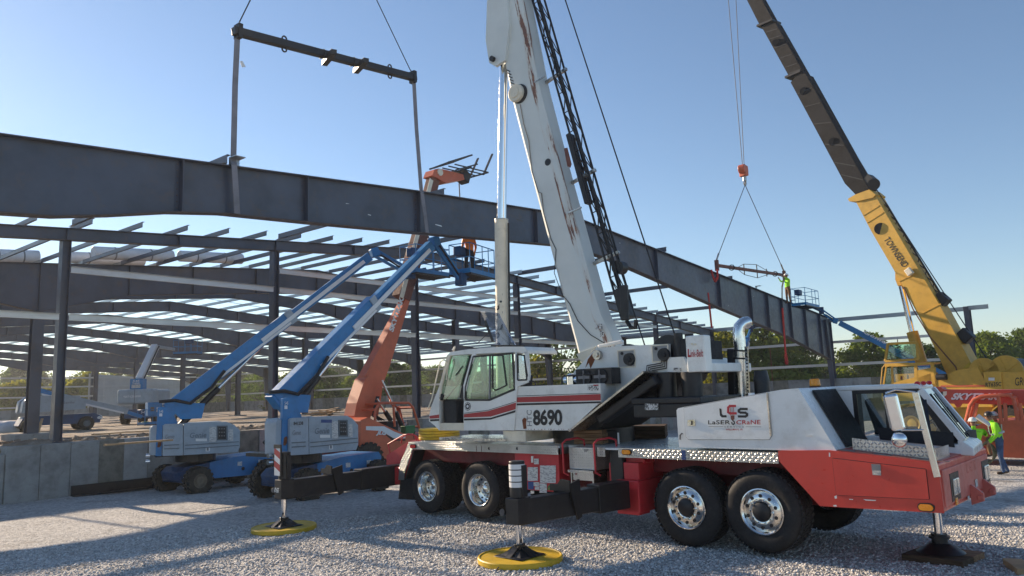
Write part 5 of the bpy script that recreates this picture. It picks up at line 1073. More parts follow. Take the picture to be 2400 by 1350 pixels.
# ================================================================== boom lifts
LA = Frame((12.35, 23.0, -.32), -22)
LN = -1.08
def zl(pts): return [(lambda v: (v[0], v[2]))(LA.px(330 + a / 4.354, 850 + b / 4.354, 'y', LN)) for a, b in pts]
def zl1(a, b, y=LN - .004): return LA.px(330 + a / 4.354, 850 + b / 4.354, 'y', y)
def lug_tyre(parent, x, y, z, r, wd, mats=('rubber_dirty', 'rubber_dirty'), hub='soil', side=-1):
    m = MB(); m.rev([(r * .5, -wd * .45), (r * .8, -wd * .5), (r * .92, -wd * .46), (r * .95, -wd * .4), (r * .95, wd * .4), (r * .92, wd * .46), (r * .8, wd * .5), (r * .5, wd * .45)], (x, y, z), (0, 1, 0), 28)
    n = 18
    for k in range(n):
        for j, s in enumerate((-1, 1)):
            a = 2 * math.pi * (k + .5 * j) / n; R = Matrix.Rotation(-a, 3, 'Y') @ Matrix.Rotation(R_(32 * s), 3, 'X')
            m.box((x + math.cos(a) * r * .965, y + s * wd * .25, z + math.sin(a) * r * .965), (r * .10, wd * .5, .075 * r / .42), R)
    t = m.build('wheel', mats[0], parent, 40)
    MB().rev([(r * .52, side * wd * .42), (r * .48, side * wd * .46), (r * .42, side * wd * .38), (r * .3, side * wd * .30), (r * .28, side * wd * .42), (r * .1, side * wd * .45), (.001, side * wd * .45)], (x, y, z), (0, 1, 0), 24).build('rim', hub, t, 40); return t
paint('rim_tan', (0.20, 0.155, 0.11), 0.8, 0, .25, 6, (0.09, .07, .05), .5)
def basket(parent, c, yaw, lx=1.83, ly=.85, mats=('lift_blue', 'lift_blue'), console=True):
    """work platform: grated floor, toe boards, tube rails, control box"""
    Rz = Matrix.Rotation(R_(yaw), 3, 'Z'); c = Vector(c)
    def P(a, b, z): return c + Rz @ Vector((a, b, z))
    f = MB(); hx, hy = lx / 2, ly / 2
    for k in range(12): a = -hx + lx * (k + .5) / 12; f.bar(P(a, -hy, 0), P(a, hy, 0), .06, .03)
    f.bar(P(-hx, -hy, 0), P(hx, -hy, 0), .06, .06).bar(P(-hx, hy, 0), P(hx, hy, 0), .06, .06)
    bk = f.build('basket', 'black_paint', parent, 0)
    for y in (-hy, hy): MB().bar(P(-hx, y, .11), P(hx, y, .11), .02, .16).build('toe_board', mats[0], bk, 0)
    for x in (-hx, hx): MB().bar(P(x, -hy, .11), P(x, hy, .11), .02, .16).build('toe_board', mats[0], bk, 0)
    for z in (.6, 1.1):
        MB().tube([P(-hx, -hy, z), P(hx, -hy, z), P(hx, hy, z), P(-hx, hy, z)], .019, 6, closed=True).build('rail', mats[1], bk)
    for a, b in ((-hx, -hy), (hx, -hy), (hx, hy), (-hx, hy), (0, -hy), (0, hy), (-hx * .5, hy), (hx * .5, -hy)): MB().cyl(P(a, b, .05), P(a, b, 1.1), .018, n=6).build('rail_post', mats[1], bk)
    if console: MB().box(P(-.25, hy - .1, .95), (.6, .32, .34), Rz).build('control_box', 'lift_blue_dark', bk, 0, .04)
    return bk
def boom_parts(root, fr, foot, tip, jib, bc, byaw, w0=.36, h0=.46, col='lift_blue', blen=1.83):
    foot, tip, jib, bc = [Vector(v) for v in (foot, tip, jib, bc)]; d = (tip - foot).normalized(); L = (tip - foot).length; up_ = d.cross(Vector((0, 0, 1)).cross(d)) if abs(d.z) < .98 else Vector((1, 0, 0)); up_ = -up_ if up_.z < 0 else up_
    L1 = L * .56
    b = MB().bar(foot - d * .1, foot + d * L1, w0, h0, tuple(up_)).build('main_boom', col, root, 0, .02)
    i = MB().bar(foot + d * (L1 - .3), foot + d * (L * .97), w0 * .72, h0 * .72, tuple(up_)).build('inner_boom', col, root, 0, .015)
    sd = d.cross(up_).normalized(); sd = sd if sd.y < 0 else -sd
    MB().bar(foot + d * (L * .40) + sd * (w0 / 2 + .03) - up_ * .06, foot + d * (L * .93) + sd * (w0 / 2 + .03) - up_ * .02, .05, .13, tuple(up_)).build('hose_track', 'vinyl_white', b, 0, .01)
    MB().bar(foot + d * (L * .20) + sd * (w0 / 2 + .02) - up_ * h0 * .45, foot + d * (L * .55) + sd * (w0 / 2 + .02) - up_ * h0 * .45, .05, .08, tuple(up_)).build('hose_rail', 'vinyl_white', b, 0, .01)
    MB().bar(foot + d * (L * .53) + sd * (w0 / 2 + .02), foot + d * (L * .56) + sd * (w0 / 2 + .02), .06, h0 * 1.04, tuple(up_)).build('collar', 'lift_grey', b, 0)
    MB().box(tip, (.3, w0 * .9, .34), rotm(math.degrees(math.atan2(d.y, d.x)), -20)).build('boom_head', col, root, 0, .04)
    jd = (jib - tip).normalized()
    for o in (.13, -.13): MB().bar(tip + Vector((0, 0, o)), jib + Vector((0, 0, o * .9)), .12, .09).build('jib', col, root, 0, .01)
    MB().cyl(tip + Vector((0, -.1, 0)) + jd * .2, jib + Vector((0, -.1, -.05)) - jd * .3, .035, n=8).build('jib_cylinder', 'black_paint', root)
    MB().box(jib, (.3, .3, .45)).bar(jib, bc + Vector((0, 0, .25)), .16, .2).build('platform_mount', 'lift_blue_dark', root, 0, .02)
    basket(root, bc, byaw, blen); return d
def boom_lift(org, yaw, label, foot, tip, jib, bc, byaw, detail=True, tags=None, chas=0.0):
    F = Frame(org, yaw); root = thing('boom_lift', org, yaw, label, 'boom lift', 'blue and grey boom lifts')
    # chassis and wheels (sizes read off the near machine)
    MB().prism([(-.6, .40), (-.6, .90), (.2, 1.0), (1.55, 1.04), (1.66, .9), (1.6, .45), (1.2, .36)], -.6, .6).build('chassis', 'lift_blue', root, 0, .03)
    MB().prism([(-1.5, .42), (-1.58, .66), (-1.4, .82), (-.6, .90), (-.6, .36), (-1.2, .36)], -.58, .58).build('chassis_nose', 'lift_blue_dark', root, 0, .03)  # darker blue paints the shade on this end of the chassis
    MB().b2((-1.38, -.92, .34), (-1.0, .92, .52)).build('axle', 'lift_blue_dark', root, 0, .02)
    MB().b2((1.2, -.95, .36), (1.55, .95, .62)).build('axle', 'lift_blue_dark', root, 0, .02)
    for x in (-1.18, 1.22):
        for s in (-1, 1): lug_tyre(root, x, s * .98, .42, .43, .32, ('rubber_dirty', 'rubber_dirty'), 'rim_tan', s)
    Mc = Matrix.Rotation(R_(chas - yaw), 4, 'Z') @ Matrix.Translation((.75, 0, 0))
    for o in list(root.children):
        for q in [o] + list(o.children): q.data.transform(Mc)
    lp_ = [o for o in root.children if o.name.startswith('chassis')][0]
    MB().cyl((0, 0, .95), (0, 0, 1.24), .6, n=24).b2((-1.2, -.7, 1.18), (.6, .7, 1.27)).build('turntable', 'black_paint', root, 0)
    cv = MB().prism(zl([(438, 628), (470, 618), (880, 604), (950, 632), (1012, 690), (1010, 860), (985, 912), (436, 944)]), LN, LN + .55).build('engine_cover', 'lift_grey', root, 0, .05, 3)
    cl = MB().prism(zl([(226, 640), (250, 626), (430, 622), (430, 945), (222, 952)]), LN, LN + .55).build('tank_cover', 'lift_grey', root, 0, .04, 3)
    MB().prism(zl([(100, 665), (125, 645), (165, 640), (162, 950), (95, 945)]), LN + .14, LN + .62).build('counterweight', 'lift_grey', root, 0, .05, 3)
    MB().prism(zl([(480, 626), (880, 604), (950, 632), (1012, 690), (1010, 860), (985, 912), (480, 940)]), .5, -LN).build('far_cover', 'lift_grey', root, 0, .05, 3)
    MB().prism(zl([(175, 458), (228, 450), (320, 470), (330, 530), (380, 605), (380, 640), (226, 640), (215, 955), (152, 955)]), LN + .1, LN + .2).build('turret_plate', 'lift_blue', root, 0, .008)
    MB().b2((zl([(185, 0)])[0][0], LN + .2, 1.3), (zl([(238, 0)])[0][0], LN + .8, 2.1)).build('turret', 'lift_blue', root, 0, .02)
    if detail:
        def pq(n_, q, mt, pr=.004, par=cv): return patch(par, n_, [zl1(q[0], q[3]), zl1(q[2], q[3]), zl1(q[2], q[1]), zl1(q[0], q[1])], mt, .004, pr)
        def cva(n_, q, y, mt): return MB().prism(zl([(q[0], q[3]), (q[2], q[3]), (q[2], q[1]), (q[0], q[1])]), y, y + .02).build(n_, mt, cv, 0, .005)
        cva('panel_frame', (775, 642, 885, 792), LN - .018, 'lift_grey_dark'); cva('control_panel', (788, 655, 868, 780), LN - .022, 'ink_black')
        for k in range(9): cva('switch', (797 + 24 * (k % 3), 668 + 36 * (k // 3), 808 + 24 * (k % 3), 680 + 36 * (k // 3)), LN - .03, 'ink_grey')
        pq('label', (700, 655, 770, 808), 'printed_sheet'); pq('label', (892, 680, 942, 796), 'printed_sheet'); pq('label', (560, 775, 675, 802), 'label_white'); pq('label', (662, 862, 705, 905), 'label_white'); pq('label', (672, 870, 692, 898), 'ink_grey', .009)
        for y_ in (835, 872):
            MB().bar(zl1(450, y_ + 8, LN - .01), zl1(1000, y_ - 28, LN - .01), .02, .02).build('moulding', 'lift_grey_dark', cv, 0); MB().bar(zl1(238, y_ + 8, LN - .01), zl1(392, y_ + 2, LN - .01), .02, .025).build('moulding', 'lift_grey_dark', cl, 0)
        letters(cv, 'Genie', zl1(500, 768), zl1(670, 762), zl1(500, 715), 'faint_grey', .2, .02); letters(cl, 'Genie', zl1(250, 778), zl1(342, 774), zl1(250, 735), 'ink_grey', .2, .0)
        if tags: letters(cl, tags[0], zl1(262, 690), zl1(370, 686), zl1(262, 660), 'ink_black', 0, .02); pq('label', (575, 640, 700, 668), 'ink_blue')
        letters(root, 'S-45', zl1(188, 512, LN + .09), zl1(228, 510, LN + .09), zl1(188, 484, LN + .09), 'vinyl_white', 0, .02); MB().prism(zl([(190, 518), (222, 517), (222, 548), (190, 549)]), LN + .09, LN + .098).build('label', 'vinyl_white', root, 0)
        MB().prism(zl([(180, 800), (205, 785), (216, 800), (208, 850), (190, 868), (170, 862)]), LN + .09, LN + .098).build('rust_patch', 'rust', root, 0)
        n0 = set(root.children)
        letters(root, 'S-45', (-1.45, -.584, .52), (-1.15, -.584, .52), (-1.45, -.584, .62), 'vinyl_white', .2, .02)
        for q in ((.35, .8, .5, .95), (1.1, .84, .22, .95)): patch(root, 'label', [(q[0], -.603, .70), (q[0] + .16, -.603, .70), (q[0] + .16, -.603, .83), (q[0], -.603, .83)], 'printed_sheet', .003)
        MB().cyl((.55, -.61, .6), (.55, -.603, .6), .06, n=14).build('hole', 'ink_black', root)
        for o in set(root.children) - n0: o.data.transform(Mc)
        for z in (1.08, 1.25): MB().cyl((zl([(95, 0)])[0][0] - .02, -.75, z), (zl([(95, 0)])[0][0] + .1, -.75, z), .06, n=14).build('exhaust_tip', 'chrome', root)
    lo = lambda v: F.T @ (Vector(v) - F.o)
    foot = Vector(foot); d = boom_parts(root, F, foot, lo(tip), lo(jib), lo(bc), byaw - yaw, blen=2.7 if 'right raising' in label else 1.83)
    # hose loop and lift cylinder
    MB().tube([foot + Vector((-.35, -.25, .22)), foot + Vector((.1, -.27, .25)), foot + d * .7 + Vector((0, -.27, -.30)), foot + d * 1.5 + Vector((0, -.27, -.32)), foot + d * 2.0 + Vector((0, -.27, -.1))], .05, 8).build('hose', 'hose', root)
    a = Vector((-1.05, 0, 1.5)); b = foot + d * 3.6 + Vector((0, 0, -.25)); MB().cyl(a, a + (b - a) * .55, .10, n=16).build('lift_cylinder', 'black_paint', root); MB().cyl(a + (b - a) * .5, b, .055, n=12).build('cylinder_rod', 'chrome', root)
    MB().prism([(foot.x - .2, foot.z + .2), (foot.x + 1.0, foot.z + .12), (foot.x + .9, foot.z - .35), (foot.x + .3, foot.z - .35)], -.2, .2).build('boom_foot', 'lift_blue', root, 0, .02)
    MB().cyl((-.75, -.75, 1.80), (-.75, -.75, 1.92), .08, .07, n=14).build('beacon', 'lens_amber', root); return root
ftA = zl([(290, 462)])[0]; ftA = (ftA[0] + .12, 0, ftA[1] - .02)
wA = lambda a, b, y=0: LA.w(LA.px(a, b, 'y', y))
tA, jA, bA = wA(878, 592), wA(962, 640), wA(997, 648, .3)
boom_lift(LA.o, -22, 'blue and grey boom lift nearest the bare concrete wall, boom reaching right', ftA, tA, jA, bA, 0)
xl0 = zl([(95, 900)])[0][0]; YB = 17.6; oB = (11.05 - xl0, YB, -.2)
tB = W0.px(1018, 566, 'y', YB); jB = W0.px(1080, 655, 'y', YB); bB = W0.px(1108, 650, 'y', YB + .2)
boom_lift(oB, 0, 'blue and grey boom lift behind the striped outrigger board, boom raised steeply', ftA, tB, jB, bB, 12, True, ('841238',))
# lift whose basket carries the man at the right end of the rafter
bE = W0.px(1889, 720, 'y', 14.6); tE = W0.px(1958, 752, 'y', 13.4); jE = W0.px(1925, 728, 'y', 14.2); gE = W0.px(2100, 985, 'y', 9.6)
oE = (tE.x + 1.2, 8.6, -.5); yE = math.degrees(math.atan2(tE.y - oE[1], tE.x - oE[0])); FE = Frame(oE, yE)
pE = FE.T @ (W0.px(2062, 890, 'y', 9.9) - FE.o)
boom_lift(oE, yE, 'blue boom lift at the right raising a man beside the rafter end', (-2.35, 0, 1.9), tE, jE, bE, 0, False)
lt = Frame(oE, yE)
kE = [o for o in bpy.data.objects if o.get('label', '').startswith('blue boom lift at the right')][0]
P0_, P1_ = Vector((-2.35, 0, 1.9)), lt.T @ (tE - lt.o); dE = (P1_ - P0_).normalized()
sv = Vector((0, 0, 1)).cross(dE).normalized(); sv = sv * (1 if (lt.M @ sv).x < 0 else -1); uv = dE.cross(sv); uv = uv if uv.z > 0 else -uv
def bt(t, o): return P0_ + dE * t + sv * .19 + uv * o
Lb = (P1_ - P0_).length
letters(kE, 'Genie  S-45', bt(Lb * .72, -.13) if False else bt(Lb * .80, .10), bt(Lb * .48, .10), bt(Lb * .80, .10) + uv * -.0 + uv * .0 + (uv * .22), 'vinyl_white', .1, .01)
# lift behind the rafter, only its basket and boom showing past the exhaust stack
bF = W0.px(1780, 764, 'y', 20.5); oF = (bF.x - 3.2, 21.5, -.5); tF = bF + Vector((-1.6, .4, -1.0)); jF = bF + Vector((-1.0, .3, -.25))
boom_lift(oF, 20, 'boom lift behind the chrome exhaust stack with only its basket showing', (-2.3, 0, 1.9), tF, jF, bF, 20, False)

# ---- two machines parked inside the building
oD = W0.px(128, 1003, 'y', 46); oD.z = FLOOR
t = thing('boom_lift', oD, -8, 'grey and blue boom lift parked inside the building with its boom lowered', 'boom lift', 'blue and grey boom lifts')
def DL(a, b, y=-1.1): v = Matrix.Rotation(R_(8), 3, 'Z') @ (W0.px(a, b, 'y', 42 + y) - oD); return v
ws = [DL(74, 990), DL(118, 988), DL(200, 978)]
for x_ in (-1.7, .0, 1.7):
    for s in (-1, 1):
        if x_ == 0: continue
        lug_tyre(t, x_, s * 1.05, .46, .47, .36, hub='lift_grey_dark', side=s)
MB().prism([(-2.3, .45), (2.6, .45), (2.7, .9), (2.2, 1.15), (-2.0, 1.05)], -.85, .85).build('chassis', 'lift_blue_dark', t, 0, .03)
letters(t, '4x4', (1.5, -.856, .65), (2.1, -.856, .65), (1.5, -.856, .88), 'vinyl_white', .2, .03); MB().sph((2.55, -.75, .8), (.25, .12, .2), 12, 8).build('headlight', 'vinyl_white', t)
MB().prism([(-2.2, 1.3), (1.6, 1.45), (1.6, 1.9), (1.2, 2.35), (-1.6, 2.45), (-2.1, 2.1)], -1.1, -.35).build('engine_cover', 'lift_grey', t, 0, .12, 3); MB().prism([(-2.2, 1.3), (1.6, 1.45), (1.6, 1.9), (1.2, 2.35), (-1.6, 2.45), (-2.1, 2.1)], .35, 1.1).build('engine_cover', 'lift_grey', t, 0, .12, 3)
letters(t, 'Genie', (.1, -1.106, 1.85), (.9, -1.106, 1.85), (.1, -1.106, 2.0), 'ink_grey', .2, .02)
MB().bar((-.9, 0, 2.7), (4.6, -.1, 1.15), .34, .42).build('main_boom', 'lift_grey', t, 0, .02); MB().bar((-.9, -.2, 2.55), (4.3, -.3, 1.05), .06, .12).build('boom_rail', 'vinyl_white', t, 0); MB().bar((-1.2, 0, 2.9), (-.2, 0, 2.5), .4, .3).build('boom_knuckle', 'lift_blue', t, 0, .03)
MB().bar((4.6, -.1, 1.1), (5.6, -.1, .7), .2, .25).build('jib', 'lift_blue', t, 0, .02); basket(t, (6.6, -.2, .12), 15, 2.4, .9); MB().b2((5.9, -.5, .75), (6.9, .2, 1.75)).build('platform_console', 'lift_blue', t, 0, .05); MB().box((6.2, -.52, 1.25), (.25, .02, .3)).build('manual_box', 'rim_tan', t, 0); MB().box((6.65, -.52, 1.2), (.3, .02, .35)).build('label', 'label_white', t, 0); MB().sph((5.8, -.3, .25), (.35, .25, .12), 10, 6).build('tarp', 'ink_green', t); MB().b2((5.6, -.68, .05), (6.2, -.66, .2)).build('placard', 'vinyl_white', t, 0)
t.scale = (.8, .8, .8)
oC = W0.px(333, 1000, 'y', 52); oC.z = FLOOR; ya = 128
t = thing('boom_lift', oC, 38.6, 'grey boom lift seen from behind inside the building, boom straight up', 'boom lift', 'blue and grey boom lifts')
RC = lambda p: Vector(p)
for y_ in (-1.05, 1.05):
    for x_ in (-.2, 2.2): lug_tyre(t, x_, y_, .45, .46, .36, hub='lift_grey_dark', side=1 if y_ > 0 else -1)
MB().b2((-.9, -.8, .4), (2.6, .8, 1.0)).build('chassis', 'lift_blue_dark', t, 0, .03); letters(t, 'S-65', (-.906, -.35, .72), (-.906, -.75, .72), (-.906, -.35, .9), 'vinyl_white', .1, .02)
MB().cyl((.4, 0, 1.0), (.4, 0, 1.35), .55, n=20).build('turntable', 'black_paint', t); MB().b2((-1.15, -1.22, 1.35), (-.35, 1.22, 2.35)).b2((-.35, -1.2, 1.4), (1.5, -.4, 2.3)).b2((-.35, .4, 1.4), (1.5, 1.2, 2.3)).build('counterweight', 'lift_grey', t, 0, .14, 3)
MB().b2((-1.165, -.012, 1.36), (-1.155, .012, 2.33)).build('cover_seam', 'ink_black', t, 0); letters(t, '*SAT-CSS-800R', (-1.16, .75, 1.80), (-1.16, -.45, 1.80), (-1.16, .75, 1.94), 'vinyl_white', 0, .02)
MB().b2((-1.0, -.42, 2.35), (-.4, .42, 3.05)).build('turret', 'lift_blue', t, 0, .02); patch(t, 'label', [(-1.006, .3, 2.42), (-1.006, -.3, 2.42), (-1.006, -.3, 2.66), (-1.006, .3, 2.66)], 'printed_sheet'); letters(t, 'S-65', (-1.008, .22, 2.84), (-1.008, -.22, 2.84), (-1.008, .22, 2.98), 'vinyl_white', .1, .02); letters(t, 'THINK', (-1.008, .26, 2.69), (-1.008, -.26, 2.69), (-1.008, .26, 2.80), 'vinyl_white', 0, .02)
MB().bar((-.55, .0, 3.0), (1.5, 0, 5.4), .42, .46, (-1, 0, 1)).build('main_boom', 'vinyl_white', t, 0, .02); MB().bar((-.5, -.26, 3.0), (1.5, -.26, 5.4), .06, .08, (-1, 0, 1)).build('hose_track', 'black_paint', t, 0); MB().bar((1.5, 0, 5.4), (4.4, 0, 5.35), .2, .2).build('jib', 'lift_grey', t, 0); basket(t, (5.4, -.6, 5.0), 90)

# ================================================================== telehandlers
TA = Frame((19.3, 22.1, -.38), 0)
t = thing('telehandler', TA.o, 0, 'orange telehandler with its boom raised high behind the boom lifts', 'telehandler', 'orange telehandlers')
def ta(pts, y): return [(lambda v: (v[0], v[2]))(TA.px(a, b, 'y', y)) for a, b in pts]
def ta3(a, b, y): return TA.px(a, b, 'y', y)
MB().prism(ta([(845, 985), (862, 978), (905, 998), (950, 1018), (990, 1024), (990, 1075), (845, 1075)], -1.1), -1.1, 1.1).build('body', 'tele_orange', t, 0, .04)
MB().b2((-2.4, -.9, .5), (2.6, .9, 1.3)).build('chassis', 'dark_red', t, 0, .03)
for x_ in (-1.6, 1.8):
    for s in (-1, 1): lug_tyre(t, x_, s * 1.05, .6, .62, .4, hub='tele_orange', side=s)
MB().prism(ta([(858, 999), (900, 999), (925, 1012), (950, 1021), (950, 1027), (922, 1027), (895, 1010), (858, 1008)], -1.106), -1.11, -1.1).build('decal', 'vinyl_white', t, 0); MB().prism(ta([(898, 1014), (925, 1029), (950, 1029), (950, 1033), (920, 1033)], -1.106), -1.112, -1.101).build('decal', 'ink_black', t, 0)
letters(t, 'JLG', ta3(881, 1021, -1.114), ta3(905, 1023, -1.114), ta3(883, 1008, -1.114), 'vinyl_white', .25, .05)
def tb(a, b): return ta3(a, b, 0)
bp = lambda L_: [tb(a, b) for a, b in L_]
w_ = .2
o_ = MB().prism([(p.x, p.z) for p in bp([(834, 968), (848, 880), (945, 700), (938, 686), (958, 690), (951, 712), (905, 860), (890, 900), (878, 975)])], -w_, w_).build('outer_boom', 'tele_orange', t, 0, .02)
MB().prism([(p.x, p.z) for p in bp([(818, 975), (824, 945), (843, 890), (852, 880), (872, 890), (855, 985), (822, 992)])], -w_ - .1, w_ + .1).build('boom_cover', 'tele_orange', t, 0, .02)
MB().bar(tb(940, 700), tb(987, 548), .45, .62, (-1, 0, .3)).build('middle_boom', 'rusty_brown', t, 0, .02); MB().bar(tb(975, 575), tb(1016, 418), .38, .48, (-1, 0, .3)).build('inner_boom', 'rusty_brown', t, 0, .02)
MB().bar(tb(938, 700) + Vector((-.15, -.24, 0)), tb(1008, 425) + Vector((-.15, -.24, 0)), .03, .2, (-1, 0, .3)).build('hose_pack', 'cream_paint', t, 0)
q0, q1 = tb(908, 770), tb(937, 697)
dq = (q1 - q0); uq = Vector((-dq.z, 0, dq.x)).normalized()
letters(t, 'SKYTRAK', tb(913, 780) + Vector((0, -w_ - .01, 0)), tb(939, 700) + Vector((0, -w_ - .01, 0)), tb(902, 776) + Vector((0, -w_ - .01, 0)), 'vinyl_white', .15, .05)
MB().prism([(p.x, p.z) for p in bp([(1002, 415), (1008, 400), (1018, 398), (1038, 402), (1075, 412), (1078, 424), (1035, 432), (1022, 425), (1015, 420)])], -.28, .28).build('boom_nose', 'tele_orange', t, 0, .03)
cN = tb(1020, 407); MB().cyl(cN + Vector((0, -.33, 0)), cN + Vector((0, .33, 0)), .16, n=16).build('nose_pin', 'cream_paint', t)
fk = MB(); A_, B_, C_, D_ = tb(1035, 388), tb(1078, 372), tb(1116, 412), tb(1085, 425)
cg = MB().box(tb(1085, 415), (.5, .5, .5), rotm(0, 20)).build('quick_coupler', 'black_paint', t, 0, .04)
for a, b in ((A_, B_), (A_ + Vector((.1, 0, -.35)), B_ + Vector((.35, 0, -.35)))):
    for yy_ in (-.75, .75): MB().bar(a + Vector((0, yy_, 0)), b + Vector((0, yy_, 0)), .05, .06).build('backrest_bar', 'black_paint', cg, 0)
for k in range(5): yy_ = -.75 + 1.5 * k / 4; MB().bar(A_ + Vector((.05, yy_, -.1)), C_ + Vector((0, yy_, 0)), .04, .05).build('backrest_bar', 'black_paint', cg, 0)
for a in (A_, B_, C_, (A_ + C_) / 2): MB().bar(a + Vector((0, -.75, 0)), a + Vector((0, .75, 0)), .06, .06).build('backrest_bar', 'black_paint', cg, 0)
for yy_ in (-.45, .45): MB().bar(C_ + Vector((0, yy_, -.05)), tb(1137, 366) + Vector((0, yy_, 0)), .12, .05).build('fork', 'black_paint', cg, 0, .01)
MB().cyl(tb(1076, 430), tb(1078, 470), .03, n=8).build('sling', 'sling_grey', t)
for a, b, c, r in (((872, 892), (905, 966), (923, 1008), .09), ((860, 935), (880, 965), (893, 985), .09)):
    p, m_, q = tb(*a), tb(*b), tb(*c); off = Vector((0, -.55, 0)); p, m_, q = p + off, m_ + off, q + off; MB().cyl(m_, q, r, n=14).build('lift_cylinder', 'black_paint', t); MB().cyl(p, m_, .05, n=12).build('cylinder_rod', 'polished_alloy', t)
for k in range(3): MB().tube([tb(862 + 3 * k, 930) + Vector((0, -.5, 0)), tb(855, 950 + 4 * k) + Vector((0, -.55, 0)), tb(852 + 5 * k, 975) + Vector((0, -.5, 0)), tb(868 + 6 * k, 985) + Vector((0, -.5, 0))], .025, 6).build('hose', 'hose', t)
def rops(parent, F, pts, wd, y0, y1, mat, r=.045):
    A = [F.px(a, b, 'y', y0) for a, b in pts]; B = [Vector((v.x, y1, v.z)) for v in A]
    for P in (A, B): MB().tube(P, r, 8).build('cab_frame', mat, parent)
    for i in range(1, len(A) - 1): MB().tube([A[i], B[i]], r, 8).build('cab_frame', mat, parent)
    return A, B
A, B = rops(t, TA, [(878, 1005), (880, 960), (888, 946), (905, 944), (958, 944), (968, 955), (982, 1000), (985, 1015)], .05, -1.0, -.1, 'tele_orange')
MB().tube([ta3(922, 948, -1.0), ta3(925, 1000, -1.0)], .045, 8).build('cab_frame', 'tele_orange', t); MB().tube([ta3(935, 952, -.1), ta3(947, 1000, -.5)], .04, 8).build('cab_frame', 'tele_orange', t)
MB().plate([A[2], A[4], B[4], B[2]], .05).build('cab_roof', 'tele_orange', t, 0, .02); MB().b2((ta3(900, 0, -1)[0], -.9, 1.2), (ta3(920, 0, -1)[0] + .1, -.3, 1.9)).build('seat', 'interior_dark', t, 0, .05)
MB().rev([(.2, -.015), (.215, 0), (.2, .015), (.185, 0)], ta3(944, 998, -.6), (-.6, 0, .8), 18, closed=True).build('steering_wheel', 'black_paint', t)
bkt = thing('green_bucket', TA.w(ta3(965, 1022, -1.0)), 0, 'small green tub sitting on the orange telehandler', 'tub'); MB().b2((-.3, 0, 0), (.2, .3, .4)).build('tub', 'ink_green', bkt, 0, .03)

TB = Frame((29.2, 1.2, -.45), 90)
t = thing('telehandler', TB.o, 90, 'orange telehandler at the right edge with red boom lowered and men around its cab', 'telehandler', 'orange telehandlers')
def tq(pts, y): return [(lambda v: (v[0], v[2]))(TB.px(a, b, 'y', y)) for a, b in pts]
def tq3(a, b, y): return TB.px(a, b, 'y', y)
bm_ = tq([(2186, 912), (2196, 906), (2206, 908), (2212, 913), (2410, 914), (2410, 950), (2250, 946), (2243, 956), (2236, 946), (2200, 946)], .4)
b_ = MB().prism(bm_, -.3, .4).build('boom', 'tele_red', t, 0, .03); letters(b_, 'SKYTRAK', tq3(2228, 937, .405), tq3(2342, 938, .405), tq3(2233, 921, .405), 'vinyl_white', .2, .05); letters(b_, 'SKYTRAK', tq3(2229.5, 938, .402), tq3(2343.5, 939, .402), tq3(2234.5, 922, .402), 'ink_black', .2, .05)
patch(b_, 'badge', [tq3(a, b, .404) for a, b in ((2203, 931), (2207, 918), (2219, 917), (2219, 925), (2212, 931))], 'cream_paint'); patch(b_, 'badge_print', [tq3(a, b, .41) for a, b in ((2205, 930), (2206, 918), (2210, 918), (2209, 929))], 'ink_black')
MB().prism(tq([(2285, 1000), (2310, 990), (2370, 985), (2420, 985), (2420, 1075), (2350, 1072), (2285, 1060)], 1.2), -.9, 1.2).build('body', 'tele_orange', t, 0, .04)
MB().b2((-3, -.8, .5), (3.5, .8, 1.1)).build('chassis', 'interior_dark', t, 0)
A, B = rops(t, TB, [(2258, 1010), (2273, 950), (2283, 936), (2300, 929), (2365, 926), (2375, 934), (2381, 960), (2388, 1000)], .05, 1.15, .45, 'tele_orange', .055)
for pp in ([(2280, 990), (2290, 945)], [(2340, 928), (2347, 995)], [(2355, 945), (2358, 995)], [(2390, 945), (2397, 990)]): MB().tube([tq3(*pp[0], 1.15), tq3(*pp[1], 1.15)], .055, 8).build('cab_frame', 'tele_orange', t)
MB().b2((tq3(2350, 0, 1)[0] - .1, .5, 1.2), (tq3(2350, 0, 1)[0] + .1, 1.1, 2.2)).build('cab_pillar', 'pad_yellow', t, 0)
for x_ in (-4.4, 3.0):
    for s in (-1, 1): lug_tyre(t, x_, s * .95, .62, .65, .42, hub='tele_orange', side=s)
MB().b2((-1.9, .9, .0 + .15), (-1.2, 1.25, .6)).build('step', 'black_paint', t, 0)
# round hydraulic cylinder / white pipe resting on the cab sill
pp = thing('white_tube', TB.w(tq3(2290, 975, 1.3)), 0, 'short white plastic tube leaning into the telehandler cab', 'tube'); a = TB.w(tq3(2290, 975, 1.3)); b = TB.w(tq3(2321, 997, 1.3)); MB().cyl((0, 0, 0), b - a, .09, .06, n=14).build('tube', 'vinyl_white', pp)
# ================================================================== rough terrain crane at the right
GF = Frame((39.8, 5.2, -.45), 74)
G = thing('rough_terrain_crane', GF.o, 74, 'yellow rough terrain crane with long black boom sections at the right', 'crane')
def gp2(pts, y): return [(lambda v: (v[0], v[2]))(GF.px(a, b, 'y', y)) for a, b in pts]
def g3(a, b, y): return GF.px(a, b, 'y', y)
MB().b2((-3.6, -.8, .75), (3.6, .8, 1.5)).b2((-3.9, -1.3, 1.25), (-2.9, 1.3, 1.75)).b2((2.9, -1.3, .9), (3.8, 1.3, 1.6)).build('carrier', 'crane_yellow', G, 0, .03)
for x_ in (-2.1, 2.1):
    for s in (-1, 1):
        lug_tyre(G, x_, s * 1.1, .76, .78, .55, hub='crane_yellow', side=s); MB().rev([(.86, -.3), (.9, -.3), (.9, .3), (.86, .3)], (x_, s * 1.1, .8), (0, 1, 0), 24, closed=True).build('fender', 'crane_yellow', G)
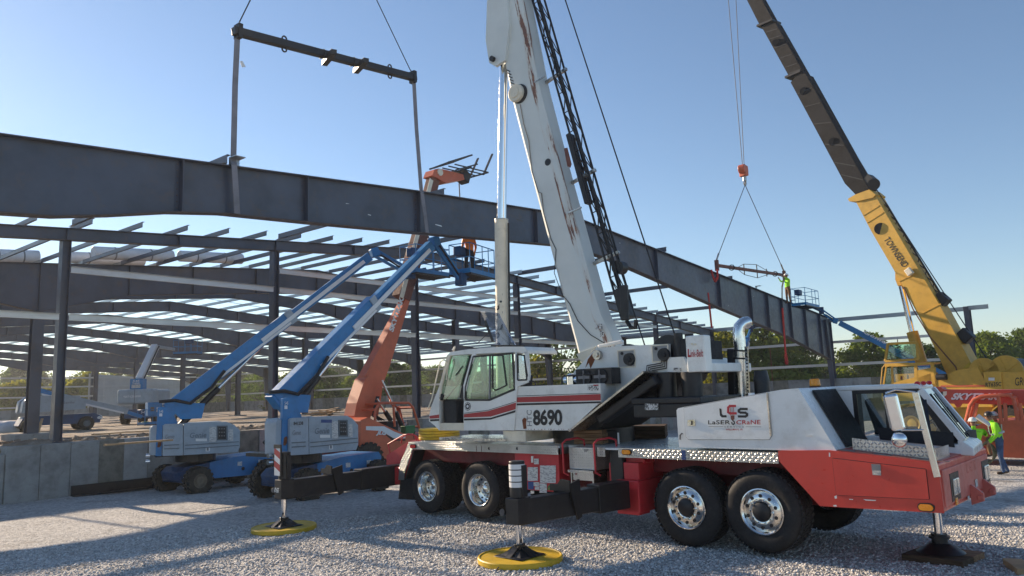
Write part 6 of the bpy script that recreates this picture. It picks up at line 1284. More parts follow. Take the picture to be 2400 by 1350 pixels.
MB().b2((-1.4, -1.25, 1.5), (1.3, 1.25, 1.75)).build('deck', 'crane_yellow', G, 0, .02)
NY = 1.25
sup = MB().prism(gp2([(2195, 890), (2240, 868), (2290, 860), (2312, 900), (2420, 902), (2420, 940), (2195, 940)], NY), -.9, NY - .02).build('superstructure', 'crane_yellow', G, 0, .03)
for yy_ in (905, 916): MB().bar(g3(2205, yy_, NY + .0), g3(2420, yy_ - 2, NY + .0), .012, .07).build('stripe', 'tele_orange', sup, 0)
cw2 = MB().prism(gp2([(2304, 872), (2346, 871), (2349, 912), (2310, 914)], NY + .12), -.9, NY + .12).build('counterweight_box', 'crane_yellow', G, 0, .02); MB().prism(gp2([(2347, 872), (2425, 872), (2425, 912), (2349, 912)], NY + .06), -.9, NY + .06).build('counterweight', 'crane_yellow', G, 0, .02)
letters(cw2, 'RT635C', g3(2310, 907, NY + .13), g3(2347, 905, NY + .13), g3(2310, 897, NY + .13), 'ink_black', 0, .015); letters(cw2, 'GROVE', g3(2379, 904, NY + .07), g3(2428, 902, NY + .07), g3(2379, 885, NY + .07), 'ink_black', 0, .0); patch(cw2, 'label', [g3(2331, 892, NY + .13), g3(2317, 892, NY + .13), g3(2317, 885, NY + .13), g3(2331, 885, NY + .13)][::-1], 'label_white')
# cab: frame, roof, glazing
cb = MB().prism(gp2([(2066, 905), (2148, 883), (2150, 868), (2192, 860), (2198, 940), (2066, 940)], NY), NY - .06, NY).build('cab', 'crane_yellow', G, 0, .02)
MB().prism(gp2([(2073, 852), (2184, 849), (2182, 853), (2148, 857), (2074, 860)], NY), NY - .9, NY + .03).build('cab_roof', 'crane_yellow', cb, 0, .02)
for q in ([(2088, 860), (2092, 860), (2095, 940), (2090, 940)], [(2142, 858), (2149, 857), (2151, 905), (2144, 905)], [(2180, 852), (2188, 851), (2192, 900), (2184, 900)], [(2075, 860), (2078, 860), (2072, 905), (2068, 905)]): MB().prism(gp2(q, NY), NY - .06, NY + .004).build('pillar', 'crane_yellow', cb, 0)
MB().prism(gp2([(2092, 862), (2142, 860), (2143, 890), (2096, 904)], NY), NY - .04, NY - .03).build('door_window', 'glass_clear', cb, 0); MB().prism(gp2([(2151, 862), (2178, 860), (2180, 881), (2152, 888)], NY), NY - .04, NY - .03).build('rear_window', 'glass_clear', cb, 0); MB().prism(gp2([(2152, 886), (2192, 870), (2196, 910), (2152, 910)], NY), NY - .05, NY).build('rear_panel', 'crane_yellow', cb, 0)
MB().prism(gp2([(2075, 862), (2088, 862), (2088, 905), (2070, 905)], NY), NY - .04, NY - .03).build('front_glass', 'glass_green', cb, 0)
MB().b2((g3(2180, 900, NY)[0], NY - .85, 1.8), (g3(2080, 900, NY)[0], NY - .8, 3.1)).build('inner_wall', 'crane_yellow', cb, 0); MB().box((g3(2155, 0, NY)[0], NY - .45, 2.35), (.4, .45, .7)).build('seat', 'interior_dark', cb, 0, .05); MB().box((g3(2110, 0, NY)[0], NY - .45, 2.1), (.3, .6, .5)).build('console', 'interior_dark', cb, 0, .04); MB().cyl(g3(2113, 890, NY - .2), g3(2113, 882, NY - .2), .05, n=10).build('drink_can', 'ink_red', cb); MB().bar(g3(2129, 895, NY - .2), g3(2127, 878, NY - .2), .05, .06).build('lever', 'seat_tan', cb, 0)
tw = [(2075, 847), (2152, 842), (2149, 803), (2081, 806)]
for (a, b), (c, d) in zip(tw, tw[1:] + tw[:1]): MB().bar(g3(a, b, NY - .05), g3(c, d, NY - .05), .1, .12).build('tilted_window_frame', 'crane_yellow', cb, 0, .02)
MB().prism(gp2([(2078, 842), (2147, 838), (2148, 806), (2082, 808)], NY - .05), NY - .055, NY - .045).build('tilted_windshield', 'glass_green', cb, 0)
for a, b in (((2097, 831), (2121, 823)), ((2090, 841), (2084, 824)), ((2128, 840), (2112, 830))): MB().bar(g3(*a, NY), g3(*b, NY), .012, .02).build('wiper', 'black_paint', cb, 0)
MB().tube([g3(2064, 905, NY + .1), g3(2068, 862, NY + .1), g3(2074, 855, NY + .1)], .025, 6).build('grab_rail', 'crane_yellow', cb); MB().cyl(g3(2196, 884, NY + .1), g3(2218, 883, NY + .1), .14, n=18).build('air_filter', 'black_paint', G)
letters(cb, 'GROVE', g3(2125, 903, NY + .004), g3(2142, 903, NY + .004), g3(2125, 900, NY + .004), 'ink_black')
# boom
bm1 = MB().prism(gp2([(2003, 467), (2037, 447), (2051, 458), (2202, 715), (2282, 862), (2226, 892), (2168, 768), (2094, 631), (2042, 542)], .42), -.42, .42).build('boom', 'crane_yellow', G, 0, .03)
MB().prism(gp2([(1987, 466), (2004, 456), (2037, 444), (2052, 456), (2046, 463), (2008, 472), (1990, 472)], .5), -.5, .5).build('boom_collar', 'crane_yellow', bm1, 0, .02)
def onb(a, b, y=.428): return g3(a, b, y)
letters(bm1, 'TOWNSEND', onb(2070, 562), onb(2116, 628), onb(2084, 554), 'ink_black', 0, .01)
MB().cyl(onb(2064, 536), onb(2064, 536, .424), .30, n=24).build('hole', 'ink_black', bm1); MB().box(onb(2131, 637, .55), (.3, .2, .35), rotm(0, 30)).build('hose_reel', 'cream_paint', bm1, 0, .03)
for (a, b), (c, d) in (((2023, 505), (2060, 482)), ((2032, 522), (2070, 498)), ((2160, 735), (2205, 712)), ((2105, 660), (2150, 640))): MB().bar(onb(a, b), onb(c, d), .03, .05).build('rib', 'crane_yellow', bm1, 0)
for pts, y in (([(1853, 193), (1870, 172), (1888, 173), (2037, 443), (2006, 457), (1980, 430)], .37), ([(1785, 63), (1800, 50), (1817, 53), (1884, 172), (1852, 184)], .32), ([(1700, -100), (1730, -100), (1813, 50), (1784, 66)], .27), ([(1650, -230), (1672, -235), (1730, -100), (1702, -92)], .22)):
    s_ = MB().prism(gp2(pts, y), -y, y).build('boom_section', 'boom_charcoal', G, 0, .02)
    if y > .3:
        t0, t1 = (pts[0], pts[-1]); r0_, r1_ = pts[2], pts[3]
        for k in (.12, .25, .42, .62, .8, .92): MB().bar(g3(t0[0] + (t1[0] - t0[0]) * k + 2, t0[1] + (t1[1] - t0[1]) * k - 2, y + .006), g3(r0_[0] + (r1_[0] - r0_[0]) * k - 3, r0_[1] + (r1_[1] - r0_[1]) * k, y + .006), .012, .05).build('rib', 'black_paint', s_, 0)
for a, b in ((1819, 100), (1884, 214), (1952, 332)): MB().cyl(g3(a, b, .38), g3(a, b, .32), .22, n=18).build('hole', 'ink_black', bm1)
for a, b in ((1850, 182), (1784, 62)): MB().bar(g3(a, b + 3, 0), g3(a + 36, b - 12, 0), .9, .12).build('section_collar', 'black_paint', bm1, 0)
MB().cyl(g3(2048, 432, -.1), g3(2048, 432, .3), .3, n=18).box(g3(2040, 425, .1), (.5, .5, .5), rotm(0, 40)).build('sheave_nest', 'black_paint', bm1, 0)
c_a, c_b, c_c = g3(2112, 668, 0), g3(2138, 778, 0), g3(2160, 850, 0); MB().cyl(c_b, c_c, .26, n=18).build('lift_cylinder', 'crane_yellow', G); MB().cyl(c_a, c_b, .13, n=16).build('cylinder_rod', 'chrome', G); MB().prism(gp2([(2098, 636), (2113, 668), (2104, 670), (2098, 655)], .3), -.3, .3).build('cylinder_lug', 'crane_yellow', G, 0)
for a, b, r in ((2306, 872, .62), (2358, 870, .68)):
    c = g3(a, b, .9); w_ = MB().cyl((c[0], -.6, c[2]), (c[0], .85, c[2]), r * .8, n=28).build('winch_drum', 'black_paint', G); MB().cyl((c[0], .85, c[2]), (c[0], .92, c[2]), r, n=28).build('drum_flange', 'crane_yellow', w_)
    for k in range(5): q = 2 * math.pi * k / 5; MB().bar((c[0], .93, c[2]), (c[0] + math.cos(q) * r * .9, .93, c[2] + math.sin(q) * r * .9), .03, .06).build('spoke', 'crane_yellow', w_, 0)
MB().cyl(g3(2031, 408, 0), g3(2322, 855, 0), .025, n=6).build('hoist_rope', 'rope', G); MB().cyl(g3(1700, -150, 0), g3(2036, 412, .1), .02, n=6).build('hoist_rope', 'rope', G)
MB().tube([onb(2118, 672), onb(2140, 725), onb(2180, 790), onb(2240, 860), onb(2246, 880)], .03, 6).build('hydraulic_hose', 'rusty_brown', bm1)
MB().prism(gp2([(2262, 858), (2272, 850), (2276, 860), (2258, 866)], .45), .42, .5).build('foot_lug', 'pad_yellow', bm1, 0)
jc = [[(2062, 470), (2205, 706)], [(2076, 476), (2214, 704)]]
lj = MB().cyl(g3(*jc[0][0], 0), g3(*jc[0][1], 0), .05, n=6).build('lattice_extension', 'black_paint', G); MB().cyl(g3(*jc[1][0], 0), g3(*jc[1][1], 0), .05, n=6).build('chord', 'black_paint', lj)
for k in range(16):
    u, v = k / 16, (k + 1) / 16
    P = lambda j, q: g3(jc[j][0][0] + (jc[j][1][0] - jc[j][0][0]) * q, jc[j][0][1] + (jc[j][1][1] - jc[j][0][1]) * q, 0); MB().cyl(P(k % 2, u), P(1 - k % 2, v), .025, n=5).build('lacing', 'black_paint', lj)
for a, b in ((2196, 700), (2252, 785)): MB().box(g3(a + 12, b + 2, 0), (.5, .5, .6), rotm(0, 40)).build('jib_bracket', 'black_paint', lj, 0, .05)
# its hook block hanging over the rafter
HY = YN
hb = W0.px(1743, 402, 'y', HY); tips = [W0.px(a, -60, 'y', HY) for a in (1702, 1722)]
MBk = lambda v: GF.T @ (Vector(v) - GF.o)
for k, tp in enumerate(tips): MB().cyl(MBk(tp), MBk(hb + Vector((-.12 + .26 * k, 0, .3))), .02, n=6).build('hoist_rope', 'rope', G)
blk = MB().box(MBk(hb), (.5, .3, .62), rotm(0, 0)).cyl(MBk(hb + Vector((-.2, -.2, .12))), MBk(hb + Vector((-.2, .2, .12))), .28, n=18).cyl(MBk(hb + Vector((.1, -.18, .12))), MBk(hb + Vector((.1, .18, .12))), .28, n=18).build('hook_block', 'tele_orange', G, 40, .04)
MB().cyl(MBk(hb + Vector((.05, 0, -.3))), MBk(hb + Vector((.05, 0, -.6))), .12, n=12).tube([MBk(hb + Vector((.05 + .16 * math.cos(q), 0, -.72 + .16 * math.sin(q)))) for q in (1.6, .8, 0, -.8, -1.6, -2.4, -3.2)], .05, 8).build('hook', 'tarnished_steel', blk)

# ================================================================== rigging
def beam_between(name, a, b, label, cat, group=None): 
    a = Vector(a); b = Vector(b); t = thing(name, a, 0, label, cat, group); return t, b - a
s0, s1 = W0.px(547, 72, 'y', YN), W0.px(973, 183, 'y', YN)
sb, d = beam_between('spreader_bar', s0, s1, 'dark steel spreader bar hanging above the left half of the rafter', 'spreader bar')
MB().bar((0, 0, 0), d, .2, .2).build('bar', 'black_paint', sb, 0, .012); Ls = d.length; dn = d.normalized()
for k in (.022, .985): MB().bar(d * k + Vector((0, 0, -.18)), d * k + Vector((0, 0, .2)), .24, .12, (1, 0, 0)).build('end_lug', 'black_paint', sb, 0)
for k in (.235, .83):
    for s in (-1, 1): MB().rev([(.05, -.015), (.085, -.015), (.085, .015), (.05, .015)], d * k + Vector((0, 0, s * .155)), (0, 1, 0), 14, closed=True).build('lifting_eye', 'black_paint', sb)
for k in (.455, .635): MB().bar(d * k + Vector((.1, .25, -.14)), d * k + Vector((-.25, -.65, -.20)), .16, .14).build('fork_pocket', 'black_paint', sb, 0); 
for k in (.43, .46, .6, .64): MB().tube([d * k + Vector((.03 * math.cos(q), .13 * math.sin(q) , .14 * math.cos(q))) for q in [2 * math.pi * j / 10 for j in range(10)]], .018, 5, closed=True).build('chain', 'black_paint', sb)
apex = W0.px(737, -304, 'y', YN)
for k, (px_, lb) in enumerate((((562, 50), 'thin wire rope running up from the left end of the spreader bar'), ((962, 165), 'thin wire rope running up from the right end of the spreader bar'))):
    a = W0.px(*px_, 'y', YN); t = thing('wire_rope_sling', a, 0, lb, 'wire rope'); MB().cyl((0, 0, 0), apex - a, .016, n=6).build('rope', 'rope', t)
    e = (s0 + d * (.022 if k == 0 else .985)) - a + Vector((0, 0, .2)); n_l = 5
    for j in range(n_l):
        c = e * ((j + .5) / n_l); ax = (0, 1, 0) if j % 2 else (1, 0, .3); L_ = e.length / n_l * .62
        MB().rev([(L_ * .62, -.014), (L_ * .9, -.014), (L_ * .9, .014), (L_ * .62, .014)], c, ax, 12, closed=True).build('shackle', 'tarnished_steel' if j % 2 else 'rope', t)
def strap(name, pts, wd, th, label, mat, grp=None):
    P = [Vector(p) for p in pts]; t = thing(name, P[0], 0, label, 'sling', grp)
    for a, b in zip(P, P[1:]): MB().bar(a - P[0], b - P[0], th, wd, (1, 0, 0)).build('webbing', mat, t, 0)
    return t
yf_ = YN - .22
for (a, b, c, e), lb in ((((556, 92), (551, 200), (547, 378), (556, 500)), 'grey web sling from the left end of the spreader bar around the rafter'), (((970, 190), (976, 300), (987, 444), (1001, 545)), 'grey web sling from the right end of the spreader bar around the rafter')):
    t = strap('web_sling', [W0.px(*a, 'y', YN), W0.px(*b, 'y', YN), W0.px(*c, 'y', YN - .05), W0.px(c[0] + 2, c[1] + 8, 'y', yf_), W0.px(*e, 'y', yf_), W0.px(*e, 'y', YN + .25) + Vector((0, 0, -.04)), W0.px(c[0] + 2, c[1] + 8, 'y', YN + .25)], .15, .02, lb, 'sling_grey')
tg = W0.px(562, 152, 'y', YN - .02); t = thing('sling_tag', tg, 0, 'small white tag fluttering from the left web sling', 'tag'); MB().plate([(0, 0, .1), (.06, -.02, .12), (.14, -.05, -.02), (.05, -.02, -.06)], .004).build('tag', 'label_white', t, 0)
q0, q1 = W0.px(1680, 622, 'y', HY), W0.px(1838, 645, 'y', HY)
rb_, d = beam_between('spreader_bar', q0, q1, 'rust brown braced spreader bar below the orange hook block', 'spreader bar')
MB().bar((0, 0, 0), d, .16, .16).build('bar', 'rusty_brown', rb_, 0)
for k in (.0, 1.0): MB().bar(d * k + Vector((0, 0, -.3)), d * k + Vector((0, 0, .3)), .2, .14, (1, 0, 0)).build('end_lug', 'rusty_brown', rb_, 0)
for k in (.19, .84): MB().rev([(.13, -.015), (.18, -.015), (.18, .015), (.13, .015)], d * k, (1, 0, 0), 14, closed=True).build('lifting_eye', 'rope', rb_)
for s in (-1, 1):
    MB().tube([d * .25, d * .36 + Vector((0, 0, s * .32)), d * .55 + Vector((0, 0, s * .42)), d * .78], .018, 6).build('brace_rod', 'rope', rb_)
    for k, h in ((.36, .32), (.55, .42), (.70, .25)): MB().cyl(d * k, d * k + Vector((0, 0, s * h)), .03, n=6).build('brace_post', 'rope', rb_)
hk = hb + Vector((.05, 0, -.85))
for e, lb in ((q0, 'wire sling from the hook block down to the left end of the brown bar'), (q1, 'wire sling from the hook block down to the right end of the brown bar')):
    t = thing('wire_rope_sling', e + Vector((0, 0, .3)), 0, lb, 'wire rope'); MB().cyl((0, 0, 0), hk - e - Vector((0, 0, .3)), .022, n=6).build('rope', 'rope', t); MB().bar((0, 0, -.02), (hk - e).normalized() * .6, .09, .1).build('shackle', 'tarnished_steel', t, 0, .03)
strap('red_sling', [W0.px(1681, 632, 'y', HY - .25), W0.px(1682, 650, 'y', HY - .3), W0.px(1676, 659, 'y', HY - .3), W0.px(1671, 648, 'y', HY - .3), W0.px(1667, 632, 'y', HY - .25)], .16, .05, 'red round sling looped over the rafter at the left of the brown bar', 'sling_red')
strap('red_sling', [W0.px(1659, 686, 'y', HY), W0.px(1663, 720, 'y', HY), W0.px(1668, 768, 'y', HY)], .14, .05, 'straight red sling hanging under the middle of the rafter', 'sling_red')
strap('web_sling', [W0.px(1838, 650, 'y', 14.0), W0.px(1833, 672, 'y', 14.0), W0.px(1833, 700, 'y', 14.0)], .12, .03, 'tan web sling held by the man in the lift basket', 'rope_tan')
strap('red_sling', [W0.px(1834, 722, 'y', 14.0), W0.px(1837, 770, 'y', 14.0), W0.px(1841, 825, 'y', 14.0), W0.px(1846, 851, 'y', 14.0), W0.px(1842, 851, 'y', 14.0), W0.px(1840, 830, 'y', 14.0)], .15, .06, 'long red sling dangling below the lift basket at the rafter end', 'sling_red')

# ================================================================== people
def person(loc, yaw, label, J, mats, helmet, extra=None, h=1.0):
    """one continuous skinned body; J maps joint -> position (x forward, y left, z up)"""
    P = thing('person', loc, yaw, label, 'person')
    V, E, Rr, T = [], [], [], []
    idx = {}
    def v(n, p, r): idx[n] = len(V); V.append(tuple(c * h for c in p)); Rr.append(r * h); return idx[n]
    def e(a, b, m): E.append((idx[a], idx[b])); T.append(m)
    rad = dict(pelvis=.145, waist=.125, chest=.155, neckb=.075, neck=.055, headl=.075, head=.098, headt=.085)
    for n in ('pelvis', 'waist', 'chest', 'neckb', 'neck', 'headl', 'head', 'headt'): v(n, J[n], rad[n])
    e('pelvis', 'waist', 1); e('waist', 'chest', 1); e('chest', 'neckb', 1); e('neckb', 'neck', 0); e('neck', 'headl', 0); e('headl', 'head', 0); e('head', 'headt', 0)
    for s in ('l', 'r'):
        for n, r in (('hip', .105), ('knee', .072), ('ankle', .05), ('heel', .052), ('toe', .038)): v(n + s, J[n + s], r)
        e('pelvis', 'hip' + s, 2); e('hip' + s, 'knee' + s, 2); e('knee' + s, 'ankle' + s, 2); e('ankle' + s, 'heel' + s, 3); e('heel' + s, 'toe' + s, 3)
        for n, r in (('sho', .078), ('elb', .05), ('wri', .034), ('palm', .036)): v(n + s, J[n + s], r)
        e('chest', 'sho' + s, 1); e('sho' + s, 'elb' + s, 1); e('elb' + s, 'wri' + s, 1); e('wri' + s, 'palm' + s, 0)
        w_, p_ = Vector(J['wri' + s]), Vector(J['palm' + s]); d = (p_ - w_).normalized(); sd = d.cross(Vector((1, .2, .1))).normalized(); cu = d.cross(sd)
        for k, (o, ln) in enumerate(((-.032, .06), (-.011, .075), (.011, .07), (.032, .055))):
            a = p_ + sd * o + d * .02; b_ = a + d * ln * .55 + cu * .012; c = b_ + d * ln * .3 + cu * .03
            v('f%d' % k + s, a, .010); v('g%d' % k + s, b_, .0095); v('k%d' % k + s, c, .008); e('palm' + s, 'f%d' % k + s, 0); e('f%d' % k + s, 'g%d' % k + s, 0); e('g%d' % k + s, 'k%d' % k + s, 0)
        a = w_ + (p_ - w_) * .5 + sd * .035; b_ = a + sd * .03 + d * .035; v('t0' + s, a, .012); v('t1' + s, b_, .010); e('wri' + s, 't0' + s, 0); e('t0' + s, 't1' + s, 0)
    fdir = Vector(J.get('face', (1, 0, 0))).normalized(); hd_ = Vector(J['head'])
    v('nose', hd_ + fdir * .105 + Vector((0, 0, -.015)), .014); e('head', 'nose', 0)
    me = bpy.data.meshes.new('b'); me.from_pydata(V, E, []); ob = bpy.data.objects.new('b', me); COL.objects.link(ob)
    sk = ob.modifiers.new('s', 'SKIN'); sk.use_smooth_shade = True
    for i, q in enumerate(me.skin_vertices[0].data): q.radius = (Rr[i], Rr[i] * (1.0 if i not in (0, 1, 2) else 1.0)); q.use_root = (i == 0)
    ss = ob.modifiers.new('u', 'SUBSURF'); ss.levels = 1; ss.render_levels = 1
    dg = bpy.context.evaluated_depsgraph_get(); m2 = bpy.data.meshes.new_from_object(ob.evaluated_get(dg)); bpy.data.objects.remove(ob); m2.name = 'body'
    for mm in mats: m2.materials.append(MATS[mm])
    segs = [(Vector(V[a]), Vector(V[b]), t, max(Rr[a], Rr[b])) for (a, b), t in zip(E, T)]
    for p in m2.polygons:
        c = p.center; best = (9, 0)
        for a, b, t, r in segs:
            ab = b - a; q = max(0, min(1, (c - a).dot(ab) / max(ab.length_squared, 1e-9))); dd_ = (c - a - ab * q).length - r * .6
            if dd_ < best[0]: best = (dd_, t)
        p.material_index = best[1]; p.use_smooth = True
    bo = bpy.data.objects.new('body', m2); COL.objects.link(bo); bo.parent = P
    hx = Vector(J['head']) * h; t0 = Vector(J['headt']) * h; upv = (t0 - Vector(J['headl']) * h).normalized(); Rh = upv.to_track_quat('Z', 'Y').to_matrix()
    hm = MB(); 
    for i in range(7):
        pass
    hm.sph((0, 0, 0), (.135, .118, .115), 18, 7, half=True); hm.rev([(.13, 0), (.15, -.006), (.15, -.012), (.125, -.008)], (0, 0, 0), (0, 0, 1), 18); f2 = fdir * .07
    hm.plate([(.10, -.09, -.004), (.18, -.06, -.012), (.19, 0, -.014), (.18, .06, -.012), (.10, .09, -.004)], .008)
    yawf = math.atan2(fdir.y, fdir.x); Rf = Rh @ Matrix.Rotation(yawf, 3, 'Z'); c0_ = hx + upv * .055
    hm.v = [tuple(c0_ + Rf @ Vector(q)) for q in hm.v]; hm.build('hard_hat', helmet, P, 50)
    for s in (-1, 1):
        ey = hx + Rf @ Vector((.088, s * .034, .012)); MB().sph(ey, .014, 8, 6).build('eye', 'ink_black', P); er = hx + Rf @ Vector((-.005, s * .098, 0)); MB().sph(er, (.022, .014, .032), 8, 6).build('ear', 'skin', P)
    MB().box(hx + Rf @ Vector((.094, 0, -.05)), (.012, .045, .010), Rf).build('mouth', 'rusty_brown', P, 0)
    if extra: extra(P, J, h)
    return P
def stand(**k):
    J = dict(pelvis=(0, 0, .95), waist=(0, 0, 1.1), chest=(0, 0, 1.34), neckb=(0, 0, 1.47), neck=(.01, 0, 1.52), headl=(.03, 0, 1.57), head=(.035, 0, 1.655), headt=(.03, 0, 1.73),
             hipl=(0, .1, .9), hipr=(0, -.1, .9), kneel=(.02, .12, .5), kneer=(.02, -.12, .5), anklel=(0, .13, .1), ankler=(0, -.13, .1), heell=(-.02, .13, .055), heelr=(-.02, -.13, .055), toel=(.17, .15, .04), toer=(.17, -.15, .04),
             shol=(0, .2, 1.40), shor=(0, -.2, 1.40), elbl=(-.02, .26, 1.12), elbr=(-.02, -.26, 1.12), wril=(.12, .24, .9), wrir=(.12, -.24, .9), palml=(.16, .235, .85), palmr=(.16, -.235, .85))
    J.update(k); return J
def vest(P, J, h):
    c, w_ = Vector(J['chest']), Vector(J['waist'])
    for z in (.04, ): MB().rev([(.172, -.025), (.177, -.025), (.177, .025), (.172, .025)], tuple((w_ + (c - w_) * .25)), tuple(c - w_), 18, closed=True).build('reflective_band', 'reflective', P)
    for s in (-1, 1): MB().bar(c + Vector((-.165, s * .09, .08)), c + Vector((-.15, s * .09, -.2)), .04, .012, (1, 0, 0)).build('reflective_band', 'reflective', P, 0); MB().bar(c + Vector((.165, s * .09, .05)), c + Vector((.15, s * .09, -.2)), .04, .012, (1, 0, 0)).build('reflective_band', 'reflective', P, 0)
f1 = W0.px(2352, 1114, 'z', -.42)
person((f1.x, f1.y, gz(f1.x, f1.y)), 100, 'person in black hard hat, lime vest and jeans carrying rope at the right', stand(chest=(.06, 0, 1.32), neckb=(.1, 0, 1.44), neck=(.13, 0, 1.49), headl=(.16, 0, 1.53), head=(.175, 0, 1.61), headt=(.18, 0, 1.69), shol=(.05, .2, 1.38), shor=(.05, -.2, 1.38), elbl=(.06, .25, 1.1), elbr=(.08, -.25, 1.1), wril=(.22, .2, .92), wrir=(.22, -.2, .92), palml=(.27, .18, .88), palmr=(.27, -.18, .88), ankler=(-.12, -.12, .1), heelr=(-.14, -.12, .055), toer=(.05, -.14, .04), face=(1, 0, -.25)), ['skin', 'hivis', 'denim', 'leather'], 'helmet_black', vest)
rc = thing('rope_coil', (f1.x - .02, f1.y + .3, gz(f1.x, f1.y) + .30), 0, 'coil of tan rope held by the person in jeans', 'rope')
for k in range(6): MB().tube([(.03 * k - .08 + .02 * math.sin(q * 2 + k), (.13 + .012 * k) * math.cos(q), .31 + (.30 - .012 * k) * math.sin(q)) for q in [2 * math.pi * j / 14 for j in range(14)]], .022, 6, closed=True).build('loop', 'rope_tan', rc)
p2 = W0.px(2279, 980, 'x', 26.6); 
def logo(P, J, h): MB().cyl((-.172, -.02, 1.38), (-.166, -.02, 1.38), .03, n=12).build('shirt_logo', 'ink_black', P); letters(P, 'United', (-.172, -.06, 1.38), (-.172, -.17, 1.38), (-.172, -.06, 1.41), 'ink_black')
person((p2.x, p2.y, p2.z - 1.79), 10, 'person in white hard hat and lime shirt, back turned, leaning on the telehandler', stand(shol=(.02, .22, 1.42), shor=(.02, -.22, 1.40), elbl=(.18, .42, 1.38), wril=(.40, .44, 1.5), palml=(.45, .44, 1.55), elbr=(.2, -.32, 1.25), wrir=(.45, -.3, 1.3), palmr=(.5, -.3, 1.32)), ['skin', 'hivis', 'denim', 'leather'], 'helmet_white', logo)
p3 = W0.px(2329, 968, 'x', 28.2)
person((p3.x, p3.y - .1, p3.z - 1.36), 110, 'person in grey hard hat and brown trousers sitting in the telehandler cab', stand(pelvis=(0, 0, .55), waist=(.02, 0, .70), chest=(.05, 0, .94), neckb=(.07, 0, 1.07), neck=(.08, 0, 1.12), headl=(.1, 0, 1.17), head=(.11, 0, 1.25), headt=(.11, 0, 1.33), hipl=(.05, .1, .52), hipr=(.05, -.1, .52), kneel=(.42, .2, .58), kneer=(.42, -.12, .56), anklel=(.40, .24, .12), ankler=(.46, -.14, .14), heell=(.37, .24, .06), heelr=(.42, -.14, .08), toel=(.55, .26, .06), toer=(.6, -.15, .07), shol=(.05, .2, 1.0), shor=(.05, -.2, 1.0), elbl=(.15, .28, .76), elbr=(.15, -.28, .76), wril=(.36, .2, .78), wrir=(.36, -.2, .8), palml=(.41, .19, .8), palmr=(.41, -.19, .82)), ['skin', 'brown_pants', 'brown_pants', 'leather'], 'reflective')
p4 = W0.px(1849, 708, 'y', 14.6)
person((p4.x, p4.y, bE.z + .02), 150, 'person in lime shirt reaching up from the raised basket at the right', stand(elbl=(.22, .28, 1.45), wril=(.42, .2, 1.55), palml=(.47, .18, 1.58), elbr=(.24, -.26, 1.35), wrir=(.45, -.15, 1.5), palmr=(.5, -.13, 1.53)), ['skin', 'hivis', 'brown_pants', 'leather'], 'helmet_white')
p5 = W0.px(1113, 560, 'y', YB)
person((p5.x, p5.y + .3, bB.z + .02), 60, 'person in orange vest standing in the blue basket behind the white cylinder', stand(), ['skin', 'safety_orange', 'dark_cloth', 'leather'], 'helmet_black')
p6 = W0.px(1760, 760, 'y', 20.5)
person((p6.x, p6.y, bF.z + .02), -150, 'person in white hard hat bending in the basket under the rafter', stand(pelvis=(-.1, 0, .85), chest=(.2, 0, 1.1), waist=(.02, 0, .98), neckb=(.3, 0, 1.2), neck=(.34, 0, 1.23), headl=(.38, 0, 1.27), head=(.42, 0, 1.33), headt=(.44, 0, 1.41), shol=(.2, .2, 1.14), shor=(.2, -.2, 1.14), elbl=(.4, .25, .95), elbr=(.4, -.25, .95), wril=(.6, .2, .95), wrir=(.6, -.2, .95), palml=(.65, .18, .95), palmr=(.65, -.18, .95), hipl=(-.08, .1, .82), hipr=(-.08, -.1, .82)), ['skin', 'dark_cloth', 'brown_pants', 'leather'], 'helmet_white')
# ================================================================== small things on and around the building
def roll(p, q, r, label, yoff=0):
    a = W0.px(*p, 'z', zt(W0.px(*p, 'z', 8.7)[0]) + .24 + r); b = W0.px(*q, 'z', zt(W0.px(*q, 'z', 8.9)[0]) + .24 + r); b.y = a.y
    t = thing('insulation_roll', a, 0, label, 'insulation roll', 'rolls of insulation lying on the purlins'); d = b - a; d.y = 0
    MB().cyl((0, 0, 0), d, r, n=20).build('roll', 'insulation', t, 40, .03)
    for k in (.25, .7): MB().rev([(r + .002, -.03), (r + .006, -.03), (r + .006, .03), (r + .002, .03)], d * k, tuple(d), 20, closed=True).build('band', 'ink_grey', t)
    return t
roll((-40, 598), (96, 600), .28, 'white insulation roll on the roof at the left edge, cut off by the frame'); roll((160, 603), (330, 612), .26, 'white insulation roll behind the left post on the roof'); roll((218, 592), (405, 600), .28, 'blue white insulation roll on the roof, open end facing left'); roll((420, 600), (570, 606), .26, 'insulation roll on the roof, right end tapering near the second post')
def heap(p, z, label, n=9, mat='insulation', s=1.0):
    c = W0.px(*p, 'z', z); t = thing('covered_heap', c, 0, label, 'heap'); m = MB()
    m.sph((0, 0, .1), (1.5 * s, .9 * s, .55 * s), 18, 10); m.v = [(a + .08 * math.sin(7 * b + 3 * a), b, max(-.1, c_ + .06 * math.sin(9 * a) * math.cos(5 * b))) for a, b, c_ in m.v]; m.build('cover', mat, t, 60); return t
heap((14, 1014), FLOOR + .02, 'lilac white plastic covered heap on the dirt at the left edge')
lp = W0.px(770, 975, 'z', FLOOR + .1); t = thing('lumber_pile', lp, 25, 'loose pile of boards on the dirt floor behind the second boom lift', 'lumber'); rr = random.Random(9)
for k in range(18): MB().box((rr.uniform(-1, 1), rr.uniform(-.6, .6), .05 + .045 * k / 2), (rr.uniform(1.6, 3), .14, .045), rotm(rr.uniform(-25, 25), rr.uniform(-4, 4))).build('board', 'lumber', t, 0)
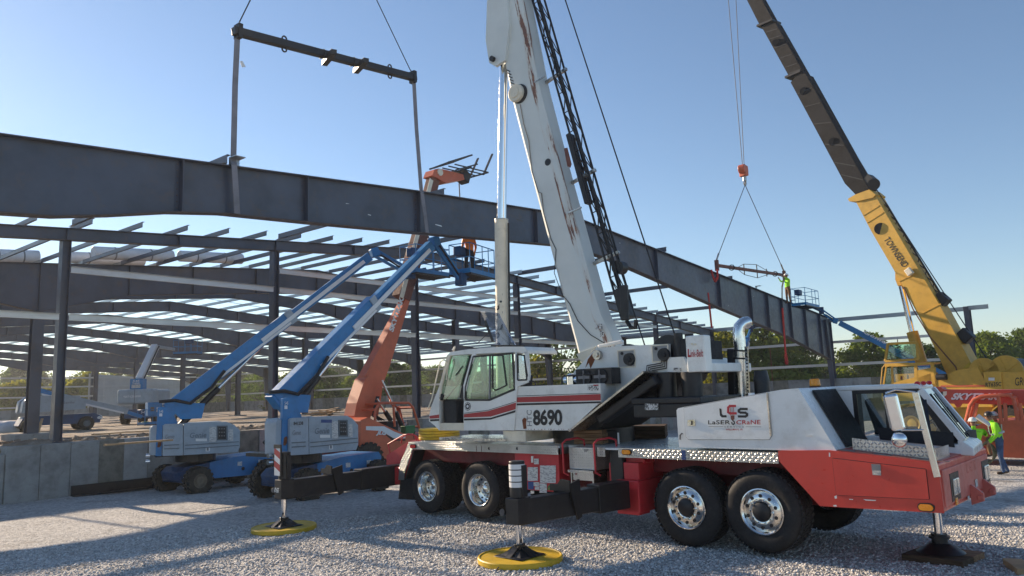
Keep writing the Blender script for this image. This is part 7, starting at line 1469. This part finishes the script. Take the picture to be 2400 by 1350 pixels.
for p, z, L, a, lb in (((92, 1003), FLOOR + .3, 1.4, 60, 'orange brown stake leaning by the column footing'), ((327, 1037), 1.40, 1.9, 2, 'weathered plank lying on top of the concrete wall'), ((300, 1013), FLOOR + .05, 3.2, 6, 'long thin plank on the dirt behind the wall'), ((60, 1052), 1.2, 2.4, 8, 'thin board lying behind the rebar at the left')):
    c = W0.px(*p, 'z', z); t = thing('plank', c, a, lb, 'plank'); MB().box((0, 0, 0), (L, .12, .05), rotm(0, -40 if a == 60 else 0)).build('board', 'lumber', t, 0)
rk = random.Random(3); rb2 = MB()
for k in range(260):
    x_ = rk.uniform(8, 20); y_ = rk.uniform(26.2, 31); s_ = rk.uniform(.04, .16); rb2.box((x_, y_, FLOOR + .05 + s_ * .3), (s_ * 1.4, s_, s_ * .7), rotm(rk.uniform(0, 180), rk.uniform(-30, 30), rk.uniform(-30, 30)))
tag(rb2.build('rubble', 'soil', None, 0), 'scattered clods and rubble on the building fill', 'rubble', kind='stuff')
# low dirt mounds by the wall top
for (a, b), lb in (((195, 1045), 'low dirt mound on the wall top right of the first post'), ((255, 1047), 'crumbly dirt ridge along the wall top before the first boom lift')):
    c = W0.px(a, b, 'z', 1.37); t = thing('dirt_mound', (c.x, 26.0, 1.25), 0, lb, 'dirt'); m = MB().sph((0, .1, 0), (1.1, .55, .24), 22, 10); m.v = [(x_ + .05 * math.sin(9 * y_), y_, z_ + .05 * math.sin(13 * x_) * math.cos(11 * y_)) for x_, y_, z_ in m.v]; m.build('mound', 'soil', t, 60)
sg = W0.px(958, 928, 'x', 150); t = thing('road_sign', (sg.x, sg.y, -.8), 40, 'tiny dark diamond sign standing in the far field', 'sign'); MB().cyl((0, 0, 0), (0, 0, 2.6), .05, n=6).build('post', 'galvanized', t); MB().box((0, -.06, 2.4), (.9, .03, .9), Matrix.Rotation(R_(45), 3, 'Y')).build('plate', 'ink_black', t, 0)
fs = MB(); fs.add([(110, 40, -.85), (400, 60, -.75), (400, 320, -.75), (110, 260, -.85)], [(0, 1, 2, 3)]); paint('hay', (0.34, 0.33, 0.10), .9, 0, .2, .1); tag(fs.build('hay_field', 'hay', None, 0), None, kind='structure')

# ================================================================== trees
def tree_proto(seed, H, RX, sparse=0.0, leafs=46, nclu=120, ls=.26, trunk_h=.28, mat='leaf_mid'):
    rg = np.random.default_rng(seed); r = random.Random(seed)
    tr = MB(); th = H * trunk_h
    tr.tube([(0, 0, -.3), (.05, .02, th * .5), (.1, -.05, th), (.05, .05, H * .55), (0, .1, H * .8)], [.03 * H, .024 * H, .02 * H, .012 * H, .004 * H], 8)
    cl = []
    for k in range(nclu):
        u = r.uniform(0, 1); z = th + (H - th) * (u ** .85); f = (z - th) / (H - th); prof = (math.sin(math.pi * min(1, .12 + f * .86)) ** .65); rad = RX * prof * (.35 + .65 * r.random() ** .5) * (1 + .25 * math.sin(3 * k)); a = r.uniform(0, 6.283)
        cl.append((rad * math.cos(a), rad * math.sin(a), z - .06 * H * r.random()))
    for k in range(0, nclu, 5):
        c = cl[k]; b = Vector((.05, 0, max(th * .8, c[2] - .25 * H))); tr.tube([b, (b + Vector(c)) / 2 + Vector((0, 0, -.05 * H)), Vector(c)], [.010 * H, .006 * H, .002 * H], 5)
    C_ = np.array(cl); n = len(C_); m = n * leafs
    cr = (.07 + .07 * rg.random(n)) * H
    off = rg.normal(size=(n, leafs, 3)); off /= np.linalg.norm(off, axis=2, keepdims=True); off *= (rg.random((n, leafs, 1)) ** .45) * cr[:, None, None] * np.array([1.15, 1.15, .75])
    P = (C_[:, None, :] + off).reshape(-1, 3)
    keep = rg.random(m) > sparse * .5; P = P[keep]; m = len(P)
    a = rg.normal(size=(m, 3)); a /= np.linalg.norm(a, axis=1, keepdims=True); b = np.cross(a, rg.normal(size=(m, 3))); b /= np.linalg.norm(b, axis=1, keepdims=True)
    s = ls * (.6 + .8 * rg.random((m, 1))); q = np.stack([P - a * s, P + b * s * .55, P + a * s, P - b * s * .55], 1).reshape(-1, 3)
    me = bpy.data.meshes.new('crown'); me.vertices.add(4 * m); me.vertices.foreach_set('co', q.ravel().astype(np.float32)); me.loops.add(4 * m); me.loops.foreach_set('vertex_index', np.arange(4 * m, dtype=np.int32)); me.polygons.add(m); me.polygons.foreach_set('loop_start', np.arange(0, 4 * m, 4, dtype=np.int32)); me.update(calc_edges=True)
    at_ = me.attributes.new('tone', 'FLOAT', 'POINT'); cid = np.repeat(rg.random(n), leafs)[keep]; at_.data.foreach_set('value', np.repeat(.6 * cid + .4 * rg.random(m), 4).astype(np.float32)); me.materials.append(MATS[mat])
    tm = tr.mesh('trunk', 60); tm.materials.append(MATS['bark']); return tm, me, H
PRO = [tree_proto(11, 10, 4.2, .1, 60, 150, .24, .22, 'leaf_mid'), tree_proto(12, 11, 3.6, .15, 56, 140, .25, .2, 'leaf_dark'), tree_proto(13, 9, 4.0, .75, 40, 95, .22, .28, 'leaf_dark'), tree_proto(14, 7, 4.2, .0, 56, 130, .26, .08, 'leaf_yellow'), tree_proto(15, 10, 4.8, .1, 60, 150, .26, .12, 'leaf_dark'), tree_proto(16, 9, 3.4, .25, 52, 120, .23, .15, 'leaf_yellow')]
def tree(px_, top, depth, k, label, group=None, wide=1.0, gz_=-.8):
    d = ray(px_, 900); d = d / (CR.transposed() @ d).z * -1; p = Vector((0, 0, CAMH)) + d * depth
    tp = Vector((0, 0, CAMH)) + ray(px_, top) * depth; tm, cm, H = PRO[k]; s = (tp.z - gz_) / (H * 1.02)
    t = thing('tree', (p.x, p.y, gz_), random.uniform(0, 360), label, 'tree', group)
    for nm, me in (('trunk', tm), ('crown', cm)):
        o = bpy.data.objects.new(nm, me); COL.objects.link(o); o.parent = t; o.matrix_local = Matrix.Diagonal((s * wide, s * wide, s, 1))
    return t
for a in ((1790, 742, 78, 0, 'big rounded green tree right of the chrome exhaust stack'), (1700, 772, 76, 5, 'yellow green crown painting the sunlit left side of the big rounded tree'), (1850, 765, 84, 1, 'dark tree directly behind the hanging red sling'), (2045, 782, 82, 0, 'green tree between the rafter column and the yellow crane cab'), (1950, 838, 120, 1, 'lower distant tree left of the rafter end column'), (2160, 806, 92, 4, 'dark tree between yellow cab and yellow boom'), (2330, 778, 84, 0, 'broad green tree behind the yellow winch drums'), (2265, 808, 100, 4, 'dark tree behind the lone standing steel column'), (2410, 768, 88, 1, 'tall dark tree at the right edge of the picture'), (2385, 840, 70, 5, 'lighter bushy tree low at the right edge'), (1318, 772, 92, 2, 'thin backlit tree behind the crane superstructure'), (1262, 835, 88, 5, 'small yellowish tree just right of the operator cab'), (1120, 872, 105, 1, 'tree seen through the glass of the operator cab'), (1065, 900, 80, 5, 'yellow green bush left of the operator cab front'), (912, 846, 98, 4, 'dense dark tree right of the raised telehandler boom'), (1015, 858, 190, 2, 'pale distant tree left of the operator cab'), (760, 858, 108, 1, 'dark tree between the two boom lift booms'), (692, 872, 100, 0, 'green tree right of the second steel post'), (655, 905, 104, 5, 'low yellow green tree behind the second post'), (610, 868, 125, 2, 'hazy tree left of the second post'), (530, 878, 150, 4, 'far dark tree behind the first boom lift boom'), (830, 880, 120, 0, 'green tree behind the orange telehandler boom'), (55, 850, 190, 4, 'large hazy tree at the far left beyond the end wall'), (300, 842, 170, 1, 'tall hazy tree behind the white end sheeting'), (215, 858, 165, 2, 'thin tree left of the white end sheeting'), (1560, 870, 95, 1, 'tree low behind the black counterweight columns'), (1480, 880, 110, 4, 'tree low behind the winch housing')): tree(*a)  # second entry: yellow leaves paint the sunlit left part of the first tree
for k in range(8): tree(-10 + 33 * k, 908 - 9 * (k % 3) + (6 if k in (3, 4) else 0) - (25 if k > 5 else 0), 126, 3, 'yellow green bush in the row beyond the end wall', 'bushes beyond the end wall', 1.0)
for k in range(34): tree(470 + k * 62, 872 - 14 * math.sin(k * 1.7) - k * .9, 165 + 20 * (k % 3), [1, 4, 0, 4][k % 4], 'dark tree in the far tree line', 'far tree line', 1.25)
for k in range(9): tree(1650 + k * 95, 850 - 10 * (k % 2), 118, [4, 1, 0][k % 3], 'tree in the woodland edge behind the side wall', 'woodland edge behind the side wall', 1.2)
# ================================================================== air
m, nt, b = base('haze_air'); nt.nodes.remove(b); pv = N(nt, 'ShaderNodeVolumePrincipled'); pv.inputs['Density'].default_value = 0.0005; pv.inputs['Color'].default_value = (0.90, 0.93, 0.96, 1); pv.inputs['Anisotropy'].default_value = 0.35
nt.links.new(pv.outputs[0], nt.nodes['Material Output'].inputs['Volume'])
hz = MB().b2((-3100, -3100, -2.0), (3100, 3100, 38)).build('haze', 'haze_air', None, 0); tag(hz, 'thin morning haze over the whole site', 'haze', kind='stuff')
try: scn.cycles.volume_bounces = 0
except Exception: pass
